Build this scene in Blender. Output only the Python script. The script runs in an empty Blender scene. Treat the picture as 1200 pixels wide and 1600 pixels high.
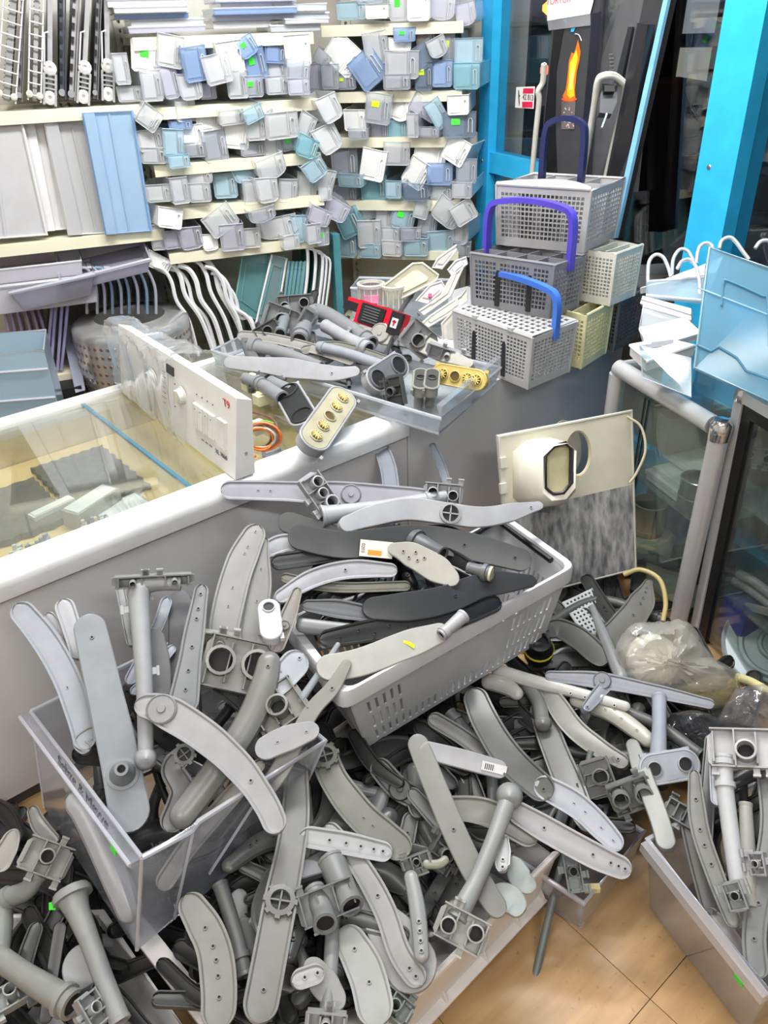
import bpy, bmesh, math, random
from mathutils import Vector, Matrix
R = random.Random(7)
S = bpy.context.scene
COL = S.collection
PI = math.pi

# ------------------------------------------------------------------ camera
FOC, PITCH, ROLL, CAMH = 1220.0, math.radians(31.9), math.radians(-1.9), 1.6
EYE = Vector((0, 0, CAMH))
_w = Vector((0, math.cos(PITCH), -math.sin(PITCH)))
_r0 = Vector((1, 0, 0)); _u0 = _r0.cross(_w)
_r = math.cos(ROLL)*_r0 + math.sin(ROLL)*_u0
_u = -math.sin(ROLL)*_r0 + math.cos(ROLL)*_u0
cam_d = bpy.data.cameras.new('camera'); cam = bpy.data.objects.new('camera', cam_d); COL.objects.link(cam)
cam_d.sensor_fit = 'VERTICAL'; cam_d.sensor_height = 24.0; cam_d.lens = 24.0*FOC/1600.0
cam_d.clip_start = 0.02
cam.matrix_world = Matrix(((_r.x, _u.x, -_w.x, 0), (_r.y, _u.y, -_w.y, 0), (_r.z, _u.z, -_w.z, CAMH), (0, 0, 0, 1)))
S.camera = cam

# ------------------------------------------------------------------ world (night outside) and exposure
wd = bpy.data.worlds.new('night'); S.world = wd; wd.use_nodes = True
wd.node_tree.nodes['Background'].inputs[0].default_value = (0.012, 0.016, 0.026, 1)
wd.node_tree.nodes['Background'].inputs[1].default_value = 1.0
S.view_settings.view_transform = 'Standard'; S.view_settings.look = 'None'
S.view_settings.exposure = 0.12; S.view_settings.gamma = 1.0; S.view_settings.use_curve_mapping = False
S.cycles.transparent_max_bounces = 22
S.cycles.max_bounces = 6
S.cycles.caustics_reflective = False; S.cycles.caustics_refractive = False

# ------------------------------------------------------------------ ceiling lights (area lights sit under the tube fixtures)
CEIL = 2.75
LAMPS = [(-0.9, 0.65), (0.35, 1.15), (-0.5, 2.05), (0.45, 2.3), (-0.9, -0.6), (0.8, -0.6)]  # last two are unseen, added behind the viewer for front fill
for (lx, ly), en in zip(LAMPS, (7, 8, 40, 38, 26, 26)):
    ld = bpy.data.lights.new('ceiling_tube_light', 'AREA'); ld.shape = 'RECTANGLE'; ld.size = 1.2; ld.size_y = 0.16
    ld.energy = en; ld.color = (1.0, 0.985, 0.96)
    lo = bpy.data.objects.new('ceiling_tube_light', ld); COL.objects.link(lo); lo.location = (lx, ly, CEIL-0.10)

# ------------------------------------------------------------------ pixel helpers (1200x1600 frame)
def ray(x, y): return _r*((x-600)/FOC) - _u*((y-800)/FOC) + _w
def G(x, y, z=0.0):
    d = ray(x, y); return EYE + d*((z-CAMH)/d.z)
def PL(x, y, p, n):
    d = ray(x, y); return EYE + d*((p-EYE).dot(n)/d.dot(n))
def DP(x, y, depth): return EYE + ray(x, y)*depth
def depth_of(p): return (p-EYE).dot(_w)
def m_per_px(p): return depth_of(p)/FOC
class Plane:
    def __init__(s, a, b, c):
        s.p = a; s.n = (b-a).cross(c-a).normalized()
    def at(s, x, y, lift=0.0):
        q = PL(x, y, s.p, s.n); return q + (EYE-q).normalized()*lift

# ------------------------------------------------------------------ materials
_mats = {}
def lin(c):
    c = c/255.0
    return c/12.92 if c <= 0.04045 else ((c+0.055)/1.055)**2.4
def rgb(c): return (lin(c[0]), lin(c[1]), lin(c[2]), 1.0)
def _new(name):
    m = bpy.data.materials.new(name); m.use_nodes = True; nt = m.node_tree
    return m, nt, nt.nodes['Principled BSDF']
def plastic(c, rough=0.42, metal=0.0, dirt=0.10, scale=14.0):
    """plain moulded plastic (or metal) with faint handling marks"""
    k = ('p', tuple(c), rough, metal, dirt, scale)
    if k in _mats: return _mats[k]
    m, nt, b = _new('plastic')
    n = nt.nodes; L = nt.links
    tc = n.new('ShaderNodeTexCoord'); no = n.new('ShaderNodeTexNoise'); no.inputs['Scale'].default_value = scale
    no.inputs['Detail'].default_value = 4
    L.new(tc.outputs['Object'], no.inputs['Vector'])
    cr = n.new('ShaderNodeValToRGB'); cr.color_ramp.elements[0].position = 0.35; cr.color_ramp.elements[1].position = 0.65
    a = rgb(c); d = tuple(v*(1-dirt*2) for v in a[:3])+(1,)
    cr.color_ramp.elements[0].color = d; cr.color_ramp.elements[1].color = a
    L.new(no.outputs['Fac'], cr.inputs['Fac']); L.new(cr.outputs['Color'], b.inputs['Base Color'])
    b.inputs['Roughness'].default_value = rough; b.inputs['Metallic'].default_value = metal
    _mats[k] = m; return m
def clear(tint=(225, 230, 238), body=0.22, rough=0.12, name='clear_plastic'):
    """thin see-through plastic sheet: tinted transmission, a little milky body, fresnel gloss"""
    k = ('c', tuple(tint), body, rough)
    if k in _mats: return _mats[k]
    m = bpy.data.materials.new(name); m.use_nodes = True; nt = m.node_tree; n = nt.nodes; L = nt.links; n.clear()
    out = n.new('ShaderNodeOutputMaterial'); tr = n.new('ShaderNodeBsdfTransparent'); tr.inputs[0].default_value = tuple(v**0.45 for v in rgb(tint)[:3])+(1,)
    df = n.new('ShaderNodeBsdfDiffuse'); df.inputs[0].default_value = rgb(tint)
    tl = n.new('ShaderNodeBsdfTranslucent'); tl.inputs[0].default_value = rgb(tint)
    md = n.new('ShaderNodeMixShader'); md.inputs[0].default_value = 0.35; L.new(df.outputs[0], md.inputs[1]); L.new(tl.outputs[0], md.inputs[2])
    mx = n.new('ShaderNodeMixShader'); mx.inputs[0].default_value = body; L.new(tr.outputs[0], mx.inputs[1]); L.new(md.outputs[0], mx.inputs[2])
    gl = n.new('ShaderNodeBsdfGlossy'); gl.inputs['Roughness'].default_value = rough; gl.inputs[0].default_value = (1, 1, 1, 1)
    lw = n.new('ShaderNodeLayerWeight'); lw.inputs[0].default_value = 0.5
    pw = n.new('ShaderNodeMath'); pw.operation = 'POWER'; pw.inputs[1].default_value = 3.0; L.new(lw.outputs['Facing'], pw.inputs[0])
    fr = n.new('ShaderNodeMath'); fr.operation = 'MULTIPLY_ADD'; fr.inputs[1].default_value = 0.85; fr.inputs[2].default_value = 0.04; L.new(pw.outputs[0], fr.inputs[0])
    m2 = n.new('ShaderNodeMixShader'); L.new(fr.outputs[0], m2.inputs[0]); L.new(mx.outputs[0], m2.inputs[1]); L.new(gl.outputs[0], m2.inputs[2])
    L.new(m2.outputs[0], out.inputs[0]); _mats[k] = m; return m
def glow(c, s):
    k = ('e', tuple(c), s)
    if k in _mats: return _mats[k]
    m, nt, b = _new('lamp_glow'); b.inputs['Base Color'].default_value = rgb(c)
    b.inputs['Emission Color'].default_value = rgb(c); b.inputs['Emission Strength'].default_value = s
    _mats[k] = m; return m

# ------------------------------------------------------------------ mesh helpers
class MB:
    def __init__(s): s.v = []; s.f = []
    def add(s, vs, fs):
        o = len(s.v); s.v += [Vector(v) for v in vs]; s.f += [tuple(i+o for i in f) for f in fs]; return s
    def hexa(s, a, b):            # two quads, a[i] under b[i]
        return s.add(list(a)+list(b), [(3, 2, 1, 0), (4, 5, 6, 7), (0, 1, 5, 4), (1, 2, 6, 5), (2, 3, 7, 6), (3, 0, 4, 7)])
    def box(s, c, sx, sy, sz, ax=None):
        """centre, full sizes, optional 3 axes"""
        X, Y, Z = ax if ax else (Vector((1, 0, 0)), Vector((0, 1, 0)), Vector((0, 0, 1)))
        c = Vector(c); X = X*sx/2; Y = Y*sy/2; Z = Z*sz/2
        return s.hexa([c-X-Y-Z, c+X-Y-Z, c+X+Y-Z, c-X+Y-Z], [c-X-Y+Z, c+X-Y+Z, c+X+Y+Z, c-X+Y+Z])
    def slab(s, q, n, t):         # quad q (4 points), thickness t along n
        n = Vector(n).normalized()*t; q = [Vector(p) for p in q]
        return s.hexa(q, [p+n for p in q])
    def quad(s, a, b, c, d): return s.add([a, b, c, d], [(0, 1, 2, 3)])
    def tube(s, pts, rad, n=10, cap=True, closed=False):
        pts = [Vector(p) for p in pts]; N = len(pts)
        rr = rad if isinstance(rad, (list, tuple)) else [rad]*N
        o = len(s.v); prev = None
        for i, p in enumerate(pts):
            a = pts[i-1] if (i > 0 or closed) else p; b = pts[(i+1) % N] if (i < N-1 or closed) else p
            t = (b-a)
            t = t.normalized() if t.length > 1e-9 else Vector((0, 0, 1))
            if prev is None:
                h = Vector((0, 0, 1)) if abs(t.z) < 0.9 else Vector((1, 0, 0)); x = t.cross(h).normalized()
            else:
                x = (prev - t*prev.dot(t)); x = x.normalized() if x.length > 1e-6 else t.orthogonal().normalized()
            prev = x; y = t.cross(x)
            for k in range(n):
                an = 2*PI*k/n; s.v.append(p + (x*math.cos(an)+y*math.sin(an))*rr[i])
        M = N if closed else N-1
        for i in range(M):
            j = (i+1) % N
            for k in range(n):
                k2 = (k+1) % n; s.f.append((o+i*n+k, o+i*n+k2, o+j*n+k2, o+j*n+k))
        if cap and not closed:
            s.f.append(tuple(o+k for k in range(n))[::-1]); s.f.append(tuple(o+(N-1)*n+k for k in range(n)))
        return s
    def lathe(s, o_, axis, prof, n=20, close=False):
        """prof: list of (radius, height along axis)"""
        ax = Vector(axis).normalized(); x = ax.orthogonal().normalized(); y = ax.cross(x); o_ = Vector(o_); b = len(s.v)
        for r, h in prof:
            for k in range(n):
                an = 2*PI*k/n; s.v.append(o_ + ax*h + (x*math.cos(an)+y*math.sin(an))*r)
        for i in range(len(prof)-1):
            for k in range(n):
                k2 = (k+1) % n; s.f.append((b+i*n+k, b+i*n+k2, b+(i+1)*n+k2, b+(i+1)*n+k))
        if close:
            s.f.append(tuple(b+k for k in range(n))[::-1]); s.f.append(tuple(b+(len(prof)-1)*n+k for k in range(n)))
        return s
    def prism(s, poly, n, t):     # planar polygon (3D points) extruded
        n = Vector(n).normalized()*t; poly = [Vector(p) for p in poly]; k = len(poly)
        return s.add(poly+[p+n for p in poly], [tuple(range(k))[::-1], tuple(range(k, 2*k))]+[(i, (i+1) % k, k+(i+1) % k, k+i) for i in range(k)])
    def grid(s, q, us, vs, hole=None):
        """bilinear patch q=(a,b,c,d) cut at us, vs; hole(i,j) true leaves a cell open"""
        a, b, c, d = [Vector(p) for p in q]; o = len(s.v); nu = len(us)
        for v in vs:
            for u in us: s.v.append((a*(1-u)+b*u)*(1-v) + (d*(1-u)+c*u)*v)
        for j in range(len(vs)-1):
            for i in range(nu-1):
                if hole and hole(i, j): continue
                s.f.append((o+j*nu+i, o+j*nu+i+1, o+(j+1)*nu+i+1, o+(j+1)*nu+i))
        return s
    def mesh(s, name, mat, org=Vector((0, 0, 0)), smooth=None):
        me = bpy.data.meshes.new(name); me.from_pydata([v-org for v in s.v], [], s.f); me.update()
        bm = bmesh.new(); bm.from_mesh(me); bmesh.ops.recalc_face_normals(bm, faces=bm.faces); bm.to_mesh(me); bm.free()
        if mat: me.materials.append(mat)
        if smooth is not None:
            me.shade_smooth(); me.set_sharp_from_angle(angle=math.radians(smooth))
        return me
    def obj(s, name, mat, parent=None, smooth=None, solid=None):
        """one mesh object; world coordinates in, origin at the thing's base (or its parent's origin)"""
        if parent is None:
            xs = [v.x for v in s.v]; ys = [v.y for v in s.v]; zs = [v.z for v in s.v]
            org = Vector(((min(xs)+max(xs))/2, (min(ys)+max(ys))/2, min(zs)))
        else: org = ORG[parent.name]
        o = bpy.data.objects.new(name, s.mesh(name, mat, org, smooth)); COL.objects.link(o)
        if parent is None: o.location = org
        else: o.parent = parent
        ORG[o.name] = org
        if solid:
            md = o.modifiers.new('thickness', 'SOLIDIFY'); md.thickness = solid; md.offset = 0
        return o
ORG = {}
def tag(o, label=None, cat=None, group=None, kind=None):
    if label: o['label'] = label
    if cat: o['category'] = cat
    if group: o['group'] = group
    if kind: o['kind'] = kind
    return o
def empty(name, loc, label=None, cat=None, group=None, kind=None):
    o = bpy.data.objects.new(name, None); COL.objects.link(o); o.location = Vector(loc); ORG[o.name] = Vector(loc); o.empty_display_size = 0.05
    return tag(o, label, cat, group, kind)
def struct(name, mb, mat, **k): return tag(mb.obj(name, mat, **k), kind='structure')
def smoothpath(pts, n):
    """Catmull-Rom through 3D points, n samples uniform in parameter"""
    P = [Vector(p) for p in pts]
    if len(P) == 2: return [P[0].lerp(P[1], i/(n-1)) for i in range(n)]
    Q = [P[0]*2-P[1]]+P+[P[-1]*2-P[-2]]; out = []; m = len(P)-1
    for i in range(n):
        t = i/(n-1)*m; k = min(int(t), m-1); t -= k; a, b, c, d = Q[k:k+4]
        out.append(0.5*((2*b)+(c-a)*t+(2*a-5*b+4*c-d)*t*t+(3*b-a-3*c+d)*t*t*t))
    return out
def inherit(o, mesh, name, parent, M=None):
    c = bpy.data.objects.new(name, mesh); COL.objects.link(c)
    if parent: c.parent = parent
    if M is not None: c.matrix_local = M
    return c
def lettering(txt, p, right, up, size, mat, parent, name='lettering', depth=0.0006):
    cu = bpy.data.curves.new(name, 'FONT'); cu.body = txt; cu.size = size; cu.extrude = depth; cu.align_x = 'CENTER'; cu.align_y = 'CENTER'
    cu.materials.append(mat); o = bpy.data.objects.new(name, cu); COL.objects.link(o)
    x = Vector(right).normalized(); y = (Vector(up)-x*Vector(up).dot(x)).normalized(); z = x.cross(y)
    q = Vector(p) - (ORG[parent.name] if parent else Vector((0, 0, 0)))
    bpy.context.view_layer.update()
    me = bpy.data.meshes.new_from_object(o.evaluated_get(bpy.context.evaluated_depsgraph_get()))
    bpy.data.objects.remove(o); bpy.data.curves.remove(cu); me.name = name
    if not me.materials: me.materials.append(mat)
    o = bpy.data.objects.new(name, me); COL.objects.link(o); o.parent = parent
    o.matrix_local = Matrix(((x.x, y.x, z.x, q.x), (x.y, y.y, z.y, q.y), (x.z, y.z, z.z, q.z), (0, 0, 0, 1)))
    return o
ORD = ['first', 'second', 'third', 'fourth', 'fifth', 'sixth', 'seventh', 'eighth', 'ninth', 'tenth', 'eleventh', 'twelfth', 'thirteenth', 'fourteenth', 'fifteenth', 'sixteenth', 'seventeenth', 'eighteenth', 'nineteenth', 'twentieth', 'twenty-first', 'twenty-second', 'twenty-third', 'twenty-fourth', 'twenty-fifth', 'twenty-sixth', 'twenty-seventh', 'twenty-eighth']
# ------------------------------------------------------------------ frames of reference in the shop
Z = Vector((0, 0, 1))
def frame(p, deg):
    a = math.radians(deg); d = Vector((math.sin(a), math.cos(a), 0)); return Vector(p), d, Vector((-d.y, d.x, 0))
CP, CD, CN = frame((-0.952, 1.225, 0), 51)           # counter: along, towards the back
LP, LD, LN = frame((-1.107, 3.0, 0), 70)             # left rack front plane
RP, RD, RN = frame((0.109, 3.6, 0), 102)             # right rack front plane
WP, WD, WN = frame((0.50, 3.75, 0), 157)             # window wall (WN points out to the street)
def C(s, n, z): return CP+CD*s+CN*n+Z*z
def WL(t, n, z): return WP+WD*t+WN*n+Z*z
def on_counter(x, y, z=0.645): return G(x, y, z)

# ------------------------------------------------------------------ room shell
def floor_mat():
    m, nt, b = _new('floor_vinyl'); n = nt.nodes; L = nt.links
    tc = n.new('ShaderNodeTexCoord'); no = n.new('ShaderNodeTexNoise'); no.inputs['Scale'].default_value = 5; no.inputs['Detail'].default_value = 8
    mp = n.new('ShaderNodeMapping'); mp.inputs['Scale'].default_value = (1, 7, 1); mp.inputs['Rotation'].default_value = (0, 0, 0.7)
    L.new(tc.outputs['Object'], mp.inputs['Vector']); L.new(mp.outputs[0], no.inputs['Vector'])
    cr = n.new('ShaderNodeValToRGB'); e = cr.color_ramp.elements; e[0].position = .3; e[1].position = .7
    e[0].color = rgb((160, 126, 86)); e[1].color = rgb((184, 150, 106)); L.new(no.outputs[0], cr.inputs[0])
    n2 = n.new('ShaderNodeTexNoise'); n2.inputs['Scale'].default_value = 60; n2.inputs['Detail'].default_value = 3; L.new(tc.outputs['Object'], n2.inputs['Vector'])
    c2 = n.new('ShaderNodeValToRGB'); c2.color_ramp.elements[0].position = .28; c2.color_ramp.elements[0].color = (.45, .42, .4, 1); c2.color_ramp.elements[1].position = .36; c2.color_ramp.elements[1].color = (1, 1, 1, 1)
    L.new(n2.outputs[0], c2.inputs[0]); mx = n.new('ShaderNodeMix'); mx.data_type = 'RGBA'; mx.blend_type = 'MULTIPLY'; mx.inputs[0].default_value = 0.5
    L.new(cr.outputs[0], mx.inputs[6]); L.new(c2.outputs[0], mx.inputs[7]); L.new(mx.outputs[2], b.inputs['Base Color'])
    b.inputs['Roughness'].default_value = 0.38; return m
FLOOR = floor_mat()
fl = struct('floor', MB().box((0.2, 2.0, -0.06), 6.5, 7.5, 0.1), plastic((150, 118, 84), 0.7))
tile_me = MB().box((0, 0, -0.006), 0.3285, 0.3285, 0.012).mesh('floor_tile', FLOOR)
for i in range(-6, 7):
    for j in range(-4, 9):
        p = C(0.99+i*0.33, -0.76+j*0.33, 0.002)
        if (p.xy-WP.xy).dot(WN.xy) > -0.1 or abs(p.x) > 2.6 or p.y < -0.6: continue
        inherit(None, tile_me, 'floor_tile', fl, Matrix.Translation(p-ORG['floor']) @ Matrix.Rotation(math.radians(39), 4, 'Z'))
WALL = plastic((206, 202, 190), 0.8, dirt=0.05)
lwp = LP+LN*0.42
struct('wall_left', MB().box(lwp+LD*-0.9+Z*1.4, 3.2, 0.06, 2.8, (LD, LN, Z)), WALL)
struct('wall_back', MB().box(RP+RN*0.45+RD*-0.15+Z*1.4, 1.3, 0.06, 2.8, (RD, RN, Z)), WALL)
struct('wall_rear', MB().box((0.1, -1.7, 1.4), 5.2, 0.06, 2.8), WALL)
struct('wall_side', MB().box((-2.52, 0.2, 1.4), 0.06, 3.8, 2.8), WALL)
struct('ceiling', MB().box((0.0, 1.1, CEIL+0.05), 5.2, 5.9, 0.06), plastic((232, 230, 225), 0.9))
for k, (lx, ly) in enumerate(LAMPS):
    nm = ['above the clear drawer', 'above the shopping basket', 'before the drawer rack', 'above the cutlery baskets', 'added behind the viewer as fill, wall side', 'added behind the viewer as fill, window side'][k]
    t = empty('ceiling_lamp', (lx, ly, CEIL-0.09), 'long white twin tube ceiling lamp ' + nm, 'lamp', 'ceiling tube lamps')
    MB().box((lx, ly, CEIL-0.03), 1.25, 0.2, 0.06).obj('housing', plastic((235, 235, 235)), t)
    for dy in (-0.05, 0.05):
        MB().tube([(lx-0.6, ly+dy, CEIL-0.075), (lx+0.6, ly+dy, CEIL-0.075)], 0.013, 8).obj('tube', glow((255, 252, 245), 6.0), t, 40)

# ------------------------------------------------------------------ window wall towards the street
BLUE = plastic((48, 184, 240), 0.38, dirt=0.06)
PANE = clear((226, 232, 236), 0.0, 0.02, 'window_glass')
def wbox(t0, t1, n0, n1, z0, z1): return MB().box(WL((t0+t1)/2, (n0+n1)/2, (z0+z1)/2), t1-t0, n1-n0, z1-z0, (WD, WN, Z))
w1 = empty('window_1', WL(0.3, 0, 0), kind='structure')
for a in ((0.0, 0.085, -0.04, 0.04, 0, CEIL), (0.50, 0.57, -0.03, 0.04, 0, CEIL), (0.085, 0.50, -0.03, 0.04, 1.045, 1.125), (0.085, 0.50, -0.03, 0.04, 0, 0.12), (0.0, 0.57, -0.04, 0.04, 2.3, CEIL)):
    wbox(*a).obj('window_frame', BLUE, w1)
wbox(0.085, 0.50, 0.0, 0.006, 1.125, 2.3).obj('pane', PANE, w1); wbox(0.085, 0.50, 0.0, 0.006, 0.12, 1.045).obj('pane', PANE, w1)
w2 = empty('window_2', WL(1.05, 0, 0), kind='structure')
for a in ((1.324, 1.469, -0.05, 0.05, 0, CEIL), (0.57, 1.324, -0.03, 0.04, 0, 0.25), (0.57, 1.469, -0.04, 0.04, 2.3, CEIL)):
    wbox(*a).obj('window_frame', BLUE, w2)
wbox(0.57, 1.324, 0.0, 0.006, 0.25, 2.3).obj('pane', PANE, w2)
w3 = empty('window_3', WL(2.0, 0, 0), kind='structure')
for a in ((1.469, 3.4, -0.04, 0.04, 0.76, 0.85), (1.469, 3.4, -0.04, 0.04, 0, 0.12), (1.469, 3.4, -0.04, 0.04, 2.3, CEIL), (2.4, 2.5, -0.04, 0.04, 0.85, 2.3)):
    wbox(*a).obj('window_frame', BLUE, w3)
wbox(1.469, 2.4, 0.0, 0.006, 0.85, 2.3).obj('pane', PANE, w3); wbox(2.5, 3.4, 0.0, 0.006, 0.85, 2.3).obj('pane', PANE, w3); wbox(1.469, 3.4, 0.0, 0.006, 0.12, 0.76).obj('pane', PANE, w3)
# small screws on the blue frames
for (t, z) in ((0.04, 1.09), (1.37, 1.22)):
    MB().lathe(WL(t, -0.05 if t > 1 else -0.04, z), -WN, [(0.0, 0.004), (0.006, 0.003), (0.008, 0)], 10).obj('screw', plastic((200, 200, 195), 0.3, 1), w1 if t < 1 else w2, 40)

# ------------------------------------------------------------------ the street at night
def far(px, py, dist): return EYE + ray(px, py).normalized()*dist
struct('street', MB().box((9.5, 9, -0.15), 18, 24, 0.1), plastic((40, 40, 44), 0.55))
fac = empty('far_building', (7.5, 14.2, -0.1), 'dark street building with lit windows across the road', 'building')
fb = Vector((7.5, 14.2, 2.9)); fd = Vector((0.9, -0.43, 0)).normalized(); fn = Vector((-fd.y, fd.x, 0))
MB().box(fb, 16, 0.4, 6, (fd, fn, Z)).obj('facade', plastic((58, 48, 42), 0.8), fac)
for k, (u, z, w, h, c, s) in enumerate(((-3.2, 1.3, .7, .9, (150, 190, 190), .35), (-2.2, .9, .5, .5, (230, 225, 210), .7), (-2.2, 1.7, .5, .7, (225, 230, 230), .6), (-2.25, 2.7, .5, .35, (235, 235, 225), .6), (-4.0, 3.4, .5, .6, (190, 140, 90), .3), (0.6, 2.6, .9, 1.1, (130, 150, 160), .25), (2.6, 1.2, 1.1, .5, (240, 170, 80), .6))):
    w = MB().box(fb+fd*u-fn*0.22+Z*(z-2.9), w, 0.06, h, (fd, fn, Z)).obj('window', glow(c, s*.5), fac)
def car():
    o = Vector((4.9, 8.6, -0.1)); d = Vector((0.86, -0.5, 0)).normalized(); n = Vector((-d.y, d.x, 0))
    t = empty('parked_car', o, 'dark parked car with glowing orange lamps in the street', 'car')
    prof = [(-2.1, .35), (-2.1, .75), (-1.95, .95), (-1.2, 1.0), (-.6, 1.42), (.7, 1.45), (1.35, 1.02), (2.0, .9), (2.15, .6), (2.1, .3)]
    MB().prism([o+d*x+Z*z-n*0.85 for x, z in prof], n, 1.7).obj('body', plastic((36, 42, 52), 0.22), t)
    for sgn in (-1, 1):
        MB().prism([o+d*x+Z*z+n*0.86*sgn for x, z in ((-1.0, 1.03), (-.52, 1.37), (.65, 1.4), (1.15, 1.03))], n*sgn, 0.01).obj('side_window', plastic((12, 14, 18), 0.1), t)
        for x in (-1.35, 1.35):
            MB().lathe(o+d*x+Z*0.33+n*0.72*sgn, n*sgn, [(0.0, 0.15), (.2, .15), (.33, .12), (.33, -.06), (0, -.06)], 18).obj('wheel', plastic((15, 15, 16), 0.6), t, 40)
    for sgn in (-1, 1):
        MB().box(o-d*2.1+n*0.62*sgn+Z*0.82, 0.06, 0.4, 0.1, (d, n, Z)).obj('tail_lamp', glow((255, 120, 30), 3), t)
    MB().box(o-d*1.7-n*0.86+Z*0.86, 0.5, 0.03, 0.06, (d, n, Z)).obj('side_lamp', glow((255, 150, 60), 3), t)
car()
lt = empty('market_stall', Vector((2.2, 8.2, -0.1)), 'street stall hung with small orange and red lights', 'stall')
sb = Vector((2.2, 8.2, -0.1))
MB().box(sb+Z*0.6, 1.6, 0.8, 1.2).obj('counter_block', plastic((50, 40, 34), 0.8), lt)
MB().box(sb+Z*2.3, 1.9, 1.1, 0.08).obj('canopy', plastic((60, 30, 26), 0.8), lt)
for sx in (-.85, .85):
    MB().tube([sb+Vector((sx, -.45, 1.2)), sb+Vector((sx, -.45, 2.3))], 0.03, 8).obj('post', plastic((60, 60, 60)), lt, 40)
for k in range(16):
    q = sb+Vector((R.uniform(-.8, .8), -0.5, R.uniform(1.25, 2.2)))
    MB().lathe(q, Z, [(0.0, -.05), (.04, -.02), (.04, .02), (0, .05)], 8).obj('bulb', glow(R.choice([(255, 150, 50), (255, 90, 60), (255, 190, 90)]), 4), lt, 60)

# ------------------------------------------------------------------ glass topped counter
PANEL = plastic((214, 215, 219), 0.36, 0.0, 0.04, 5)
ALU = plastic((196, 198, 202), 0.28, 0.75, 0.06, 9)
WHITE = plastic((232, 232, 232), 0.35, 0, 0.03)
ct = empty('display_counter', C(1.1, 0.3, 0), 'long silver panelled shop counter with sloping glass display top', 'counter')
def cbox(s0, s1, n0, n1, z0, z1): return MB().box(C((s0+s1)/2, (n0+n1)/2, (z0+z1)/2), s1-s0, n1-n0, z1-z0, (CD, CN, Z))
cbox(-0.9, 1.32, 0.0, 0.02, 0.045, 0.574).obj('front_panel', PANEL, ct)
cbox(1.324, 2.37, 0.0, 0.02, 0.045, 0.645).obj('front_panel', PANEL, ct)
cbox(-0.9, 2.37, 0.015, 0.03, 0.0, 0.05).obj('plinth', plastic((70, 70, 72)), ct)
cbox(2.37, 2.41, 0.0, 0.80, 0.0, 0.645).obj('end_panel', plastic((120, 122, 126), 0.4, 0.3), ct)
# rounded rim along the front
def rim(s0, s1, prof, mat, name):
    m = MB(); k = len(prof)
    vs = [C(s, n, z) for s in (s0, s1) for n, z in prof]
    m.add(vs, [(i, (i+1) % k, k+(i+1) % k, k+i) for i in range(k)]+[tuple(range(k))[::-1], tuple(range(k, 2*k))]); return m.obj(name, mat, ct, 40)
rp = [(0.0, 0.575), (-0.012, 0.585)]+[(-0.012+0.032-0.032*math.cos(a), 0.613+0.032*math.sin(a)) for a in (0, .35, .7, 1.05, 1.4)]+[(0.06, 0.645), (0.06, 0.575)]
rim(-0.9, 1.32, rp, plastic((226, 227, 230), 0.3, 0.1, 0.05), 'rim')
rim(-0.9, 1.32, [(0.755, 0.60), (0.75, 0.63), (0.755, 0.652), (0.80, 0.652), (0.80, 0.60)], WHITE, 'back_rail')
TOPGLASS = clear((232, 240, 236), 0.035, 0.03, 'counter_glass')
cbox(-0.9, 0.655, 0.06, 0.755, 0.636, 0.642).obj('glass_top', TOPGLASS, ct)
cbox(0.665, 1.32, 0.06, 0.755, 0.636, 0.642).obj('glass_top', TOPGLASS, ct)
cbox(0.655, 0.665, 0.06, 0.755, 0.634, 0.643).obj('glass_edge_strip', clear((90, 165, 200), 0.6, 0.1), ct)
cbox(1.32, 2.37, 0.02, 0.80, 0.625, 0.645).obj('worktop', plastic((205, 206, 208), 0.4, 0, 0.03), ct)
WOODB = plastic((232, 200, 140), 0.5, 0, 0.08, 6)
cbox(-0.9, 1.32, 0.02, 0.75, 0.50, 0.518).obj('wooden_base', WOODB, ct)
cbox(-0.9, 1.32, 0.755, 0.775, 0.02, 0.60).obj('back_board', plastic((226, 205, 160), 0.5), ct)
cbox(1.30, 1.32, 0.02, 0.755, 0.03, 0.63).obj('divider', plastic((225, 215, 190), 0.5), ct)
cbox(0.20, 0.206, 0.08, 0.74, 0.52, 0.60).obj('glass_divider', clear((230, 238, 236), 0.05, 0.04), ct)
# foam mats and things inside the glass counter
def foam(s0, s1, n0, n1, label):
    m = MB(); k = 14; pts = []
    for i in range(k): pts.append((s0+(s1-s0)*i/k, n0+0.008*(i % 2)))
    for i in range(k): pts.append((s1-0.008*(i % 2), n0+(n1-n0)*i/k))
    for i in range(k): pts.append((s1-(s1-s0)*i/k, n1-0.008*(i % 2)))
    for i in range(k): pts.append((s0+0.008*(i % 2), n1-(n1-n0)*i/k))
    m.prism([C(a, b, 0.520) for a, b in pts], Z, 0.018)
    tag(m.obj('foam_mat', plastic((98, 94, 92), 0.95, 0, 0.2, 60)), label, 'mat')
def cl(x, y):
    q = G(x, y, .52)-CP; return q.dot(CD), q.dot(CN)
FA = (.44, .66, .33, .66); FB = (.06, .43, .31, .60)
foam(*FA, 'grey foam mat with wavy edges under the counter glass')
foam(*FB, 'darker foam mat piece farther along inside the counter')
def carton(s, n, a, lx, ly, lz, mat, name, label, cat, group=None):
    d = CD*math.cos(a)+CN*math.sin(a); e = Z.cross(d)
    t = empty(name, C(s, n, 0.520), label, cat, group)
    MB().box(C(s, n, 0.520+lz/2), lx, ly, lz, (d, e, Z)).obj('body', mat, t)
    MB().box(C(s, n, 0.521+lz), lx*0.9, ly*0.85, 0.003, (d, e, Z)).obj('lid', plastic((226, 228, 230)), t)
    return t
t = carton(*cl(148, 805), 0.4, 0.15, 0.06, 0.05, plastic((150, 152, 150)), 'relay_box', 'grey box with pale lid and green label in the glass counter', 'box')
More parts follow.
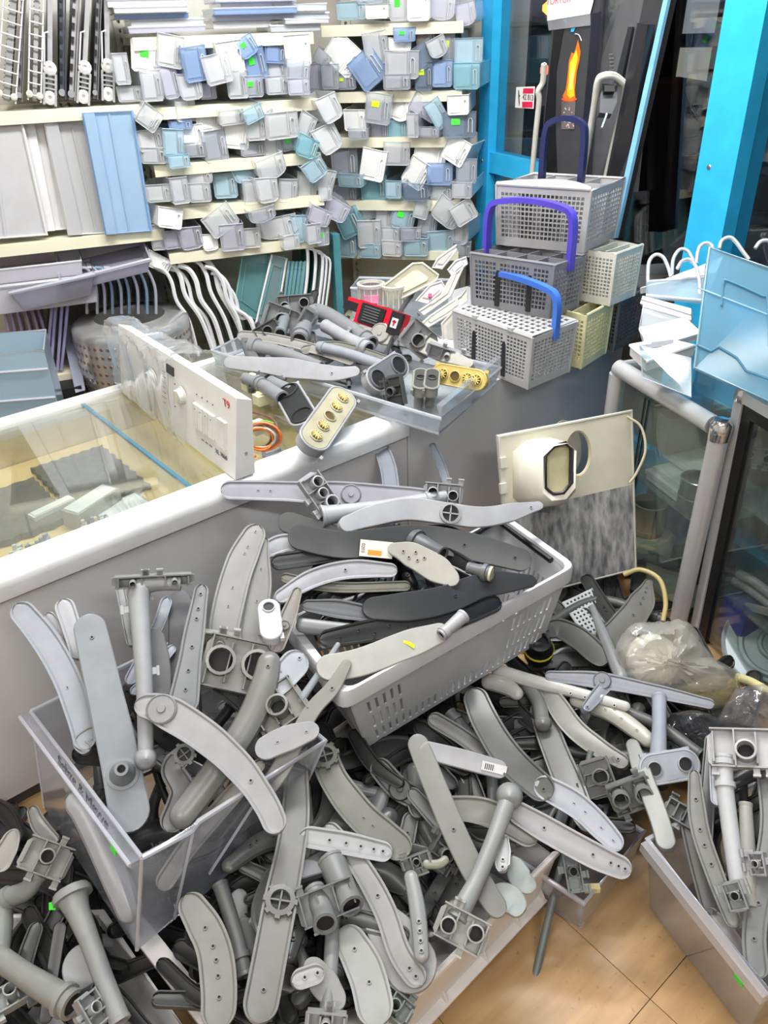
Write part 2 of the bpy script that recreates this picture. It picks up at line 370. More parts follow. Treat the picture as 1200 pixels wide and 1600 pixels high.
MB().box(G(152, 822, .555), 0.025, 0.004, 0.022, (CD, CN, Z)).obj('label', plastic((190, 230, 40)), t)
carton(*cl(192, 800), 0.1, 0.14, 0.10, 0.012, clear((225, 232, 236), 0.4), 'clear_packet', 'flat clear packet lying beside the grey box in counter', 'packet')
carton(*cl(85, 806), 0.2, 0.12, 0.03, 0.03, plastic((224, 226, 228)), 'switch_block', 'white switch block lying on foam inside the counter', 'switch')
carton(*cl(425, 712), 0.0, 0.05, 0.03, 0.02, plastic((60, 110, 190)), 'blue_connector', 'small blue connector in counter below the wire bundle', 'connector')
rr = random.Random(3)
small_cols = [((224, 226, 226), 'white'), ((220, 190, 120), 'amber'), ((205, 205, 200), 'pale grey'), ((236, 226, 190), 'cream'), ((150, 160, 190), 'bluish')]
for k in range(52):
    if k < 36: s, n = cl(rr.uniform(5, 175), rr.uniform(0, 1)); n = rr.uniform(.09, .25); s = rr.uniform(.16, .50)
    else: s, n = rr.uniform(0.70, 1.1), rr.uniform(0.08, 0.15)
    c, cn = small_cols[rr.randrange(5)]; m = MB(); a = rr.uniform(0, 3); d = CD*math.cos(a)+CN*math.sin(a); e = Z.cross(d); p = C(s, n, 0.524)
    lx = rr.uniform(.018, .035)
    m.box(p+Z*0.008, lx, .015, .016, (d, e, Z)).box(p+d*lx*.5+Z*0.012, .012, .006, .02, (d, e, Z)).tube([p+Z*.016, p+Z*.03], .005, 6)
    tag(m.obj('small_switch', plastic(c, .4)), 'tiny %s switch part scattered %s inside the glass counter' % (cn, 'among the white blocks' if k < 36 else 'under the control panel'), 'switch', 'small %s switches in the counter' % cn + (' front' if k < 36 else ' end'))

# ------------------------------------------------------------------ shelving racks
CREAM = plastic((232, 227, 202), 0.5, 0, 0.05, 6)
def px_s(P, D, N, x, y, n=0.0):          # along-rack coordinate and height of a pixel on plane n behind the front
    q = PL(x, y, P+N*n, N); return (q-P).dot(D), q.z
def rack(name, label, P, D, N, bays, depth, ups):
    """bays: (s0, s1, [shelf heights of the front top edge])"""
    t = empty(name, P, label, 'shelving')
    for s0, s1, zs in bays:
        for z in zs:
            m = MB().box(P+D*((s0+s1)/2)+N*(depth/2)+Z*(z-0.012), s1-s0, depth, 0.024, (D, N, Z))
            m.box(P+D*((s0+s1)/2)+N*0.004+Z*(z-0.02), s1-s0, 0.01, 0.038, (D, N, Z))
            sh = m.obj('shelf', CREAM, t)
            for s in (s0+0.02, s1-0.02):
                MB().prism([P+D*s+N*n+Z*(z-0.03+dz) for n, dz in ((0.06, 0.0), (depth, 0.0), (depth, -0.09), (depth-0.05, -0.09))], D, 0.006).obj('bracket', CREAM, sh)
        MB().box(P+D*((s0+s1)/2)+N*(depth+0.02)+Z*0.95, s1-s0, 0.01, 1.9, (D, N, Z)).obj('back_panel', plastic((206, 204, 194), 0.6, 0, 0.04), t)
    for s in ups:
        m = MB(); m.grid([P+D*(s-0.02)+N*(depth+0.0)+Z*0.0, P+D*(s+0.02)+N*depth, P+D*(s+0.02)+N*depth+Z*1.95, P+D*(s-0.02)+N*depth+Z*1.95], [0, .35, .65, 1], [i/130 for i in range(131)], lambda i, j: i == 1 and j % 2 == 1)
        m.obj('upright', plastic((200, 198, 186), 0.45), t, solid=0.004)
    return t
sL0 = px_s(LP, LD, LN, 0, 372)[0]; sLm = px_s(LP, LD, LN, 222, 165)[0]; sL1 = px_s(LP, LD, LN, 496, 155)[0]
rack('shelving_rack', 'cream metal shelving rack packed with clear drawers and panels', LP, LD, LN,
     [(sL0-0.25, sLm, [1.39, 0.967, 0.46]), (sLm+0.005, sL1, [1.59, 1.375, 1.188, 1.032, 0.872, 0.38])], 0.36, [sLm, sL1])
sR0 = px_s(RP, RD, RN, 508, 143)[0]; sR1 = px_s(RP, RD, RN, 722, 143)[0]
rack('shelving_rack', 'cream metal shelving rack of door bins beside the blue post', RP, RD, RN,
     [(sR0, sR1, [1.607, 1.372, 1.202, 0.95, 0.74, 0.40])], 0.34, [sR0+0.02, sR1-0.05])
# ------------------------------------------------------------------ fridge door bins on the racks
TINT = {
 'clear': ('clear', clear((243, 246, 250), 0.55)), 'frost': ('frosted', clear((242, 243, 245), 0.7)), 'grey': ('smoky grey', clear((228, 232, 240), 0.46)),
 'blue': ('blue tinted', clear((186, 212, 248), 0.6)), 'lightblue': ('pale blue', clear((212, 238, 250), 0.62)), 'teal': ('teal tinted', clear((180, 228, 240), 0.6)),
 'violet': ('violet-clear', clear((236, 236, 249), 0.55)), 'dark': ('dark slate', clear((176, 194, 216), 0.36)), 'white': ('opaque white', plastic((240, 240, 238), 0.35, 0, 0.02)), 'brown': ('brownish clear', clear((214, 206, 200), 0.25))}
GREEN = plastic((70, 240, 60), 0.6, 0, 0.0); YELLOW = plastic((214, 250, 30), 0.6, 0, 0.0)
def bin_mesh(kind, mat):
    """unit bin: x,z in [-.5,.5] is the end face towards the aisle at y=0, body runs back to y=1"""
    m = MB()
    if kind == 'round':
        n = 9; arc = [(-0.5, 0.5)]+[(-0.5*math.cos(PI*i/n), -0.15-0.35*math.sin(PI*i/n)) for i in range(n+1)]+[(0.5, 0.5)]
    elif kind == 'step':
        arc = [(-0.5, 0.5), (-0.47, -0.28), (-0.40, -0.45), (-0.25, -0.5), (0.25, -0.5), (0.42, -0.42), (0.47, -0.25), (0.5, 0.38)]
    else:
        arc = [(-0.5, 0.5), (-0.49, -0.42), (-0.42, -0.5), (0.42, -0.5), (0.49, -0.42), (0.5, 0.5)]
    k = len(arc); tp = lambda y: 1.0-0.08*(1 if y > 0.5 else 0)
    ys = (0.0, 1.0)
    vs = [Vector((x*tp(y), y, z*tp(y))) for y in ys for x, z in arc]
    m.add(vs, [(i, i+1, k+i+1, k+i) for i in range(k-1)]+[tuple(range(k))[::-1], tuple(range(k, 2*k))])
    # raised inner field and strip on the end face
    f = 0.05
    m.add([Vector((x, -0.015, z)) for x, z in ((-0.40, -0.38), (0.14, -0.38), (0.14, 0.38), (-0.40, 0.38))], [(0, 1, 2, 3)])
    def edge(path, r): m.tube(path, r, 5)
    edge([Vector((x*1.0, 0, z*1.0)) for x, z in arc]+[Vector((arc[0][0], 0, arc[0][1]))], 0.022)
    edge([Vector((0.2, -0.01, -0.45)), Vector((0.2, -0.01, 0.46))], 0.014)
    edge([Vector((arc[0][0], 0, .5)), Vector((arc[0][0]*.92, 1, .46))], 0.022); edge([Vector((arc[-1][0], 0, arc[-1][1])), Vector((arc[-1][0]*.92, 1, arc[-1][1]*.92))], 0.022)
    return m.mesh('door_bin', mat)
def clip_mesh(mat):
    m = MB(); m.tube([(0.27, -0.012, -0.3), (0.27, -0.02, 0.18), (0.30, -0.02, 0.25), (0.35, -0.02, 0.25), (0.39, -0.02, 0.18), (0.39, -0.012, -0.3)], 0.018, 5)
    return m.mesh('clip_slot', mat)
_bm = {}
def bins(P, D, N, rackname, shelfname, rows, group, dist0=0.0):
    """rows: (cx, cy, w, h, roll deg, colour, kind, sticker)"""
    seen = {}
    order = sorted(range(len(rows)), key=lambda i: rows[i][0])
    for i in order:
        cx, cy, w, h, rot, col, kind, stick = tuple(rows[i])+('box', None)[len(rows[i])-6:]
        rg = random.Random(int(cx*13+cy*7)); off = dist0+rg.uniform(-0.05, 0.03)
        q = PL(cx, cy, P+N*off, N); mp = m_per_px(q); yaw = rg.uniform(-14, 14); pit = rg.uniform(-5, 7)
        key = (kind, col)
        if key not in _bm:
            mat = TINT[col][1]; ed = plastic((236, 238, 240), 0.25, 0, 0) if col == 'white' else clear((246, 248, 252), 0.75, 0.1)
            _bm[key] = (bin_mesh(kind, mat), clip_mesh(ed))
        bme, cme = _bm[key]
        x = (D*math.cos(math.radians(yaw))+N*math.sin(math.radians(yaw))).normalized(); z = Z; y = z.cross(x)
        Mr = Matrix(((x.x, y.x, z.x), (x.y, y.y, z.y), (x.z, y.z, z.z))).to_4x4() @ Matrix.Rotation(math.radians(pit), 4, 'X') @ Matrix.Rotation(math.radians(-rot), 4, 'Y')
        ln = rg.uniform(0.20, 0.27)
        M = Matrix.Translation(q) @ Mr @ Matrix.Diagonal((w*mp*1.06, ln, h*mp*1.06, 1))
        o = bpy.data.objects.new('door_bin', bme); COL.objects.link(o); o.matrix_world = M
        desc = {'box': 'square', 'round': 'round-bottomed', 'step': 'chamfered'}[kind]
        sd = (' %s-stickered' % ('green' if stick == 'g' else 'yellow')) if stick else ''
        tl = ' tilted' if abs(rot) > 11 else ''
        base = '%s %s%s%s door bin' % (TINT[col][0], desc, tl, sd)
        n = seen[base] = seen.get(base, 0)+1
        o['_base'] = base; o['_n'] = n; o['_px'] = cx; o['_sh'] = shelfname; o['_rk'] = rackname
        tag(o, None, 'bin', group); BINS.append(o)
        c = inherit(None, cme, 'clip_slot', o)
        if stick:
            st = inherit(None, STK[stick], 'sticker', o)
BINS = []
STK = {'g': MB().box((-0.12, -0.022, 0.12), 0.26, 0.006, 0.24).mesh('sticker', GREEN), 'y': MB().box((-0.12, -0.022, 0.15), 0.3, 0.006, 0.2).mesh('sticker', YELLOW)}
LR = (LP, LD, LN); RR = (RP, RD, RN)
bins(*LR, 'corner rack', 'second shelf', [
 (190,108,22,40,0,'clear'),(232,90,48,40,-10,'white','box','g'),(266,80,38,42,-12,'frost'),(203,147,35,20,0,'clear'),(237,134,30,40,0,'clear'),(265,128,28,44,6,'violet','step'),
 (305,100,38,45,5,'blue'),(297,135,35,35,4,'clear','step'),(340,108,40,38,10,'clear'),(325,143,25,20,0,'violet'),(360,90,40,42,5,'white'),(371,132,30,36,0,'clear'),
 (385,72,30,28,30,'blue','step','g'),(398,100,34,42,10,'blue','box','g'),(395,135,30,28,0,'grey','box','g'),(430,84,32,24,-5,'blue'),(465,79,38,40,2,'white'),(432,106,30,28,4,'clear','round'),
 (466,114,35,32,-8,'grey'),(433,133,34,24,0,'clear'),(467,135,32,22,0,'violet')], 'bins on the second shelf of the corner rack')
bins(*LR, 'corner rack', 'third shelf', [
 (233,184,33,30,-40,'clear'),(290,172,30,30,0,'frost'),(325,188,36,28,3,'white'),(282,195,34,12,0,'blue'),(235,219,38,28,3,'frost'),(240,243,36,22,-4,'clear'),
 (271,224,30,38,-6,'lightblue'),(298,211,38,27,3,'white'),(302,234,36,20,0,'grey'),(336,228,36,42,4,'grey'),(280,252,32,18,0,'lightblue'),(362,183,38,20,2,'frost'),
 (368,210,40,38,-10,'white'),(396,178,30,20,20,'lightblue'),(400,202,28,30,0,'frost'),(416,184,28,18,25,'clear','step'),(440,196,50,36,2,'frost'),(478,197,26,38,-25,'frost','step'),
 (395,233,36,18,0,'grey'),(426,230,28,28,0,'clear'),(452,222,26,22,6,'grey','box','g'),(480,229,32,30,-22,'teal','step'),(515,168,34,38,25,'frost','step'),(512,216,36,40,28,'frost','step')], 'bins on the third shelf of the corner rack')
bins(*LR, 'corner rack', 'fourth shelf', [
 (248,302,36,24,0,'clear'),(281,298,26,36,0,'clear'),(312,278,38,18,2,'frost','step'),(312,301,32,26,0,'clear'),(352,290,34,34,0,'lightblue'),(384,268,40,28,18,'lightblue','round'),
 (396,300,30,34,0,'clear'),(424,262,45,32,14,'clear','round'),(418,296,34,36,4,'frost','step'),(450,298,28,32,-6,'clear'),(480,291,30,38,-8,'frost','step'),(492,264,34,30,32,'lightblue','step'),
 (508,282,30,30,-16,'frost'),(508,302,20,20,0,'clear')], 'bins on the fourth shelf of the corner rack')
bins(*LR, 'corner rack', 'fifth shelf', [
 (266,341,36,28,-15,'white'),(247,371,22,36,0,'clear'),(272,374,30,26,0,'violet'),(298,371,35,34,5,'violet','step'),(328,378,24,24,3,'white','step'),(345,345,46,34,30,'clear'),
 (363,371,35,38,0,'violet'),(392,372,28,28,0,'frost'),(434,356,58,30,8,'frost','round'),(470,356,26,40,4,'lightblue','step'),(490,365,22,28,0,'clear'),(504,370,20,24,0,'clear','box','g'),
 (455,378,26,20,0,'clear'),(410,336,40,20,8,'grey','round'),(500,338,34,26,-22,'violet','step'),(526,328,36,30,-28,'violet','step'),(247,410,38,22,-35,'white')], 'bins on the fifth shelf of the corner rack')
bins(*RR, 'post-side rack', 'top shelf', [
 (550,17,48,22,0,'lightblue'),(589,18,34,18,0,'white'),(625,10,32,36,0,'clear','box','g'),(654,10,34,36,0,'white'),(690,12,40,32,-6,'violet','round'),(728,22,30,30,10,'violet','round'),(578,-8,40,22,0,'grey')], 'bins on the top shelf of the post-side rack')
bins(*RR, 'post-side rack', 'second shelf', [
 (536,86,50,42,-40,'white'),(503,90,24,20,-36,'clear','step'),(588,75,36,42,8,'clear'),(575,108,44,46,36,'blue'),(494,122,22,36,0,'violet'),(516,120,26,32,0,'grey'),(536,128,38,20,0,'grey','box','y'),
 (625,70,34,18,-2,'white','step'),(632,54,32,18,0,'blue','box','g'),(665,56,30,28,12,'brown'),(628,101,50,36,-2,'clear'),(664,86,34,32,30,'dark'),(684,74,28,26,24,'clear','round'),
 (701,76,18,40,0,'grey','box','y'),(732,82,42,36,0,'lightblue'),(729,119,40,34,0,'teal'),(691,115,30,34,0,'blue','box'),(662,119,26,36,0,'dark','box','y'),(620,128,40,20,0,'grey')], 'bins on the second shelf of the post-side rack')
bins(*RR, 'post-side rack', 'third shelf', [
 (555,188,34,28,0,'white'),(591,170,38,40,-8,'grey','box','y'),(626,166,34,40,-15,'white','round'),(640,160,18,36,25,'white','step'),(664,168,44,26,-32,'violet'),(684,178,24,40,32,'lightblue'),(716,164,32,26,2,'white'),
 (560,209,30,14,0,'grey'),(592,202,28,28,0,'violet'),(620,201,30,28,0,'teal'),(645,196,18,32,0,'clear'),(668,206,36,14,0,'grey'),(694,203,22,20,0,'clear'),(718,195,48,34,0,'dark','box','g')], 'bins on the third shelf of the post-side rack')
bins(*RR, 'post-side rack', 'fourth shelf', [
 (538,254,40,42,0,'grey'),(583,258,36,42,-12,'white'),(620,240,38,32,-2,'clear'),(651,271,34,40,-32,'white'),(672,244,46,34,-6,'white','round'),(713,235,36,36,-28,'white'),(548,282,40,18,0,'lightblue'),
 (584,294,38,34,0,'teal'),(615,296,24,24,0,'lightblue'),(540,302,34,20,0,'grey'),(649,300,36,24,0,'dark'),(687,272,38,30,0,'blue'),(690,300,34,20,0,'clear'),(729,268,30,34,0,'grey'),(722,297,30,22,0,'clear')], 'bins on the fourth shelf of the post-side rack')
bins(*RR, 'post-side rack', 'fifth shelf', [
 (573,331,34,22,14,'clear'),(545,349,36,38,26,'teal'),(541,384,32,32,0,'lightblue'),(577,366,34,40,0,'frost'),(600,341,26,34,-6,'frost','step'),(610,367,28,22,0,'clear'),(630,340,36,34,-14,'lightblue','step','g'),
 (659,326,22,28,-16,'clear'),(668,350,28,36,-8,'grey'),(700,333,46,36,-36,'clear','step'),(725,332,34,30,30,'frost'),(612,388,30,22,0,'frost'),(642,366,30,20,0,'grey'),(650,386,36,26,0,'lightblue'),(690,379,40,34,4,'lightblue','round'),(718,362,28,36,0,'frost','step'),(578,392,34,20,0,'lightblue'),(722,390,26,22,0,'grey')], 'bins on the fifth shelf of the post-side rack')
# labels that single out: same-looking bins on one shelf are counted along that shelf
tot = {}
for o in BINS: tot[(o['_rk'], o['_sh'], o['_base'])] = tot.get((o['_rk'], o['_sh'], o['_base']), 0)+1
for o in BINS:
    k = tot[(o['_rk'], o['_sh'], o['_base'])]; pre = '' if k == 1 else ORD[o['_n']-1]+' '
    o['label'] = '%s%s on %s of %s' % (pre, o['_base'], o['_sh'], o['_rk'])
    if pre: o['label'] += ' from %s' % ('the rails' if 'corner' in o['_rk'] else 'the corner')
    for p in ('_base', '_n', '_px', '_sh', '_rk'): del o[p]

# ------------------------------------------------------------------ flat trays stacked on the top shelf of the corner rack
def flat_tray(cx, cy, w, h, col, label, off=0.0, dep=0.22):
    q = PL(cx, cy, LP+LN*off, LN); mp = m_per_px(q); W = w*mp; Hh = h*mp; m = MB(); a = q-LD*W/2-Z*Hh/2
    m.slab([a, a+LD*W, a+LD*W+LN*dep, a+LN*dep], Z, 0.003)
    m.slab([a, a+LD*W, a+LD*W+Z*Hh, a+Z*Hh], LN, 0.003); m.slab([a+LN*dep, a+LD*W+LN*dep, a+LD*W+Z*Hh+LN*dep, a+Z*Hh+LN*dep], LN, 0.003)
    for s in (0, W-0.003): m.slab([a+LD*s, a+LD*s+LN*dep, a+LD*s+LN*dep+Z*Hh, a+LD*s+Z*Hh], LD, 0.003)
    o = tag(m.obj('flat_tray', TINT[col][1]), label, 'tray', 'flat trays on the top shelf of the corner rack')
    MB().tube([a+Z*Hh, a+LD*W+Z*Hh, a+LD*W+Z*Hh+LN*dep, a+Z*Hh+LN*dep], 0.004, 6, closed=True).obj('rim', clear((238, 241, 248), 0.5), o)
for k, (cx, cy, w, h, c) in enumerate([(262,46,118,8,'violet'),(262,36,112,9,'frost'),(238,25,112,7,'blue'),(236,15,112,8,'frost'),(230,5,120,9,'white'),(226,-6,116,10,'grey'),
        (378,38,90,10,'frost'),(396,27,130,8,'violet'),(400,17,132,8,'blue'),(405,8,120,8,'frost'),(400,-3,128,9,'violet'),(462,44,80,8,'clear'),(478,26,74,8,'clear'),(480,33,70,6,'frost'),(470,12,84,9,'clear')]):
    g = 'pile nearest the grey rails' if k < 6 else ('middle pile' if k < 11 else 'pile nearest the corner')
    kk = k if k < 6 else (k-6 if k < 11 else k-11)
    flat_tray(cx, cy, w, h, c, '%s flat tray, %s from bottom of %s, top shelf' % (TINT[c][0], ORD[kk], g), R.uniform(-.03, .03))

# ------------------------------------------------------------------ left bay: grey rails, crisper panels
def lpt(x, y, off=0.0): return PL(x, y, LP+LN*off, LN)
def rail(x0, y0, x1, y1, w, col, kind, label):
    a = lpt(x0, y0, 0.02); b = lpt(x1, y1, 0.02); d = (b-a).normalized(); s = LN.cross(d).normalized(); W = w*m_per_px(b); D = 0.28
    ax = (s, LN, d); L = (b-a).length; mid = (a+b)/2
    mat = plastic(col, 0.45)
    t = empty('drawer_rail', b, label, 'rail', 'grey basket rails on the upper shelf')
    MB().box(mid+LN*D/2, W*0.35, D, L, ax).obj('side_panel', mat, t)
    if kind == 'ladder':
        k = 9; m = MB().box(b-d*L*0.11-s*W*0.42, W*0.16, 0.02, L*0.3, ax).box(b-d*L*0.11+s*W*0.42, W*0.16, 0.02, L*0.3, ax)
        m.obj('ladder_frame', mat, t)
        for i in range(7):
            MB().box(b-d*(L*0.30*(i/6.5)-0.006), W*0.9, 0.018, 0.005, ax).obj('rung', mat, t)
        MB().lathe(b-d*L*0.31, -LN, [(W*.5, -0.01), (W*.5, .008), (W*.2, .012), (0, .006)], 12).obj('roller', plastic((215, 215, 215)), t, 40)
        MB().lathe(b-d*0.01, -LN, [(W*.5, -0.01), (W*.5, .008), (W*.2, .012), (0, .006)], 12).obj('roller', plastic((215, 215, 215)), t, 40)
        m = MB().tube([b-d*L*0.33+s*W*0.4-LN*.012, b-d*L*0.62+s*W*0.4-LN*.012, b-d*L*0.64+s*W*.1-LN*.012], 0.003, 6); m.obj('wire', plastic((225, 225, 228), .3), t, 40)
    elif kind == 'wire':
        for sx in (-.5, .5):
            MB().tube([a+s*W*sx-LN*.01, b+s*W*sx-LN*.01], 0.003, 6).obj('wire', plastic((228, 228, 230), .3), t, 40)
        for i in range(9):
            q = a.lerp(b, (i+.5)/9); MB().tube([q-s*W*.55-LN*.012, q+s*W*.55-LN*.012], 0.0025, 6).obj('wire', plastic((228, 228, 230), .3), t, 40)
        for i in range(26):
            q = a.lerp(b, (i+.5)/26)+LN*.03; MB().box(q, W*.5, .02, .003, ax).obj('tooth', plastic((120, 122, 126)), t)
        for sx in (-.4, .4):
            MB().lathe(b-d*.02+s*W*sx-LN*.012, -LN, [(.011, 0), (.011, .006), (.005, .009), (0, .007)], 12).obj('roller', plastic((226, 222, 205)), t, 40)
    else:
        MB().box(mid-s*W*.3, W*.12, .03, L, ax).obj('flange', plastic(tuple(int(v*.8) for v in col)), t)
        for i in range(8):
            q = a.lerp(b, (i+.5)/8); MB().box(q-LN*.004+s*W*.08, W*.22, .006, L*.06, ax).obj('slot', plastic((30, 30, 34)), t)
        MB().lathe(b-d*L*.06-LN*.002, -LN, [(W*.3, 0), (W*.3, .01), (0, .01)], 12).obj('roller', plastic((150, 152, 155)), t, 40)
for k, (x0, y0, x1, y1, w, c, kd, nm) in enumerate([(22,-14,10,158,26,(150,152,150),'wire','bent wire-fronted basket rail by the wall side'),(58,-14,54,158,18,(160,162,158),'wire','wire-fronted basket rail with toothed strip, second along'),
        (78,-14,78,158,20,(168,168,172),'ladder','pale ladder-ended basket rail with wire loop beside toothed rail'),(96,-14,97,154,17,(70,76,92),'slot','dark slate slotted rail among the pale rails'),
        (118,-14,111,156,18,(172,172,176),'slot','plain pale basket rail beside the dark slotted rail'),(138,-14,130,156,20,(170,170,172),'ladder','pale ladder-ended rail in the middle of upright rails'),
        (154,-14,148,154,13,(128,130,136),'slot','medium grey slotted rail between two ladder-ended rails'),(166,-14,169,152,20,(164,164,168),'ladder','pale ladder-ended rail standing next to the bins'),
        (36,-14,30,158,14,(128,130,128),'slot','weathered grey rail behind the wire-fronted rails')]):
    rail(x0, y0, x1, y1, w, c, kd, nm)
def crisper(px, depth_off, mat, label, rimc, lip=0.18):
    q = [lpt(x, y, depth_off) for x, y in px]; n = -LN; t = empty('crisper_sheet', (q[2]+q[3])/2, label, 'panel', 'crisper panels standing on the middle shelf')
    m = MB().slab(q, LN, 0.004); m.obj('sheet', mat, t)
    a, b, c, d = q
    MB().tube([a+n*.004, b+n*.004, c+n*.004, d+n*.004], 0.006, 6, closed=True).obj('rim', rimc, t, 40)
    e = a.lerp(b, lip); f = d.lerp(c, lip)
    MB().slab([a, e, f, d], n, 0.02).obj('lip', mat, t)
    MB().slab([a.lerp(b, .5), a.lerp(b, .53), d.lerp(c, .53), d.lerp(c, .5)], n, 0.006).obj('ridge', mat, t)
PW = plastic((226, 226, 228), 0.35, 0, .03); PB = clear((196, 226, 252), 0.75); PG = clear((236, 237, 240), 0.65)
crisper([(-70,188),(32,182),(73,366),(-60,376)], 0.02, plastic((196, 196, 200), .35, 0, .03), 'pale grey crisper panel leaning at the wall end of middle shelf', PW)
crisper([(36,190),(92,186),(118,356),(72,360)], 0.06, PW, 'opaque white ribbed panel behind the grey crisper panel', PW, .3)
crisper([(68,181),(145,178),(190,362),(108,366)], 0.03, PG, 'translucent grey crisper panel between white and blue panels', PW, .25)
crisper([(130,177),(206,173),(236,360),(166,365)], -0.01, PB, 'sky blue tinted crisper panel at the outer edge', clear((170, 208, 248), .7), .22)
# ------------------------------------------------------------------ plates standing like books under the racks
def bookplate(px, P, N, off, depth, mat, edge, label, name='fridge_shelf', cat='shelf', group=None, rad=0.006, slant=0.0, D=None):
    pts = smoothpath([PL(x, y, P+N*off, N) for x, y in px], max(8, len(px)*4)); m = MB()
    b = [p+N*depth+(D*slant if D else Vector()) for p in pts]; k = len(pts)
    m.add(pts+b, [(i, i+1, k+i+1, k+i) for i in range(k-1)])
    t = tag(m.obj(name, mat, None, 30, solid=0.003), label, cat, group)
    e = MB().tube(pts, rad, 6); e.obj('front_edge', edge, t, 40)
    return t
CV = clear((246, 244, 252), 0.68); CE = clear((240, 240, 250), 0.7); CB = clear((150, 186, 224), 0.35); WE = plastic((236, 237, 240), .35, 0, .02)
for i, x in enumerate((6, 16, 27, 40, 52, 62)):
    bookplate([(x-4, 470+i*2), (x+8, 520), (x+20, 585)], LP, LN, 0.03+0.01*i, 0.24, CV, clear((226, 206, 240), .6), 'upright violet-clear fridge shelf, %s from the wall end of lowest bay' % ORD[i], group='clear shelves standing in the lowest bay')
for i, (x0, x1) in enumerate(((82, 73), (88, 80), (98, 90), (108, 96))):
    bookplate([(x0, 478-i*8), ((x0+x1)/2, 520), (x1, 578)], LP, LN, 0.02, 0.24, CV, clear((210, 206, 248), .65), 'upright violet-edged tray side, %s before the steel drum' % ORD[i], group='violet tray sides in the lowest bay')
for i, x in enumerate((132, 148, 160, 172, 186, 198, 212, 226, 240)):
    c = (CV, CE) if i < 3 else ((CB, clear((190, 220, 240), .6)) if i % 2 else (clear((170, 200, 216), .35), CE))
    bookplate([(x-24, 418), (x-12, 420), (x-3, 434), (x+3, 455), (x+4, 490)], LP, LN, 0.03, 0.22, c[0], c[1], 'arched %s fridge shelf end, %s in row above the steel drum' % ('clear' if i < 3 else ('blue' if i % 2 else 'pale teal'), ORD[i]), group='arched shelf ends above the drum')
for i, (x, y, xb, w) in enumerate(((262, 420, 292, .008), (276, 412, 318, .010), (288, 424, 322, .008), (300, 418, 334, .011), (316, 408, 352, .009), (330, 406, 372, .012), (342, 420, 366, .009), (352, 430, 392, .009), (362, 446, 388, .008))):
    bookplate([(x-22, y-4), (x-6, y+2), (x+6, y+20), (x+14, y+50), ((x+xb)/2+18, 500), (xb+18, 556)], LP, LN, 0.02+0.012*(i % 3), 0.24, clear((200, 210, 214), .3), WE, 'white edged glass fridge shelf leaning, %s in row past the drum' % ORD[i], group='white edged shelves leaning past the drum', rad=w)
TE = clear((150, 206, 210), .5); TED = plastic((30, 70, 64), .3)
def leaning_pane(px, off, mat, label, edge=None, t=0.006, group='glass plates below the fifth shelf'):
    q = [PL(x, y, LP+LN*off, LN) for x, y in px]
    o = tag(MB().slab(q, LN, t).obj('glass_plate', mat), label, 'glass plate', group)
    MB().tube(q, 0.005, 6, closed=True).obj('edge', edge or clear((170, 226, 226), .7), o)
    i = [q[0].lerp(q[2], .14), q[1].lerp(q[3], .14), q[2].lerp(q[0], .14), q[3].lerp(q[1], .14)]
    MB().tube([v-LN*.004 for v in i], 0.0025, 5, closed=True).obj('groove', clear((150, 210, 214), .7), o)
leaning_pane([(380, 396), (444, 400), (410, 505), (366, 480)], 0.06, TE, 'large teal glass plate leaning behind the grey parts tray')
leaning_pane([(425, 398), (448, 404), (432, 500), (400, 505)], 0.03, clear((190, 216, 220), .4), 'clear rimmed plate in front of the teal plate', WE)
for i, x in enumerate((452, 458, 464, 470, 477)):
    leaning_pane([(x, 408), (x+5, 410), (x-4, 480), (x-9, 478)], 0.02, TE if i % 2 else clear((120, 160, 210), .5), '%s narrow edge of stacked teal glass plates under fifth shelf' % ORD[i])
for i, x in enumerate((480, 492, 503, 509, 515)):
    bookplate([(x-12, 383+i*4), (x, 390+i*4), (x, 430), (x-6, 480)], LP, LN, 0.01, 0.24, TED if i in (0, 1) else clear((190, 214, 210), .4), WE, 'upright white framed glass shelf, %s from the teal plates' % ORD[i], group='white framed shelves beside the corner post', rad=.007 if i in (0, 1, 2) else .005)
struct('trim_1', MB().box(PL(528, 470, LP+LN*0.05, LN).xy.to_3d()+Z*0.44, 0.03, 0.06, 0.86, (LD, LN, Z)), plastic((84, 150, 160), .4))
# big clear drawers hanging from the lower bay
def open_tray(name, a, X, Y, w, d, h, mat, label, cat='tray', taper=0.9, group=None, rimr=0.005, Zv=Z, rimmat=None, wall=0.0):
    """open box: near corner a of the rim, X along, Y back, rim on top"""
    up = Zv.normalized(); c = a+X*w/2+Y*d/2
    top = [a, a+X*w, a+X*w+Y*d, a+Y*d]; bot = [c+(p-c)*taper-up*h for p in top]; m = MB()
    for i in range(4):
        j = (i+1) % 4; m.quad(top[i], top[j], bot[j], bot[i])
    m.quad(*bot)
    t = empty(name, bot[0]*0.5+bot[2]*0.5, label, cat, group)
    m.obj('body', mat, t, solid=0.003)
    MB().tube(top, rimr, 6, closed=True).obj('rim', rimmat or clear((240, 242, 250), .6), t, 40)
    return t, top, bot
open_tray('crisper_tray', PL(-30, 452, LP+LN*-.05, LN), LD, LN, 0.40, 0.28, 0.10, CV, 'clear violet drawer piled at the wall end under middle shelf', 'drawer', .9, rimr=.008)
open_tray('crisper_tray', PL(-28, 425, LP+LN*-.03, LN), LD, LN, 0.34, 0.28, 0.05, CV, 'shallow violet tray lying inside the piled drawer', 'drawer', .95)
open_tray('crisper_tray', PL(15, 458, LP+LN*-.10, LN), (LD+Z*.10).normalized(), LN, 0.30, 0.22, 0.075, clear((206, 206, 216), .35), 'smoky clear drawer with sloping front hanging lowest in the pile', 'drawer', .8, rimr=.008)
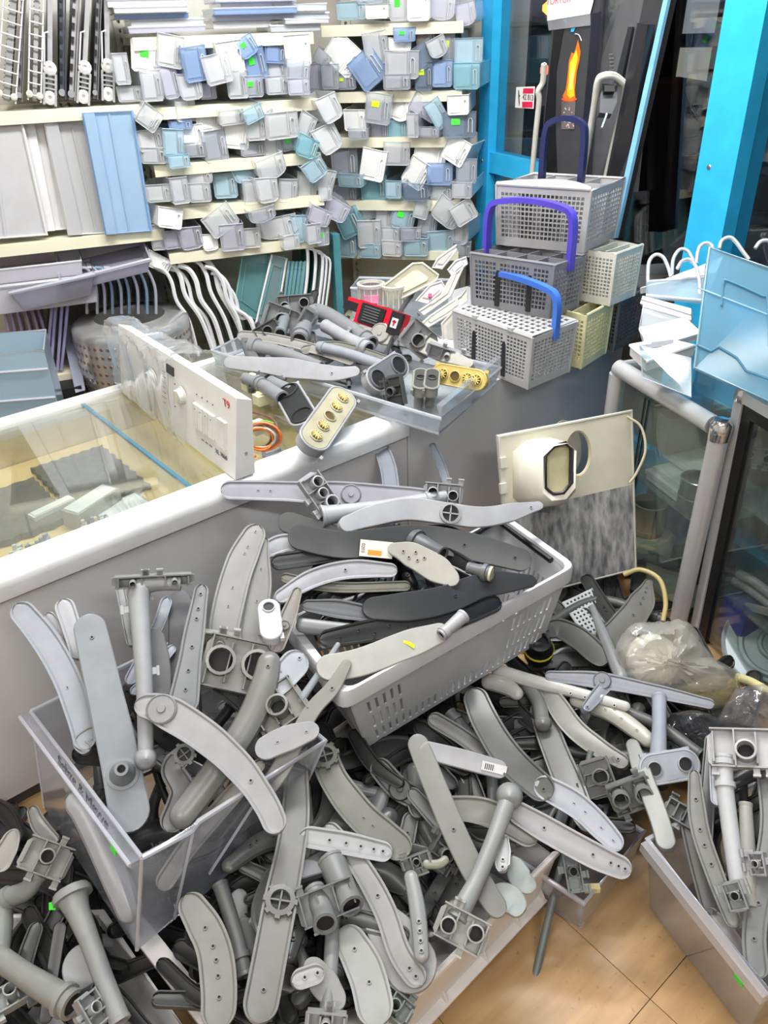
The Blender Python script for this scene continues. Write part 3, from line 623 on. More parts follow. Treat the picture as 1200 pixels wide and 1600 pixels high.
open_tray('crisper_tray', PL(95, 440, LP+LN*-.08, LN), (LD+Z*.12).normalized(), (LN+Z*.25).normalized(), 0.33, 0.24, 0.045, clear((214, 212, 230), .45), 'long lilac clear tray tilted on top of the drawer pile', 'drawer', .9, rimr=.009)
# black block painting the kick space shade, and pale blue bin on the floor behind the counter
tag(MB().box(PL(88, 606, LP+LN*.05, LN), .2, .3, .09, (LD, LN, Z)).obj('kick_shade', plastic((24, 24, 26), .6)), 'low black block painting the shade beneath the lowest shelf', 'box')
t, tp_, bt_ = open_tray('storage_bin', G(-40, 556, 0.74), (G(68, 548, .74)-G(-40, 556, .74)).normalized(), Vector((-.3, .95, 0)).normalized(), (G(68, 548, .74)-G(-40, 556, .74)).length, .22, .60, clear((206, 230, 244), .7), 'tall pale blue clear bin standing behind the counter', 'bin', .96, rimr=.004)
for z in (.06, .16): MB().tube([tp_[0]-Z*z-Vector((0, .004, 0)), tp_[1]-Z*z-Vector((0, .004, 0))], .004, 6).obj('ridge', CE, t)
# steel washing machine drum behind the counter
def drum():
    zt = 0.64; c = G(203, 497, zt); rx = (G(290, 497, zt)-G(112, 500, zt)).length/2; up = Z
    t = empty('washer_drum', c-Z*.38, 'perforated stainless steel washing machine drum behind the counter', 'drum')
    ST = plastic((200, 200, 200), .22, .6, .04, 30); n = 40
    MB().lathe(c-Z*.38, Z, [(rx*.96, 0), (rx, .02), (rx, .35), (rx*.985, .372), (rx*.90, .384), (rx*.66, .386), (rx*.60, .392), (rx*.585, .378), (rx*.585, .30)], n).obj('shell', ST, t, 50)
    MB().lathe(c-Z*.38, Z, [(0, .03), (rx*.95, .03), (rx*.95, .33)], n).obj('inner_wall', plastic((110, 108, 106), .3, .7), t, 50)
    for k in range(3):
        a = 2*PI*k/3-1.2; d = Vector((math.cos(a), math.sin(a), 0)); MB().box(c+d*(rx+.004)-Z*.19, .012, .016, .34, (d, Z.cross(d), Z)).obj('seam_strip', plastic((222, 212, 178), .5), t)
    hole = MB().lathe(Vector(), Vector((1, 0, 0)), [(0, .0015), (.006, .001), (.008, -.001)], 8).mesh('dimple', plastic((150, 128, 118), .35, .6))
    for j in range(9):
        for i in range(30):
            a = PI+ (i/30)*PI*1.15-.15; d = Vector((math.cos(a), math.sin(a), 0)); e = Z.cross(d); p = c+d*rx-Z*(.05+j*.034)-ORG[t.name]
            inherit(None, hole, 'dimple', t, Matrix(((d.x, e.x, 0, p.x), (d.y, e.y, 0, p.y), (d.z, e.z, 1, p.z), (0, 0, 0, 1))))
    hi = MB().lathe(Vector(), Vector((1, 0, 0)), [(0, .004), (.009, .002), (.011, 0)], 8).mesh('inner_dimple', plastic((200, 196, 190), .25, .8))
    for j in range(4):
        for i in range(24):
            a = (i+.5*(j % 2))/24*PI*1.1-.1; d = Vector((math.cos(a), math.sin(a), 0)); e = Z.cross(d); p = c+d*(rx*.945)-Z*(.07+j*.04)-ORG[t.name]; d = -d
            inherit(None, hi, 'inner_dimple', t, Matrix(((d.x, e.x, 0, p.x), (d.y, e.y, 0, p.y), (d.z, e.z, 1, p.z), (0, 0, 0, 1))))
drum()
tag(MB().slab([G(96, 512, .6), G(113, 508, .6), G(132, 610, .42), G(118, 614, .42)], Vector((.3, .9, .1)), .006).obj('clear_strip', clear((216, 220, 240), .5)), 'narrow clear plastic strip leaning against the steel drum', 'strip')

# ------------------------------------------------------------------ washing machine control panel in a plastic bag
def control_panel():
    a = G(368, 750, .648); b = G(190, 612, .648); d = (a-b).normalized(); n = d.cross(Z).normalized()
    if n.dot(EYE-a) < 0: n = -n
    back = -n; L = (a-b).length
    ta = PL(383, 650, a, n); hgt = ta.z-a.z
    t = empty('control_console', b.lerp(a, .5), 'white washing machine control panel half wrapped in clear bag', 'control panel')
    lean = back*hgt*.16; th = .055
    def q(s, z, e=0.0): return b+d*s+Z*(hgt*z)+lean*z+n*e
    m = MB(); prof = [(0, 0), (0, 1)]
    lo = [q(0, 0), q(L, 0), q(L, 0)+back*th, q(0, 0)+back*th]; hi = [q(0, 1), q(L, 1), q(L, .93)+back*(th*.75), q(0, .93)+back*(th*.75)]
    m.hexa(lo, hi); o = m.obj('housing', plastic((238, 238, 236), .32, 0, .02), t)
    ax = (d, (n*1).normalized(), (Z*hgt+lean).normalized())
    MB().box(q(L*.50, .83, .001), .045, .004, .024, ax).obj('display', plastic((44, 46, 52), .15), t)
    for s, z, r in ((L*.60, .60, .022), (L*.34, .55, .026)):
        k = MB().lathe(q(s, z, 0), n, [(r*1.15, 0), (r*1.15, .003), (r, .004), (r*.85, .018), (0, .019)], 20).obj('dial', plastic((236, 236, 234), .3), t, 40)
        MB().box(q(s, z, .021), .010, .008, r*1.7, ax).obj('pointer', plastic((225, 224, 205), .3), k)
    for i in range(4): MB().box(q(L*(.715+i*.04), .47, .003), L*.036, .008, hgt*.30, ax).obj('button', plastic((240, 240, 238), .3), t)
    MB().box(q(L*.91, .47, .003), L*.06, .008, hgt*.34, ax).obj('button', plastic((240, 240, 238), .3), t)
    G5 = plastic((90, 90, 96), .5)
    for i in range(4):
        MB().box(q(L*(.715+i*.04), .74, .001), .003, .002, .003, ax).obj('indicator_dot', G5, t); MB().box(q(L*(.715+i*.04), .56, .007), .0025, .002, .003, ax).obj('indicator_dot', G5, t)
        MB().box(q(L*.535, .68-i*.10, .001), .003, .002, .003, ax).obj('indicator_dot', G5, t)
    for i in range(7): MB().box(q(L*.44, .75-i*.07, .001), .018+.006*(i % 3), .0012, .0022, ax).obj('programme_mark', plastic((150, 150, 156)), t)
    for s in (L*.28, L*.475): MB().box(q(s, .5, .0008), .0012, .001, hgt*.7, ax).obj('groove', plastic((206, 206, 206)), t)
    lettering('T9', q(L*.935, .86, .0015), d, Z, .030, plastic((224, 40, 60), .5), t)
    lettering('XL 7060', q(L*.90, .19, .0015), d, Z, .018, plastic((120, 122, 130), .5), t)
    for i in range(3): MB().box(q(L*(.76+i*.03), .20, .001), .014, .001, .004, ax).obj('print_mark', plastic((150, 152, 160)), t)
    MB().lathe(q(L, .3)+back*th*.5, d, [(.004, -.002), (.004, .003), (0, .003)], 10).obj('screw', plastic((210, 200, 170), .3, .5), t)
    # crumpled bag around the far part
    rg = random.Random(11); m = MB(); ns, nr = 34, 30; base = []
    for i in range(ns+1):
        u = i/ns; s = -0.03+u*(L*.66)
        for k in range(nr):
            an = 2*PI*k/nr; cx = math.cos(an); cz = math.sin(an)
            flare = 0.012+0.02*u*u+0.010*abs(math.sin(u*9+k*.7))
            ex = (abs(cx)**.35)*(1 if cx > 0 else -1); ez = (abs(cz)**.35)*(1 if cz > 0 else -1)
            wide = th/2+flare+(0.035*max(0, -cx)*u); tall = hgt/2+flare*.8
            p = q(s, .5)+back*th*.45 + n*(ex*wide) + Z*(ez*tall)
            p += Vector((rg.uniform(-1, 1), rg.uniform(-1, 1), rg.uniform(-1, 1)))*.0045
            if i == ns: p += d*rg.uniform(-.03, .035)
            if p.z < .650: p.z = .650
            base.append(p)
    m.add(base, [(i*nr+k, i*nr+(k+1) % nr, (i+1)*nr+(k+1) % nr, (i+1)*nr+k) for i in range(ns) for k in range(nr)]+[tuple(range(nr))])
    tag(m.obj('plastic_bag', clear((250, 250, 252), .14, .16, 'bag_film'), None, 35), 'crumpled clear plastic bag pulled over the control panel end', 'bag')
control_panel()
def px_tube(pts, rad, z=None, depth=None): pass
def wire_bundle():
    c = G(412, 700, .66); t = empty('wire_bundle', c, 'coiled bundle of orange and brown wires beside the control panel', 'wires')
    rg = random.Random(5); cols = [(214, 110, 30), (214, 110, 30), (120, 72, 56), (130, 120, 116), (150, 100, 80), (222, 122, 40), (190, 190, 190), (150, 96, 70)]
    for k, cc in enumerate(cols):
        o = c+Vector((rg.uniform(-.01, .01), rg.uniform(-.01, .01), .03)); r1 = rg.uniform(.03, .05); r2 = rg.uniform(.03, .045); ph = rg.uniform(0, 6); pts = []
        for i in range(36):
            a = ph+i/35*2*PI*1.7; pts.append(o+_r*math.cos(a)*r1+_u*math.sin(a)*r2*(.8)+_w*(rg.uniform(-.002, .002)+.012*math.sin(a*1.3)))
        MB().tube(pts, .0028, 6).obj('wire', plastic(cc, .4), t, 50)
    MB().tube(smoothpath([G(385, 660, .70), G(386, 690, .68), G(388, 715, .662), G(398, 712, .66)], 14), .007, 6).obj('wire', plastic((226, 120, 24), .4), t, 50)
    MB().tube(smoothpath([G(382, 642, .73), G(410, 648, .72), G(430, 660, .71), G(436, 690, .68)], 14), .003, 6).obj('wire', plastic((110, 80, 76), .4), t, 50)
    MB().tube(smoothpath([G(394, 664, .70), G(412, 658, .70), G(428, 662, .70)], 12), .003, 6).obj('wire', plastic((176, 214, 60), .4), t, 50)
    for p, s in ((G(392, 598, .69), (.05, .035, .04)), (G(412, 622, .68), (.055, .035, .03)), (G(404, 668, .67), (.04, .03, .03))):
        MB().box(p, *s, (CD, CN, Z)).box(p+Z*s[2]*.5, s[0]*.6, s[1]*.7, .012, (CD, CN, Z)).obj('plug', plastic((236, 232, 196), .4), t)
wire_bundle()

# ------------------------------------------------------------------ cutlery baskets stacked at the end of the counter
def lattice(m, q, nu, nv, bar=.28, top=.10, bot=.14, frame_=.05, solidcols=()):
    us = [0]; cell = (1-2*frame_)/nu
    for i in range(nu): us += [frame_+cell*(i+bar/2), frame_+cell*(i+1-bar/2)]
    us.append(1); vs = [0]; cv = (1-top-bot)/nv
    for j in range(nv): vs += [bot+cv*(j+bar/2), bot+cv*(j+1-bar/2)]
    vs.append(1)
    m.grid(q, us, vs, lambda i, j: i % 2 == 1 and j % 2 == 1 and (i//2) not in solidcols)
def cutlery_basket(near, left, right, topn, z0, col, label, nu=(12, 9), nv=8, dividers=3, handle=None, lid=False, slots=(), flap=False):
    N = G(*near, z0); A = G(*left, z0); B = G(*right, z0); n = (A-N).cross(Z).normalized()
    h = PL(*topn, N, Vector((N.x-EYE.x, N.y-EYE.y, 0)).normalized()).z-z0
    D4 = A+B-N; base = [N, A, D4, B]; c = (N+A+B+D4)/4
    top = [c+(p-c)*1.06+Z*h for p in base]
    t = empty('cutlery_basket', Vector((c.x, c.y, z0)), label, 'basket', 'cutlery baskets stacked on the counter end')
    mat = plastic(col, .42, 0, .05)
    for k in range(4):
        m = MB(); j = (k+1) % 4; lattice(m, [base[k], base[j], top[j], top[k]], nu[k % 2], nv, solidcols=slots if k % 2 == 0 else ())
        m.obj('mesh_wall', mat, t, solid=.004)
    m = MB(); m.grid(base, [i/12 for i in range(13)], [i/8 for i in range(9)], lambda i, j: (i+j) % 2 == 1); m.obj('mesh_floor', mat, t, solid=.004)
    MB().tube(top, .005, 6, closed=True).obj('rim', mat, t, 40)
    for i in range(4): MB().tube([base[i], top[i]], .005, 6).obj('corner_post', mat, t, 40)
    for k in range(1, dividers+1):
        u = k/(dividers+1); a = base[0].lerp(base[1], u); b = base[3].lerp(base[2], u); a2 = top[0].lerp(top[1], u); b2 = top[3].lerp(top[2], u)
        MB().slab([a, b, b2, a2], a-base[0] if k else n, .003).obj('divider', mat, t)
    if dividers > 2:
        a, b, a2, b2 = base[0].lerp(base[3], .5), base[1].lerp(base[2], .5), top[0].lerp(top[3], .5), top[1].lerp(top[2], .5)
        MB().slab([a, b, b2, a2], B-N, .003).obj('divider', mat, t)
    if lid:
        m = MB(); lattice(m, [p+Z*.004 for p in top], 14, 7, .4, .06, .06, .03); m.obj('mesh_lid', mat, t, solid=.004)
        for u in (.25, .7): MB().box(top[0].lerp(top[1], u)+Z*.004, .02, .012, .012, ((A-N).normalized(), n, Z)).obj('latch', mat, t)
    if flap:
        fl_ = [top[0].lerp(top[1], i/16)+(top[3]-top[0])*(.42*math.sin(PI*i/16))+Z*.006 for i in range(17)]
        MB().prism(fl_+[top[1]+Z*.0-(top[3]-top[0])*.02, top[0]-(top[3]-top[0])*.02], Z, .004).obj('front_flap', plastic((176, 176, 176), .42), t)
    if handle:
        hc, hp, hr = handle[:3]; a = top[0].lerp(top[3], .5); b = top[1].lerp(top[2], .5); pts = []
        if len(handle) > 3: a, b = a.lerp(b, .5-handle[3]/2), a.lerp(b, .5+handle[3]/2)
        ha = hp; w = (b-a)
        path = [a-Z*.03, a+Z*ha*.55, a+Z*ha*.85+w*.03, a+Z*ha*.96+w*.10, a+Z*ha*1.03+w*.3, a+Z*ha*1.05+w*.5, b+Z*ha*1.03-w*.3, b+Z*ha*.96-w*.10, b+Z*ha*.85-w*.03, b+Z*ha*.55, b-Z*.03]
        path = smoothpath(path, 40); dd = (B-N).normalized(); m = MB()
        for i in range(len(path)-1): pass
        prof = []
        for i, p in enumerate(path):
            tt = (path[min(i+1, 39)]-path[max(i-1, 0)]).normalized(); s = tt.cross(dd).normalized()
            prof += [p+dd*hr+s*.008, p+dd*hr-s*.008, p-dd*hr-s*.008, p-dd*hr+s*.008]
        m.add(prof, [(i*4+k, i*4+(k+1) % 4, (i+1)*4+(k+1) % 4, (i+1)*4+k) for i in range(39) for k in range(4)]+[(0, 1, 2, 3), (156, 157, 158, 159)])
        m.obj('handle', plastic(hc, .35, 0, .03), t, 50)
    for u in slots_pos(slots, nu[0]):
        a = base[0].lerp(base[1], u); a2 = top[0].lerp(top[1], u); e = (A-N).normalized(); out = -(B-N).normalized()
        MB().prism([a+Z*.012+e*x+Z*z+out*.004 for x, z in ((-.008, 0), (.008, 0), (.008, h*.62), (.004, h*.68), (-.004, h*.68), (-.008, h*.62))], out, .003).obj('slot_recess', plastic((34, 34, 38), .5), t)
    return z0+h
def slots_pos(slots, nu): return [(.05+.9*(s+.5)/nu) for s in slots]
zb = .648
z1 = cutlery_basket((824, 608), (712, 562), (888, 581), (830, 526), zb, (186, 186, 188), 'grey lidded cutlery basket with light blue handle, lowest in front', (22, 12), 11, 2, ((66, 116, 214), .115, .011), True, (6, 16))
z5 = cutlery_basket((907, 576), (866, 564), (945, 552), (915, 492), zb, (226, 222, 178), 'cream yellow cutlery basket at the counter edge', (7, 9), 10, 1)
z6 = cutlery_basket((958, 549), (934, 540), (996, 528), (968, 470), zb, (98, 100, 106), 'dark grey cutlery basket beneath the off-white one', (5, 8), 10, 1)
z2 = cutlery_basket((857, 498), (738, 476), (901, 482), (856, 413), z1+.006, (132, 133, 138), 'dark grey cutlery basket with violet handle, second in stack', (20, 10), 9, 3, ((86, 72, 200), .150, .013), False, (4, 13))
z4 = cutlery_basket((952, 478), (901, 468), (990, 462), (953, 396), max(z5, z6)+.006, (218, 218, 208), 'off-white cutlery basket beside the dark handled basket', (9, 10), 11, 2)
z3 = cutlery_basket((911, 395), (777, 382), (959, 372), (917, 297), z2+.006, (182, 182, 184), 'grey cutlery basket with navy handle, topmost of the stack', (20, 12), 10, 3, ((34, 40, 84), .17, .012, .42), flap=True)
# ------------------------------------------------------------------ dishwasher spray arms, pipes and fittings
DARKHOLE = plastic((16, 16, 18), .6, 0, 0)  # near-black paints the shade inside holes and openings
_noz = {}
def nozzle_mesh(col, kind):
    k = (tuple(col), kind)
    if k in _noz: return _noz[k]
    m = MB()
    if kind == 'slit': m.box((0, 0, .002), 1.6, 1.1, .5)
    else: m.lathe((0, 0, 0), (0, 0, 1), [(1.0, 0), (.95, .5), (.55, .55), (.5, .1), (0, .1)], 10)
    me = m.mesh('nozzle', plastic(tuple(min(255, int(v*1.03)) for v in col), .35), smooth=40); me.materials.append(DARKHOLE)
    if kind == 'slit':
        bm = bmesh.new(); bm.from_mesh(me)
        vs = [bm.verts.new(v) for v in ((-.5, -.2, .262), (.5, -.2, .262), (.5, .2, .262), (-.5, .2, .262))]; f = bm.faces.new(vs); f.material_index = 1; bm.to_mesh(me); bm.free()
    else:
        for p in me.polygons:
            if max((me.vertices[i].co.xy.length for i in p.vertices)) < .52: p.material_index = 1
    _noz[k] = me; return me
def mat3(x, y, z, p): return Matrix(((x.x, y.x, z.x, p.x), (x.y, y.y, z.y, p.y), (x.z, y.z, z.z, p.z), (0, 0, 0, 1)))
def arm(sf, pts, w, col, label, lift=(0, 0), th=.016, noz=(), hub=None, kind='flat', twist=0.0, taper=None, name='spray_rotor', group=None, blunt=False, nk='ring', rough=.33, cat='spray arm', collect=None):
    """pts: pixel polyline of the centre line; w: width in px (number or [w0, w1, ...]); lift towards the viewer at both ends"""
    col = tuple(int(v*.81) for v in col); n0 = len(pts); P = []
    for i, (x, y) in enumerate(pts):
        u = i/(n0-1); P.append(sf.at(x, y, lift[0]+(lift[1]-lift[0])*u))
    N = 26; raw = smoothpath(P, 60)
    Ls = [0.0]
    for a, b in zip(raw, raw[1:]): Ls.append(Ls[-1]+(b-a).length)
    L = Ls[-1]
    def at(s):
        s = max(0, min(L, s)); i = 0
        while i < len(Ls)-2 and Ls[i+1] < s: i += 1
        f = (s-Ls[i])/max(1e-9, Ls[i+1]-Ls[i]); return raw[i].lerp(raw[i+1], f)
    ws = w if isinstance(w, (list, tuple)) else [w, w]
    def width(u):
        t = u*(len(ws)-1); k = min(int(t), len(ws)-2); t -= k; t = t*t*(3-2*t); return ws[k]+(ws[k+1]-ws[k])*t
    us = []; hw0 = width(0)*m_per_px(P[0])/2/L; hw1 = width(1)*m_per_px(P[-1])/2/L
    for k in (0.0, .04, .14, .3, .5, .75, 1.0): us.append(k*hw0)
    for k in range(1, N): us.append(hw0+(1-hw0-hw1)*k/N)
    for k in (1.0, .75, .5, .3, .14, .04, 0.0): us.append(1-k*hw1)
    m = MB(); rings = []; fr = []
    for u in us:
        p = at(u*L); t = (at(min(L, u*L+L*.015))-at(max(0, u*L-L*.015))).normalized(); v = (EYE-p).normalized()
        v = (v+Z*.25).normalized(); s = t.cross(v).normalized(); nn = s.cross(t).normalized()
        if twist: s, nn = s*math.cos(twist)+nn*math.sin(twist), nn*math.cos(twist)-s*math.sin(twist)
        hw = width(u)*m_per_px(p)/2; full = hw
        e = 1.0
        if not blunt:
            if u < hw0: e = math.sqrt(max(0, 1-(1-u/hw0)**2))
            elif u > 1-hw1: e = math.sqrt(max(0, 1-(1-(1-u)/hw1)**2))
        elif u < hw0*.1 or u > 1-hw1*.1: e = .9
        h = max(hw*e, full*.06)
        if kind == 'flat':
            lip = min(.004, full*.2)/full*h; sec = [(-h*.93, -th/2), (-h, -th*.1), (-h, th*.5), (-h+lip, th*.5), (-h+lip*1.8, th*.28), (-h*.3, th*.36), (h*.3, th*.36), (h-lip*1.8, th*.28), (h-lip, th*.5), (h, th*.5), (h, -th*.1), (h*.93, -th/2)]
        elif kind == 'plain':
            bv = min(.002, full*.15)/full*h; sec = [(-h*.97, -th/2), (-h, th*.40), (-h+bv, th*.5), (-h*.3, th*.54), (h*.3, th*.54), (h-bv, th*.5), (h, th*.40), (h*.97, -th/2)]
        else:
            sec = [(h*math.cos(a), max(-th*.4, h*.72*math.sin(a))) for a in [PI+2*PI*k/12 for k in range(12)]]
        rings.append([p+s*a+nn*b for a, b in sec]); fr.append((p, t, s, nn, h))
    k = len(rings[0])
    m = collect or m
    m.add([v for r in rings for v in r], [(i*k+j, i*k+(j+1) % k, (i+1)*k+(j+1) % k, (i+1)*k+j) for i in range(len(rings)-1) for j in range(k)]+[tuple(range(k))[::-1], tuple(range((len(rings)-1)*k, len(rings)*k))])
    if collect: return None
    o = tag(m.obj(name, plastic(col, rough, 0, .05, 26), None, 28), label, cat, group); org = ORG[o.name]
    def nearest(u): return min(range(len(us)), key=lambda i: abs(us[i]-u))
    top = th*.36 if kind == 'flat' else (th*.54 if kind == 'plain' else 0)
    for q in noz:
        u, side = q if isinstance(q, tuple) else (q, 0.0)
        p, t, s, nn, h = fr[nearest(u)]; tp = top if kind != 'round' else h*.72*math.sqrt(max(0, 1-side*side))
        p = at(u*L)+s*h*side+nn*tp-org; r = .0045
        inherit(None, nozzle_mesh(col, nk), 'nozzle', o, mat3(t*r, s*r, nn*r, p))
    if hub is not None:
        u, rad, hk = hub; p, t, s, nn, h = fr[nearest(u)]; p = at(u*L)+nn*(top if kind != 'round' else h*.6); r = rad*m_per_px(p)
        hb = MB(); c2 = plastic(tuple(max(0, int(v*.95)) for v in col), .4)
        if hk == 'disc': hb.lathe(p, nn, [(r, -.004), (r, .004), (r*.9, .007), (r*.85, .005), (r*.3, .005), (r*.25, .008), (0, .008)], 22)
        elif hk == 'cross':
            hb.lathe(p, nn, [(r, -.006), (r, .007), (r*.78, .008), (r*.74, 0)], 20)
            for a in (0, PI/2): d = t*math.cos(a)+s*math.sin(a); hb.box(p+nn*.002, r*1.6, r*.12, .006, (d, nn.cross(d), nn))
        elif hk == 'cone': hb.lathe(p, nn, [(r*1.2, -.002), (r*1.2, .002), (r*.95, .003), (r*.85, r*.5), (r*.55, r*1.5), (r*.5, r*1.7), (r*.3, r*1.7), (r*.28, r*1.0)], 20)
        elif hk == 'gear':
            hb.lathe(p, nn, [(r*.9, -.004), (r*.9, .008), (r*.6, .009), (r*.56, 0)], 20)
            for a in range(8): d = t*math.cos(a*PI/4)+s*math.sin(a*PI/4); hb.box(p+d*r*.95+nn*.002, r*.2, r*.3, .012, (d, nn.cross(d), nn))
            for a in (0, PI/2): d = t*math.cos(a)+s*math.sin(a); hb.box(p+nn*.004, r*1.2, r*.1, .005, (d, nn.cross(d), nn))
        ho = hb.obj('hub', c2, o, 40)
        if hk in ('cross', 'gear'): MB().lathe(p, nn, [(0, .0012), (r*.74, .0012)], 18).obj('hub_opening', DARKHOLE, ho)
        if hk == 'cone': MB().lathe(p, nn, [(0, r*1.2), (r*.29, r*1.2)], 14).obj('hub_opening', DARKHOLE, ho)
    return o
def pipe(sf, pts, w, col, label, lift=(0, 0), collars=(), bulb=None, name='spray_pipe', open_end=True, group=None, n=14, clips=0, cat='pipe'):
    col = tuple(int(v*.81) for v in col); n0 = len(pts); P = [sf.at(x, y, lift[0]+(lift[1]-lift[0])*i/(n0-1)) for i, (x, y) in enumerate(pts)]
    raw = smoothpath(P, max(14, n0*6)); N = len(raw); ws = w if isinstance(w, (list, tuple)) else [w, w]
    def wd_(u):
        t = u*(len(ws)-1); k = min(int(t), len(ws)-2); return ws[k]+(ws[k+1]-ws[k])*(t-k)
    rr = [wd_(i/(N-1))*m_per_px(p)/2 for i, p in enumerate(raw)]
    mat = plastic(col, .42, 0, .05, 26); o = tag(MB().tube(raw, rr, n).obj(name, mat, None, 40), label, cat, group)
    for u in collars:
        i = min(N-2, max(1, int(u*(N-1)))); p = raw[i]; t = (raw[i+1]-raw[i-1]).normalized(); r = rr[i]
        MB().lathe(p, t, [(r*.9, -.006), (r*1.22, -.005), (r*1.22, .005), (r*.9, .006)], 18).obj('collar', mat, o, 40)
    if open_end:
        for i, j in ((0, 1), (N-1, N-2)):
            t = (raw[i]-raw[j]).normalized(); r = rr[i]
            e = MB().lathe(raw[i], t, [(r*1.0, -.001), (r*1.06, .0), (r*1.06, .006), (r*.8, .007), (r*.76, .001)], 16).obj('end_ring', mat, o, 40)
            MB().lathe(raw[i], t, [(0, .002), (r*.77, .002)], 14).obj('opening', DARKHOLE, e)
    if bulb:
        i = 0 if bulb[0] == 0 else N-1; p = raw[i]; r = bulb[1]*m_per_px(p); t = Z
        MB().lathe(p, (EYE-p).normalized(), [(0, -r), (r*.7, -r*.7), (r, 0), (r*.7, r*.7), (0, r)], 18).obj('bulb', mat, o, 60)
    rg = random.Random(int(pts[0][0]*7+pts[0][1]))
    for k in range(clips):
        i = min(N-2, 2+int((k+1)/(clips+1)*(N-3))); p = raw[i]; t = (raw[i+1]-raw[i-1]).normalized(); v = (EYE-p).normalized(); s = t.cross(v).normalized()*(1 if k % 2 else -1)
        MB().box(p+s*rr[i]*1.2, rr[i]*.9, .006, .014, (s, v, t)).box(p+s*rr[i]*1.6, rr[i]*.3, .012, .02, (s, v, t)).obj('clip', mat, o)
    return o
def stadium(a, b, r, nn, n=10):
    d = (b-a).normalized(); s = nn.cross(d)
    return [b+(d*math.cos(t)+s*math.sin(t))*r for t in [-PI/2+PI*i/n for i in range(n+1)]]+[a+(d*math.cos(t)+s*math.sin(t))*r for t in [PI/2+PI*i/n for i in range(n+1)]]
def socket_plate(sf, A, B, rpx, col, label, lift=0.0, holes=(0, 1), hr=.62, facec=None, tip=Vector((0, 0, 0)), depth=.03, cups=None, tailcol=None, stub=True):
    a = sf.at(*A, lift); b = sf.at(*B, lift); v = ((EYE-(a+b)/2).normalized()+tip).normalized(); d = (b-a).normalized(); v = (v-d*v.dot(d)).normalized(); r = rpx*m_per_px((a+b)/2)
    t = empty('pipe_connector', (a+b)/2-Z*r, label, 'connector'); mat = plastic(col, .42, 0, .08)
    MB().prism(stadium(a-v*depth, b-v*depth, r, v), v, depth).obj('housing', mat, t, 30)
    MB().tube(stadium(a, b, r, v), .0035, 6, closed=True).obj('lip', mat, t, 40)
    fm = plastic(facec or tuple(int(c*.6) for c in col), .5)
    MB().prism(stadium(a+v*.0005, b+v*.0005, r*.9, v), v, .002).obj('gasket_face', fm, t, 30)
    for h in holes:
        p = a.lerp(b, h); rh = r*hr
        k = MB().lathe(p, v, [(rh*1.15, .0), (rh*1.12, .006), (rh*.95, .007), (rh*.9, .001)], 20).obj('socket_ring', fm, t, 40)
        if cups:
            MB().lathe(p, v, [(0, .003), (rh*.9, .003)], 16).obj('socket', plastic((96, 78, 40)), k)
            if h != cups[1]:
                for q in range(9):
                    an = 2*PI*q/9; dd = d*math.cos(an)+v.cross(d)*math.sin(an); MB().box(p+v*.008+dd*rh*.45, rh*.8, rh*.16, .008, (dd, v.cross(dd), v)).obj('nozzle_fin', plastic(cups[0], .4), k)
        else: MB().lathe(p, v, [(0, .003), (rh*.91, .003)], 18).obj('socket', DARKHOLE, k)
    if stub:
        MB().tube([(a+b)/2-v*depth, (a+b)/2-v*(depth+.05)-Z*.01], r*.7, 14).obj('pipe_stub', plastic(tailcol or col, .42), t, 40)
    for u in (-.2, .5, 1.2):
        s = v.cross(d); MB().box(a.lerp(b, u)+s*r*1.02-v*depth*.4, .014, .008, .012, (d, s, v)).obj('clip', mat, t)
    return t
def bracket(sf, c, size, rot, col, label, lift=0.0, seed=1, holes=2, ratio=.6, cat='bracket'):
    """moulded holder: plate with ribs, sockets and clips"""
    col = tuple(int(v*.81) for v in col); p = sf.at(*c, lift); v = (EYE-p).normalized(); mp = m_per_px(p); rg = random.Random(seed)
    x = (_r*math.cos(math.radians(rot))-_u*math.sin(math.radians(rot))); x = (x-v*x.dot(v)).normalized(); tl = rg.uniform(-.5, .5); y = v.cross(x)
    v2 = (v*math.cos(tl)+y*math.sin(tl)); y = v2.cross(x); v = v2
    W = size*mp; Hh = W*ratio; mat = plastic(col, .42, 0, .1); dk = plastic(tuple(int(q*.9) for q in col), .45)
    t = empty('pipe_bracket', p-Z*Hh/2, label, cat); ax = (x, y, v)
    MB().prism([p+x*W*a+y*Hh*b for a, b in ((-.5, -.35), (-.42, -.5), (.42, -.5), (.5, -.3), (.5, .3), (.3, .5), (-.4, .5), (-.5, .3))], v, .004).obj('plate', mat, t)
    for k in range(4):
        u = -.42+k*.28; MB().box(p+x*W*u+v*.012, .003, Hh*rg.uniform(.6, .95), .022, ax).obj('rib', dk, t)
    for s in (-1, 1): MB().box(p+y*Hh*.48*s+v*.010, W*.92, .003, .02, ax).obj('rib', dk, t)
    for k in range(holes):
        q = p+x*W*(-.25+k*.5/max(1, holes-1) if holes > 1 else 0)+y*Hh*rg.uniform(-.12, .12); r = Hh*rg.uniform(.22, .3)
        s_ = MB().lathe(q, v, [(r, 0), (r, .034), (r*.8, .035), (r*.78, .006)], 18).obj('socket', mat, t, 40)
        MB().lathe(q, v, [(0, .007), (r*.79, .007)], 16).obj('socket_opening', DARKHOLE, s_)
    for k in range(3):
        e = rg.choice((-1, 1)); q = p+x*W*rg.uniform(-.45, .45)+y*Hh*.55*e; MB().box(q+v*.008, .012, .016, .006, ax).box(q+y*.01*e+v*.012, .014, .004, .012, ax).obj('clip', mat, t)
    return t
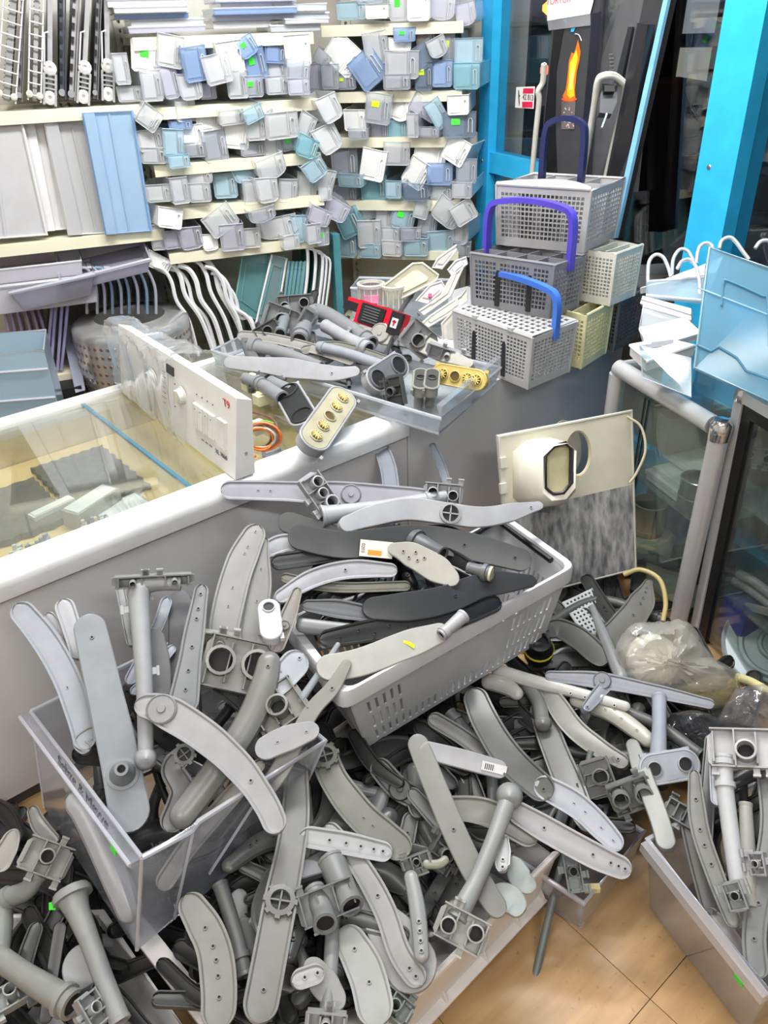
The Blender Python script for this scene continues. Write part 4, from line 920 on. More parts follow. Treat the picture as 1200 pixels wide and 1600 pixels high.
def open_box_px(name, rim_px, zr, bot_px, zb_, mat, label, cat, rimmat, rimr=.007, solid=.003, extra=None):
    """open container from pixel corners of its rim (height zr) and of its floor (height zb_)"""
    top = [G(x, y, zr) for x, y in rim_px[:3]]; bot = [G(x, y, zb_) for x, y in bot_px[:3]]
    top.append(top[0]+top[2]-top[1]); bot.append(bot[0]+bot[2]-bot[1])
    t = empty(name, (bot[0]+bot[2])/2, label, cat)
    for i in range(4):
        j = (i+1) % 4; MB().quad(top[i], top[j], bot[j], bot[i]).obj('side_wall', mat, t, solid=solid)
    MB().quad(*bot).obj('base', mat, t, solid=solid)
    MB().tube(top, rimr, 8, closed=True).obj('rim', rimmat, t, 40)
    return t, top, bot
ANCH = [(515, 1185, 'gear hub arm'), (425, 1435, 'lobed cross hub'), (530, 1400, 'twin outlet pipes'), (795, 1245, 'ball headed pipe'), (720, 1450, 'square pipe joint'), (650, 1500, 'paddle shaped arm'), (330, 1500, 'dotted olive arm'), (560, 1320, 'four-nozzle arm'), (700, 1290, 'long narrow olive arm'),
 (840, 1015, 'black pump'), (1030, 1140, 'upright bluish pipe'), (945, 1060, 'forked arm'), (870, 1080, 'toothed white rod'), (985, 1238, 'toothed bracket'), (930, 1350, 'low floor drawer'), (905, 1290, 'bluish slit arm'), (1050, 1200, 'two-hole plate'), (1145, 1300, 'long white tube'), (1095, 1300, 'slim curving arm'), (1190, 1350, 'frame edge arm'),
 (195, 1220, 'cone hub'), (360, 1190, 'sweeping light arm'), (400, 1090, 'thick rounded arm'), (300, 1020, 'row-of-nozzles arm'), (228, 1100, 'tall elbow pipe'), (600, 855, 'labelled dark arm'), (660, 945, 'dark boomerang arm'), (660, 885, 'leaf shaped arm'), (500, 905, 'pale bowed arm'), (770, 900, 'cream flange'), (590, 1010, 'white painted arm'),
 (490, 500, 'bent tray elbow'), (550, 555, 'bluish tray pipe'), (605, 580, 'two-hole tray connector'), (480, 578, 'pale pointed tray arm'), (640, 530, 'warm white tray arm'), (60, 1340, 'ribbed olive bracket'), (150, 1480, 'funnel headed pipe'), (40, 1530, 'fat corner pipe'), (220, 1440, 'big drawer corner'), (100, 1330, 'green stickered wall'),
 (580, 1120, 'basket near corner'), (700, 1080, 'basket long wall'), (800, 1130, 'bag-wrapped arm'), (940, 930, 'duct board foot'), (1060, 1050, 'crumpled bag')]
DEEP = MB()
def anchor(x, y): return min(ANCH, key=lambda a: (a[0]-x)**2+(a[1]-y)**2)[2]
SHADE = lambda c: 'near-black' if c[0] < 45 else ('charcoal' if c[0] < 62 else ('dark grey' if c[0] < 82 else ('dull grey' if c[0] < 115 else 'mid grey')))
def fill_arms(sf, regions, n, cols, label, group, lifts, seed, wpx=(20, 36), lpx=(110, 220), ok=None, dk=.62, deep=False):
    """half buried arms below the ones on top, shade of the gaps put into their colour"""
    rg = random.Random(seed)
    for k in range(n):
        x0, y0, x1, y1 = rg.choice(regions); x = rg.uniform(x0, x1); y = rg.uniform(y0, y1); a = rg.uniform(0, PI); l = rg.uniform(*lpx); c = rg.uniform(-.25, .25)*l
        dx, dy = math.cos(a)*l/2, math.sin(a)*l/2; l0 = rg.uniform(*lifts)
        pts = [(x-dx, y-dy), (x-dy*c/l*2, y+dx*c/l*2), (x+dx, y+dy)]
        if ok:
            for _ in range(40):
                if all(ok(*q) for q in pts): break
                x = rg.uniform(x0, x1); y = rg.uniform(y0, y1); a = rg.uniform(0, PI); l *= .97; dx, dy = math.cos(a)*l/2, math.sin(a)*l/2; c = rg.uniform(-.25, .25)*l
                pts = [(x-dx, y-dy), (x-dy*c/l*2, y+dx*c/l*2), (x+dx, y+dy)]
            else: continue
        col = tuple(int(v*dk) for v in rg.choice(cols)); w = rg.uniform(*wpx)  # dk darkens the colours, painting the shade between arms
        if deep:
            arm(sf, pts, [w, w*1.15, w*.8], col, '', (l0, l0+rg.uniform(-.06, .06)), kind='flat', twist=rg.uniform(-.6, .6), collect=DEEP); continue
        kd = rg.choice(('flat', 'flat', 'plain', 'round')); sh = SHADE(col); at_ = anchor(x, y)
        if rg.random() < .25: pipe(sf, pts, w*.6, col, 'shade-darkened %s pipe by the %s, in %s' % (sh, at_, label[1]), (l0, l0+rg.uniform(-.05, .05)), (.1, .9), group=group+' pipes')
        else: arm(sf, pts, [w, w*1.15, w*.8], col, 'shade-darkened %s %s spray arm by the %s, in %s' % (sh, {'flat': 'rimmed', 'plain': 'smooth', 'round': 'rounded'}[kd], at_, label[1]), (l0, l0+rg.uniform(-.06, .06)), noz=[rg.uniform(.1, .9) for _ in range(3)], kind=kd, twist=rg.uniform(-.6, .6), group=group)
# ------------------------------------------------------------------ tray of grey pipe fittings on the counter
LG = (200, 202, 208); MG = (160, 162, 166); WG = (190, 188, 184); DG = (92, 94, 98); BG = (178, 184, 194); GG = (146, 146, 138); WH = (226, 226, 224)
TZ = .66
tray_px = [(545, 655), (700, 672), (790, 596)]
TA = G(330, 548, .70); TB = G(690, 655, .70); TC = G(782, 575, .70)
def parts_tray():
    top = [TA, TB, TC, TA+TC-TB]; cc = (top[0]+top[2])/2; bot = [cc+(p-cc)*.97-Z*.048 for p in top]
    t = empty('parts_tray', (bot[0]+bot[2])/2, 'long clear plastic tray full of grey pipe fittings on counter', 'tray')
    CP_ = clear((222, 228, 234), .20)
    for i in range(4):
        j = (i+1) % 4; MB().quad(top[i], top[j], bot[j], bot[i]).obj('side_wall', CP_, t, solid=.004)
    MB().quad(*bot).obj('base', CP_, t, solid=.004)
    MB().tube(top, .006, 8, closed=True).obj('rim', clear((236, 240, 246), .5), t, 40)
    MB().tube([p-Z*.02 for p in bot[:0]] or [b+(b-cc).normalized()*.004 for b in bot], .005, 6, closed=True).obj('foot_rim', clear((236, 240, 246), .45), t, 40)
    hi = [TB, TC]; MB().hexa([TB+Z*.0, TC, TC+CN*.004, TB+CN*.004], [TB+Z*.035, TC+Z*.035, TC+Z*.035+CN*.02, TB+Z*.035+CN*.02]).obj('raised_lip', CP_, t)
parts_tray()
tsf = Plane(G(400, 600, .70), G(680, 640, .70), G(600, 480, .76))
A_ = lambda *a, **k: arm(tsf, *a, **k); P_ = lambda *a, **k: pipe(tsf, *a, **k)
fill_arms(tsf, [(400, 530, 680, 600), (480, 490, 640, 560)], 16, [DG, MG, (120, 122, 126), LG], ('', 'the parts tray depth'), 'blades deep in the parts tray', (-.05, .01), 21, (10, 18), (50, 110))
A_([(372, 524), (430, 530), (500, 548), (555, 566)], 16, WG, 'long bowed ribbed blade along the back of parts tray', (.03, .02), th=.012)
P_([(395, 542), (440, 552), (500, 572)], [26, 22, 16], MG, 'thick tapering grey pipe at the far end of parts tray', (.02, .02), (0,))
A_([(352, 566), (420, 572), (455, 576), (520, 584), (562, 580)], [20, 24, 32, 26, 16], LG, 'pale pointed spray arm jutting across the parts tray front', (.04, .05), kind='plain', noz=(.82,))
P_([(468, 530), (482, 498), (500, 488), (545, 512), (580, 535)], [26, 28, 26, 24, 22], MG, 'bent elbow pipe standing up amid the parts tray', (.05, .03), (0, .95))
bracket(tsf, (470, 512), 70, -62, MG, 'tall ribbed bracket plate beside the bent elbow pipe', .05, 4, 1, .3)
bracket(tsf, (440, 500), 60, 20, MG, 'jagged grey clip holder at the tray back', .03, 9, 1, .7)
bracket(tsf, (420, 520), 44, -30, DG, 'small dark clip holder at the far tray end', .03, 10, 1, .7)
bracket(tsf, (460, 476), 60, -5, MG, 'upright grey holder behind the elbow pipe', .0, 12, 2, .5)
P_([(448, 486), (438, 520)], 18, (150, 160, 164), 'short round pipe stub leaning at the tray back', (.05, .05))
P_([(510, 510), (545, 530), (575, 545)], [20, 20, 24], LG, 'pale pipe with collar parallel to the bent elbow', (.03, .03), (.9,), clips=2)
P_([(500, 542), (540, 552), (600, 572)], [16, 17, 18], BG, 'bluish pipe with dark collar in the tray centre', (.06, .05), (.05,))
A_([(470, 548), (520, 540), (560, 548), (610, 565)], 14, GG, 'curved grey blade behind the bluish pipe', (.02, .02), th=.01)
A_([(585, 520), (640, 530), (690, 552), (740, 572)], [34, 30, 26, 14], (214, 212, 204), 'broad warm white arm slanting below the red tool', (.02, .02), kind='plain', hub=(.06, 16, 'disc'))
socket_plate(tsf, (590, 592), (622, 571), 20, MG, 'grey two-hole pipe connector propped in tray middle', .06, facec=(104, 106, 110), hr=.72)
socket_plate(tsf, (450, 612), (472, 650), 21, MG, 'black-faced two-hole pipe connector hanging over the tray edge', .05, facec=(34, 35, 38), hr=.8)
socket_plate(tsf, (535, 622), (492, 684), 24, MG, 'grey connector with five brass coloured nozzle cups in front', .06, holes=(.02, .26, .5, .74, .98), hr=.40, facec=(172, 166, 142), cups=((232, 212, 140), .5), stub=False)
socket_plate(tsf, (690, 584), (745, 594), 15, (206, 184, 110), 'yellow plastic manifold with nozzle cups inside the clear tray', .02, holes=(.05, .4, .75, 1), hr=.55, facec=(206, 184, 110), cups=((238, 216, 130), .4), stub=False)
for i, x in enumerate((656, 674)): socket_plate(tsf, (x, 602), (x+2, 582), 11, GG, 'oval grey slotted cap, %s the yellow manifold' % ('farther from' if i == 0 else 'next to'), .05, holes=(.5,), hr=.6, facec=(70, 70, 66))
bracket(tsf, (655, 530), 56, 40, MG, 'large clamp with round socket in the tray under warm white arm', .05, 30, 1, .8)
bracket(tsf, (620, 610), 50, 80, (110, 112, 114), 'dark ribbed holder below the grey two-hole connector', .02, 31, 1, .6)
bracket(tsf, (700, 552), 70, 18, LG, 'pale rail bracket along the tray edge near cutlery baskets', .03, 32, 1, .3)
P_([(385, 592), (410, 602), (440, 622)], [18, 20, 24], MG, 'ringed grey pipe behind the wire plugs', (.03, .04), (.4, .5))
P_([(425, 598), (455, 612)], [20, 22], MG, 'short stub pipe joined to the black-faced connector', (.02, .02))
# red and black tool
def red_tool():
    p = tsf.at(596, 498, .10); e = (tsf.at(640, 512, .10)-tsf.at(545, 480, .10)).normalized(); v = (EYE-p).normalized(); v = (v-e*v.dot(e)).normalized(); y = v.cross(e); mp = m_per_px(p); ax = (e, y, v)
    t = empty('charger_tool', p-Z*.04, 'red and black ridged power tool lying behind the parts tray', 'tool'); RED = plastic((206, 22, 46), .35); BK = plastic((34, 34, 38), .4)
    MB().box(p, 100*mp, 36*mp, .03, ax).obj('shell', RED, t)
    MB().box(p-e*14*mp+v*.016, 52*mp, 30*mp, .01, ax).obj('grille_plate', BK, t)
    for k in range(6): MB().box(p-e*14*mp+y*(k-2.5)*4.2*mp+v*.022, 34*mp, 2.2*mp, .004, ax).obj('grille_bar', plastic((120, 120, 124), .3, .5), t)
    MB().box(p+e*38*mp+v*.016, 24*mp, 34*mp, .012, ax).obj('end_cap', BK, t)
    MB().box(p+e*38*mp+v*.023, 13*mp, 15*mp, .002, ax).obj('badge', plastic((200, 204, 210), .4), t)
    MB().box(p+e*38*mp+v*.0245, 3*mp, 9*mp, .001, ax).box(p+e*38*mp+v*.0245+y*2*mp, 8*mp, 3*mp, .001, ax).obj('badge_mark', plastic((180, 30, 50)), t)
    MB().box(p-e*64*mp+y*4*mp, 40*mp, 14*mp, .02, ax).obj('grip', BK, t); MB().box(p-e*66*mp+y*14*mp, 26*mp, 6*mp, .018, ax).obj('trigger', RED, t)
red_tool()
# filters, lids and soap drawers behind the tray
bsf = Plane(G(560, 520, .66), G(720, 520, .66), DP(640, 400, 2.75))
def filter_cup(c, r, h, label, seed, pink=False):
    p = bsf.at(*c); t = empty('mesh_filter', p-Z*.04, label, 'filter'); mp = m_per_px(p); R_ = r*mp; Hh = h*mp; mt = plastic((222, 220, 210), .4)
    MB().lathe(p+Z*Hh/2, Z, [(R_*1.08, -.004), (R_*1.1, .006), (R_*.9, .008), (R_*.88, -.004)], 22).obj('rim', mt, t, 40)
    MB().lathe(p, Z, [(R_*.97, -Hh/2), (R_*.97, Hh/2)], 22).obj('gauze', clear((230, 206, 206) if pink else (226, 226, 220), .4), t, 40)
    for k in range(12):
        a = 2*PI*k/12; d = Vector((math.cos(a), math.sin(a), 0)); MB().tube([p+d*R_-Z*Hh/2, p+d*R_*1.0+Z*Hh/2], .0025, 5).obj('rib', mt, t)
    MB().lathe(p-Z*Hh/2, Z, [(R_, -.004), (R_, .004), (R_*.8, .004)], 22).obj('base_ring', mt, t, 40)
    if pink: MB().box(p-Vector((0, R_, 0))+Z*.0, R_*1.1, .003, Hh*.35).obj('paper_label', plastic((244, 150, 190)), t)
filter_cup((580, 462), 20, 34, 'round mesh filter cup with pink label beside the red tool', 1, True)
filter_cup((614, 470), 17, 44, 'slim ribbed white filter cup next to the pink labelled one', 2)
def blade_plate(px, col, label, cat='lid', th=.012, clr=None, name='soap_cover', fr=None):
    q = [bsf.at(x, y, .02) for x, y in px]; n = (q[1]-q[0]).cross(q[2]-q[0]).normalized(); n = n if n.dot(EYE-q[0]) > 0 else -n
    t = tag(MB().prism(q, -n, th).obj(name, clr or plastic(col, .4)), label, cat); c = sum(q, Vector())/len(q)
    MB().tube([p+n*.001 for p in q], .004, 6, closed=True).obj('rim', plastic(fr or col, .4), t, 40)
    MB().prism([c+(p-c)*.6+n*.001 for p in q], n, .003).obj('inset', plastic(tuple(int(v*.94) for v in col), .5), t)
blade_plate([(598, 448), (645, 412), (660, 411), (685, 430), (682, 438), (636, 462), (610, 474)], (228, 224, 200), 'cream mesh lint screen leaning behind the filter cups', 'filter', .01, clear((232, 228, 206), .55), 'lint_screen')
blade_plate([(676, 418), (684, 404), (714, 383), (714, 390), (690, 420)], (206, 206, 204), 'slim grey pointed lid sticking up behind the lint screen')
blade_plate([(655, 486), (688, 464), (700, 442), (720, 408), (726, 412), (704, 462), (662, 492)], (222, 220, 212), 'long white soap drawer front slanting by the handled baskets', name='soap_tray')
blade_plate([(700, 422), (712, 408), (728, 402), (730, 412), (706, 432)], (216, 216, 226), 'white flap with blue button near the dark basket')
blade_plate([(652, 512), (672, 494), (720, 462), (730, 450), (730, 470), (700, 492), (660, 516)], (226, 226, 218), 'pale grey soap drawer lying across the others', name='soap_tray')
blade_plate([(650, 470), (672, 446), (690, 440), (696, 450), (668, 474)], (230, 222, 222), 'pinkish white detergent insert with magenta marks')
blade_plate([(690, 506), (716, 478), (730, 500), (712, 540), (694, 542)], (206, 204, 196), 'deep grey dispenser box under the soap drawers', 'dispenser', .05, None, 'soap_dispenser')
tag(MB().box(bsf.at(672, 462, .03), .012, .012, .012, (_r, _u, _w)).obj('dispenser_button', plastic((196, 60, 130))), 'tiny magenta knob on the detergent insert', 'knob')
open_tray('clear_box', PL(548, 450, RP-RN*.75, RN), RD, RN, .36, .14, .12, clear((226, 232, 236), .25), 'clear acrylic box behind the filter cups', 'box', .98)

# ------------------------------------------------------------------ tall black carton, seals and panels by the window
def facequad(px, dep): return [DP(x, y, d) for (x, y), d in zip(px, dep)]
BKM = plastic((34, 35, 39), .35); BK2 = plastic((58, 58, 62), .45)
def heater_carton():
    q = facequad([(862, 45), (936, 18), (912, 300), (840, 300)], (2.80, 2.60, 2.80, 3.0)); n = (q[1]-q[0]).cross(q[3]-q[0]).normalized(); n = n if n.dot(EYE-q[0]) > 0 else -n
    t = empty('tall_carton', q[3], 'tall black carton printed with an orange flame by the window', 'carton')
    up = q[0]-q[3]; t0 = [q[0]+up*.12, q[1]+up*.12, q[2]-up*.35, q[3]-up*.35]
    MB().slab(t0, -n, .05).obj('body', BK2, t)
    U = lambda x, y, e=.002: PL(x, y, q[0], n)+n*e
    pr = lambda px, e, m, nm: MB().prism([U(x, y, e) for x, y in px], n, .0008).obj(nm, m, t)
    pr([(866, 48), (882, 42), (870, 110), (868, 190), (872, 300), (846, 300), (850, 200)], .001, plastic((10, 10, 14), .3), 'black_strip')
    pr([(926, 22), (940, 18), (914, 298), (902, 298)], .001, plastic((22, 24, 38), .3), 'navy_strip')
    pr([(893, 45), (900, 43), (897, 50), (893, 50)], .002, BLUE, 'blue_tab')
    pr([(904, 62), (908, 82), (906, 95), (902, 112), (899, 140), (900, 152), (896, 158), (884, 157), (880, 150), (885, 140), (888, 118), (890, 95), (894, 82), (898, 84), (901, 74)], .002, plastic((246, 116, 20), .5), 'flame_print')
    pr([(902, 78), (904, 92), (901, 105), (897, 128), (898, 150), (892, 154), (887, 148), (890, 125), (892, 98), (896, 90)], .003, plastic((254, 206, 40), .5), 'flame_core_print')
    pr([(898, 100), (897, 120), (894, 140), (891, 140), (893, 118)], .004, plastic((255, 236, 130), .5), 'flame_heart_print')
    ov = [(890+12*math.cos(a), 155+4*math.sin(a)) for a in [2*PI*k/16 for k in range(16)]]
    pr(ov, .0015, plastic((236, 84, 40), .5), 'burner_ring_print')
    pr([(878, 158), (900, 158), (898, 202), (878, 202)], .0012, plastic((104, 96, 98), .4), 'burner_print')
    rg = random.Random(2)
    for k in range(26): x, y = rg.uniform(880, 897), rg.uniform(162, 198); pr([(x, y), (x+1.4, y), (x+1.4, y+1.8), (x, y+1.8)], .0022, plastic(rg.choice([(220, 214, 214), (226, 150, 120), (180, 176, 180)]), .4), 'speckle_print')
    MB().tube(smoothpath([U(900, 53, .004), U(906, 55, .004), U(910, 64, .004)], 8), .0018, 5).obj('highlight_line', plastic((216, 216, 220)), t)
    return q, n, U
cq, cn_, CU_ = heater_carton()
sg = tag(MB().prism([CU_(858, -40, .008), CU_(946, -60, .008), CU_(925, 22, .008), CU_(858, 33, .008)], cn_, .001).obj('paper_sign', plastic((232, 230, 234), .6, 0, 0)), 'white paper sign with red lettering taped above the flame carton', 'sign')
lettering('TORTUR', CU_(876, 1, .0105), CU_(900, -2, 0)-CU_(870, 2, 0), Z, .034, plastic((226, 120, 130), .6), sg)
MB().prism([CU_(858, 33, .007), CU_(925, 22, .007), CU_(925, 40, .007), CU_(860, 48, .007)], cn_, .001).obj('clear_sleeve', clear((220, 222, 228), .25), sg)
st = tag(MB().prism([PL(x, y, WL(0, -.012, 0), WN) for x, y in ((807, 136), (836, 135), (834, 170), (805, 168))], -WN, .001).obj('window_label', plastic((236, 236, 232), .6, 0, 0)), 'small white and red label stuck on the window pane', 'label')
for px in (((818, 138), (834, 138), (833, 146), (817, 146)), ((816, 159), (832, 159), (832, 168), (816, 168))): MB().prism([PL(x, y, WL(0, -.0135, 0), WN) for x, y in px], -WN, .0006).obj('red_band', plastic((240, 40, 84), .5), st)
MB().prism([PL(x, y, WL(0, -.0135, 0), WN) for x, y in ((810, 141), (811, 141), (811.5, 148), (813, 150), (811.5, 151), (812, 162), (811, 166), (810, 152))], -WN, .0006).obj('ink_stroke', plastic((60, 60, 66)), st)
lettering('42 813', PL(825, 152.5, WL(0, -.014, 0), WN), WD, Z, .028, plastic((130, 90, 110)), st)
def seal(px, dep, label, r=5.0):
    pts = smoothpath([DP(x, y, dep+(y-118)/182*.32) for x, y in px], 60); mp = m_per_px(pts[0])
    t = tag(MB().tube(pts, r*mp, 8).obj('door_seal', plastic((226, 224, 216), .45), None, 50), label, 'seal', 'white door seals by the window')
    MB().tube([p-_w*r*mp*.8 for p in pts], r*mp*.35, 6).obj('ridge', plastic((206, 204, 196), .45), t, 50)
seal([(906, 300), (916, 240), (928, 170), (934, 128), (942, 119), (958, 118), (970, 126), (977, 137), (972, 170), (958, 230), (942, 300)], 2.44, 'white rubber door seal bent into an arch beside the flame carton')
seal([(829, 300), (836, 220), (842, 160), (841, 142), (848, 128), (850, 100)], 2.68, 'straight white door seal strip against the flame carton', 4.0)
def leaning(px, dep, mat, th, label, name, cat='panel'):
    q = facequad(px, dep); n = (q[1]-q[0]).cross(q[3]-q[0]).normalized(); n = n if n.dot(EYE-q[0]) > 0 else -n
    return tag(MB().slab(q, -n, th).obj(name, mat), label, cat), n, q
gp, gn, gq = leaning([(938, -40), (1018, -40), (985, 300), (906, 300)], (2.62, 2.36, 2.62, 2.88), plastic((104, 104, 108), .3, .3), .03, 'tall grey metal panel with vent slots leaning by window', 'vent_sheet')
for k in range(12):
    a = PL(958+k*.3, 85+k*6, gq[0], gn); MB().box(a+gn*.002, .022, .003, .005, (_r, gn, _u)).obj('vent_slot', plastic((16, 16, 18)), gp)
MB().prism([PL(x, y, gq[0]+gn*.004, gn) for x, y in ((984, 42), (991, 42), (972, 130), (962, 130))], gn, .006).obj('dark_strip', BKM, gp)
bp, bn, bq = leaning([(996, 36), (1012, 38), (975, 300), (942, 300)], (2.36, 2.33, 2.60, 2.63), BKM, .03, 'narrow black panel standing behind the arched seal', 'black_sheet')
ep, en, eq = leaning([(1014, -40), (1054, -40), (962, 372), (930, 372)], (2.36, 2.28, 2.64, 2.72), plastic((48, 48, 52), .35), .03, 'long black door panel with pale blue edge leaning outward', 'door_board')
MB().prism([PL(x, y, eq[0]+en*.002, en) for x, y in ((1050, -40), (1057, -40), (966, 372), (958, 372))], en, .012).obj('edge_strip', plastic((130, 190, 226), .3), ep)
def hinge():
    c = DP(950, 160, 2.47); t = empty('hinge_block', c-Z*.06, 'black hinge block with metal rod inside the arched seal', 'hinge'); mp = m_per_px(c); ax = (_r, _w, _u)
    MB().prism([DP(x, y, 2.47) for x, y in ((942, 130), (965, 134), (964, 160), (956, 178), (937, 176), (938, 150))], _w, .03).obj('block', plastic((74, 76, 80), .5), t)
    MB().box(c+_u*.035, 16*mp, .035, 10*mp, ax).obj('slot', DARKHOLE, t); MB().tube([DP(948, 178, 2.465), DP(940, 200, 2.465)], .004, 8).obj('rod', plastic((216, 216, 220), .2, .9), t, 40)
hinge()
# ------------------------------------------------------------------ aluminium glass showcases by the window
E1 = Vector((-.309, .951, 0)); E2 = Vector((.951, .309, 0)); K0 = Vector((.888, 1.835, 0)); KZ = .69
ALU2 = plastic((206, 206, 208), .3, .3, .04, 20); GLS = clear((214, 228, 224), .05, .03, 'case_glass'); BLK = plastic((16, 16, 18), .4)
CHR = plastic((222, 222, 226), .12, .95, 0)
def case1():
    t = empty('glass_showcase', K0, 'aluminium framed glass showcase at the end of the counter', 'showcase'); K = lambda a, b, z: K0+E1*a+E2*b+Z*z
    for a, b in ((0, 0), (.47, 0), (0, .34), (.47, .34)): MB().tube([K(a, b, 0), K(a, b, KZ-.03)], .026, 16).obj('post', ALU2, t, 40)
    MB().tube([K(.03, 0, KZ-.012), K(.47, 0, KZ-.012)], .026, 16).obj('top_rail', ALU2, t, 40); MB().tube([K(0, .03, KZ-.012), K(0, .34, KZ-.012)], .026, 16).obj('top_rail', ALU2, t, 40)
    MB().tube([K(.47, .0, KZ-.012), K(.47, .34, KZ-.012)], .02, 12).obj('top_rail', ALU2, t, 40); MB().tube([K(0, .34, KZ-.012), K(.47, .34, KZ-.012)], .02, 12).obj('top_rail', ALU2, t, 40)
    for a, b in ((0, 0), (0, .34)):
        MB().lathe(K(a, b, KZ-.04), Z, [(.028, 0), (.029, .02), (.029, .045), (.02, .056), (0, .058)], 16).obj('corner_cap', CHR, t, 40)
    ax = (E1, E2, Z)
    MB().box(K(.235, .17, KZ+.006), .45, .33, .006, ax).obj('glass_top', GLS, t)
    MB().box(K(.235, .0, .35), .45, .005, .62, ax).obj('glass_pane', GLS, t); MB().box(K(0, .17, .35), .005, .30, .62, ax).obj('glass_pane', GLS, t)
    for x in (.30, .318): MB().box(K(x, .0, .34), .003, .008, .60, ax).obj('sliding_edge', plastic((20, 44, 42), .2), t)
    for z in (.36,): MB().box(K(.235, .17, z), .45, .31, .006, ax).obj('glass_shelf', clear((190, 206, 196), .25), t)
    MB().box(K(.235, .17, .05), .45, .31, .02, ax).obj('base_board', plastic((150, 146, 136), .5), t)
    return K
K1 = case1(); KA = (E1, E2, Z)
def crate_thing(name, parts, label, cat):
    t = empty(name, parts[0][1].v[0], label, cat)
    for nm, mb, mat in parts: mb.obj(nm, mat, t, 40)
WP_ = plastic((222, 222, 220), .4)
for i, (a, b, z, lx, ly) in enumerate(((.20, .10, .372, .20, .13), (.21, .10, .388, .20, .13), (.20, .11, .404, .19, .12), (.25, .17, .425, .17, .13))):
    t = tag(MB().box(K1(a, b, z), lx, ly, .012, KA).obj('white_plate', WP_), 'flat white plastic plate, %s from bottom on showcase shelf' % ORD[i], 'plate', 'white plates in the showcase'); MB().box(K1(a, b, z+.007), lx*.85, ly*.8, .003, KA).obj('raised_panel', WP_, t)
def can(p, r, h, col, label, name='metal_can', metal=.8):
    t = empty(name, p, label, 'can'); mt = plastic(col, .28, metal, .1, 30)
    MB().lathe(p, Z, [(0, .002), (r*.96, .002), (r, .006), (r, h), (r*1.04, h+.004), (r*.95, h+.006), (r*.93, h-.02), (r*.93, .01)], 24).obj('body', mt, t, 40)
    MB().lathe(p+Z*h*.45, Z, [(r*1.005, -.003), (r*1.03, 0), (r*1.005, .003)], 24).obj('bead', mt, t, 40); MB().box(p+Z*h*.5-Vector((0, r, 0)), .006, .004, h, KA).obj('seam', plastic((90, 90, 90), .3, .6), t)
can(G(1082, 792, .364), .048, .095, (186, 184, 178), 'short seamed steel can on the showcase shelf')
can(K1(.36, .12, .062), .055, .16, (176, 178, 170), 'round grey filter tub on the showcase floor', metal=.2)
tag(MB().lathe(K1(.36, .12, .06), Z, [(.10, 0), (.10, .03), (.085, .05), (.06, .055)], 22).obj('funnel_base', plastic((206, 206, 186), .4), None, 40), 'cream flanged funnel ring around the grey filter tub', 'funnel')
tag(MB().box(K1(.38, .2, .50), .16, .22, .12, KA).box(K1(.38, .2, .565), .13, .18, .012, KA).obj('motor_box', plastic((150, 148, 138), .5)), 'grey cardboard box at the far end of showcase shelf', 'box')
tag(MB().lathe(K1(.36, .16, .575), Z, [(.09, 0), (.10, .02), (.10, .04), (.06, .045), (.05, .02)], 22).obj('black_gasket', plastic((28, 30, 36), .4), None, 40), 'black rubber gasket ring on the grey cardboard box', 'gasket')
tag(MB().box(K1(.16, .2, .09), .16, .12, .06, KA).box(K1(.16, .2, .125), .10, .05, .02, KA).obj('black_motor', plastic((30, 30, 32), .5)), 'black motor block in the bottom of the showcase', 'motor')
tag(MB().box(K1(.40, .26, .16), .12, .16, .2, KA).box(K1(.40, .26, .265), .13, .17, .014, KA).obj('navy_crate', plastic((40, 60, 140), .4)), 'navy blue tub low behind the showcase glass', 'tub')
# things on top of the showcase
def wire_arch(px, dep, label):
    tag(MB().tube(smoothpath([DP(x, y, dep) for x, y in px], 24), .0055, 8).obj('wire_arch', plastic((226, 228, 232), .25, .3), None, 50), label, 'rack', 'white wire arches on the showcase')
for i, (px, dep) in enumerate((([(1012, 440), (1014, 410), (1024, 398), (1036, 402), (1044, 418), (1048, 432)], 2.35), ([(1050, 430), (1052, 405), (1062, 390), (1074, 392), (1082, 405), (1084, 412)], 2.40), ([(1058, 420), (1066, 408), (1078, 406), (1088, 418), (1093, 440), (1093, 460)], 2.28), ([(1088, 410), (1092, 388), (1102, 380), (1112, 384), (1116, 398)], 2.30), ([(1124, 388), (1128, 376), (1140, 371), (1150, 378), (1160, 392), (1170, 405)], 2.2), ([(1180, 388), (1188, 378), (1200, 376), (1212, 384)], 2.15))):
    wire_arch(px, dep, 'white wire bottle arch, %s from the cutlery baskets' % ORD[i])
def px_slab(px, deps, th, mat, name, label, cat, rimm=None, rr=.005, group=None):
    q = [DP(x, y, d) for (x, y), d in zip(px, deps)]; n = (q[1]-q[0]).cross(q[3]-q[0]).normalized(); n = n if n.dot(EYE-q[0]) > 0 else -n
    t = tag(MB().slab(q, -n, th).obj(name, mat), label, cat, group)
    if rimm: MB().tube(q, rr, 6, closed=True).obj('rim', rimm, t, 40)
    return t, q, n
WT = plastic((230, 232, 236), .35, 0, .03)
px_slab([(1000, 450), (1095, 415), (1130, 400), (1120, 425)], (2.35, 2.35, 2.3, 2.3), .02, WT, 'door_rail', 'white fridge door rail lying under the wire arches', 'rail')
t, q, n = px_slab([(1004, 462), (1080, 482), (1080, 502), (1000, 474)], (2.3, 2.22, 2.22, 2.3), .025, WT, 'white_rail', 'white grooved rail across the piled trays', 'rail')
MB().tube([q[0].lerp(q[3], .5)+n*.001, q[1].lerp(q[2], .5)+n*.001], .002, 6).obj('groove', plastic((170, 172, 178)), t)
px_slab([(1010, 440), (1120, 432), (1100, 470), (1010, 462)], (2.33, 2.3, 2.26, 2.3), .012, clear((210, 228, 240), .4), 'flat_tray', 'pale clear tray beneath the white grooved rail', 'tray', CE)
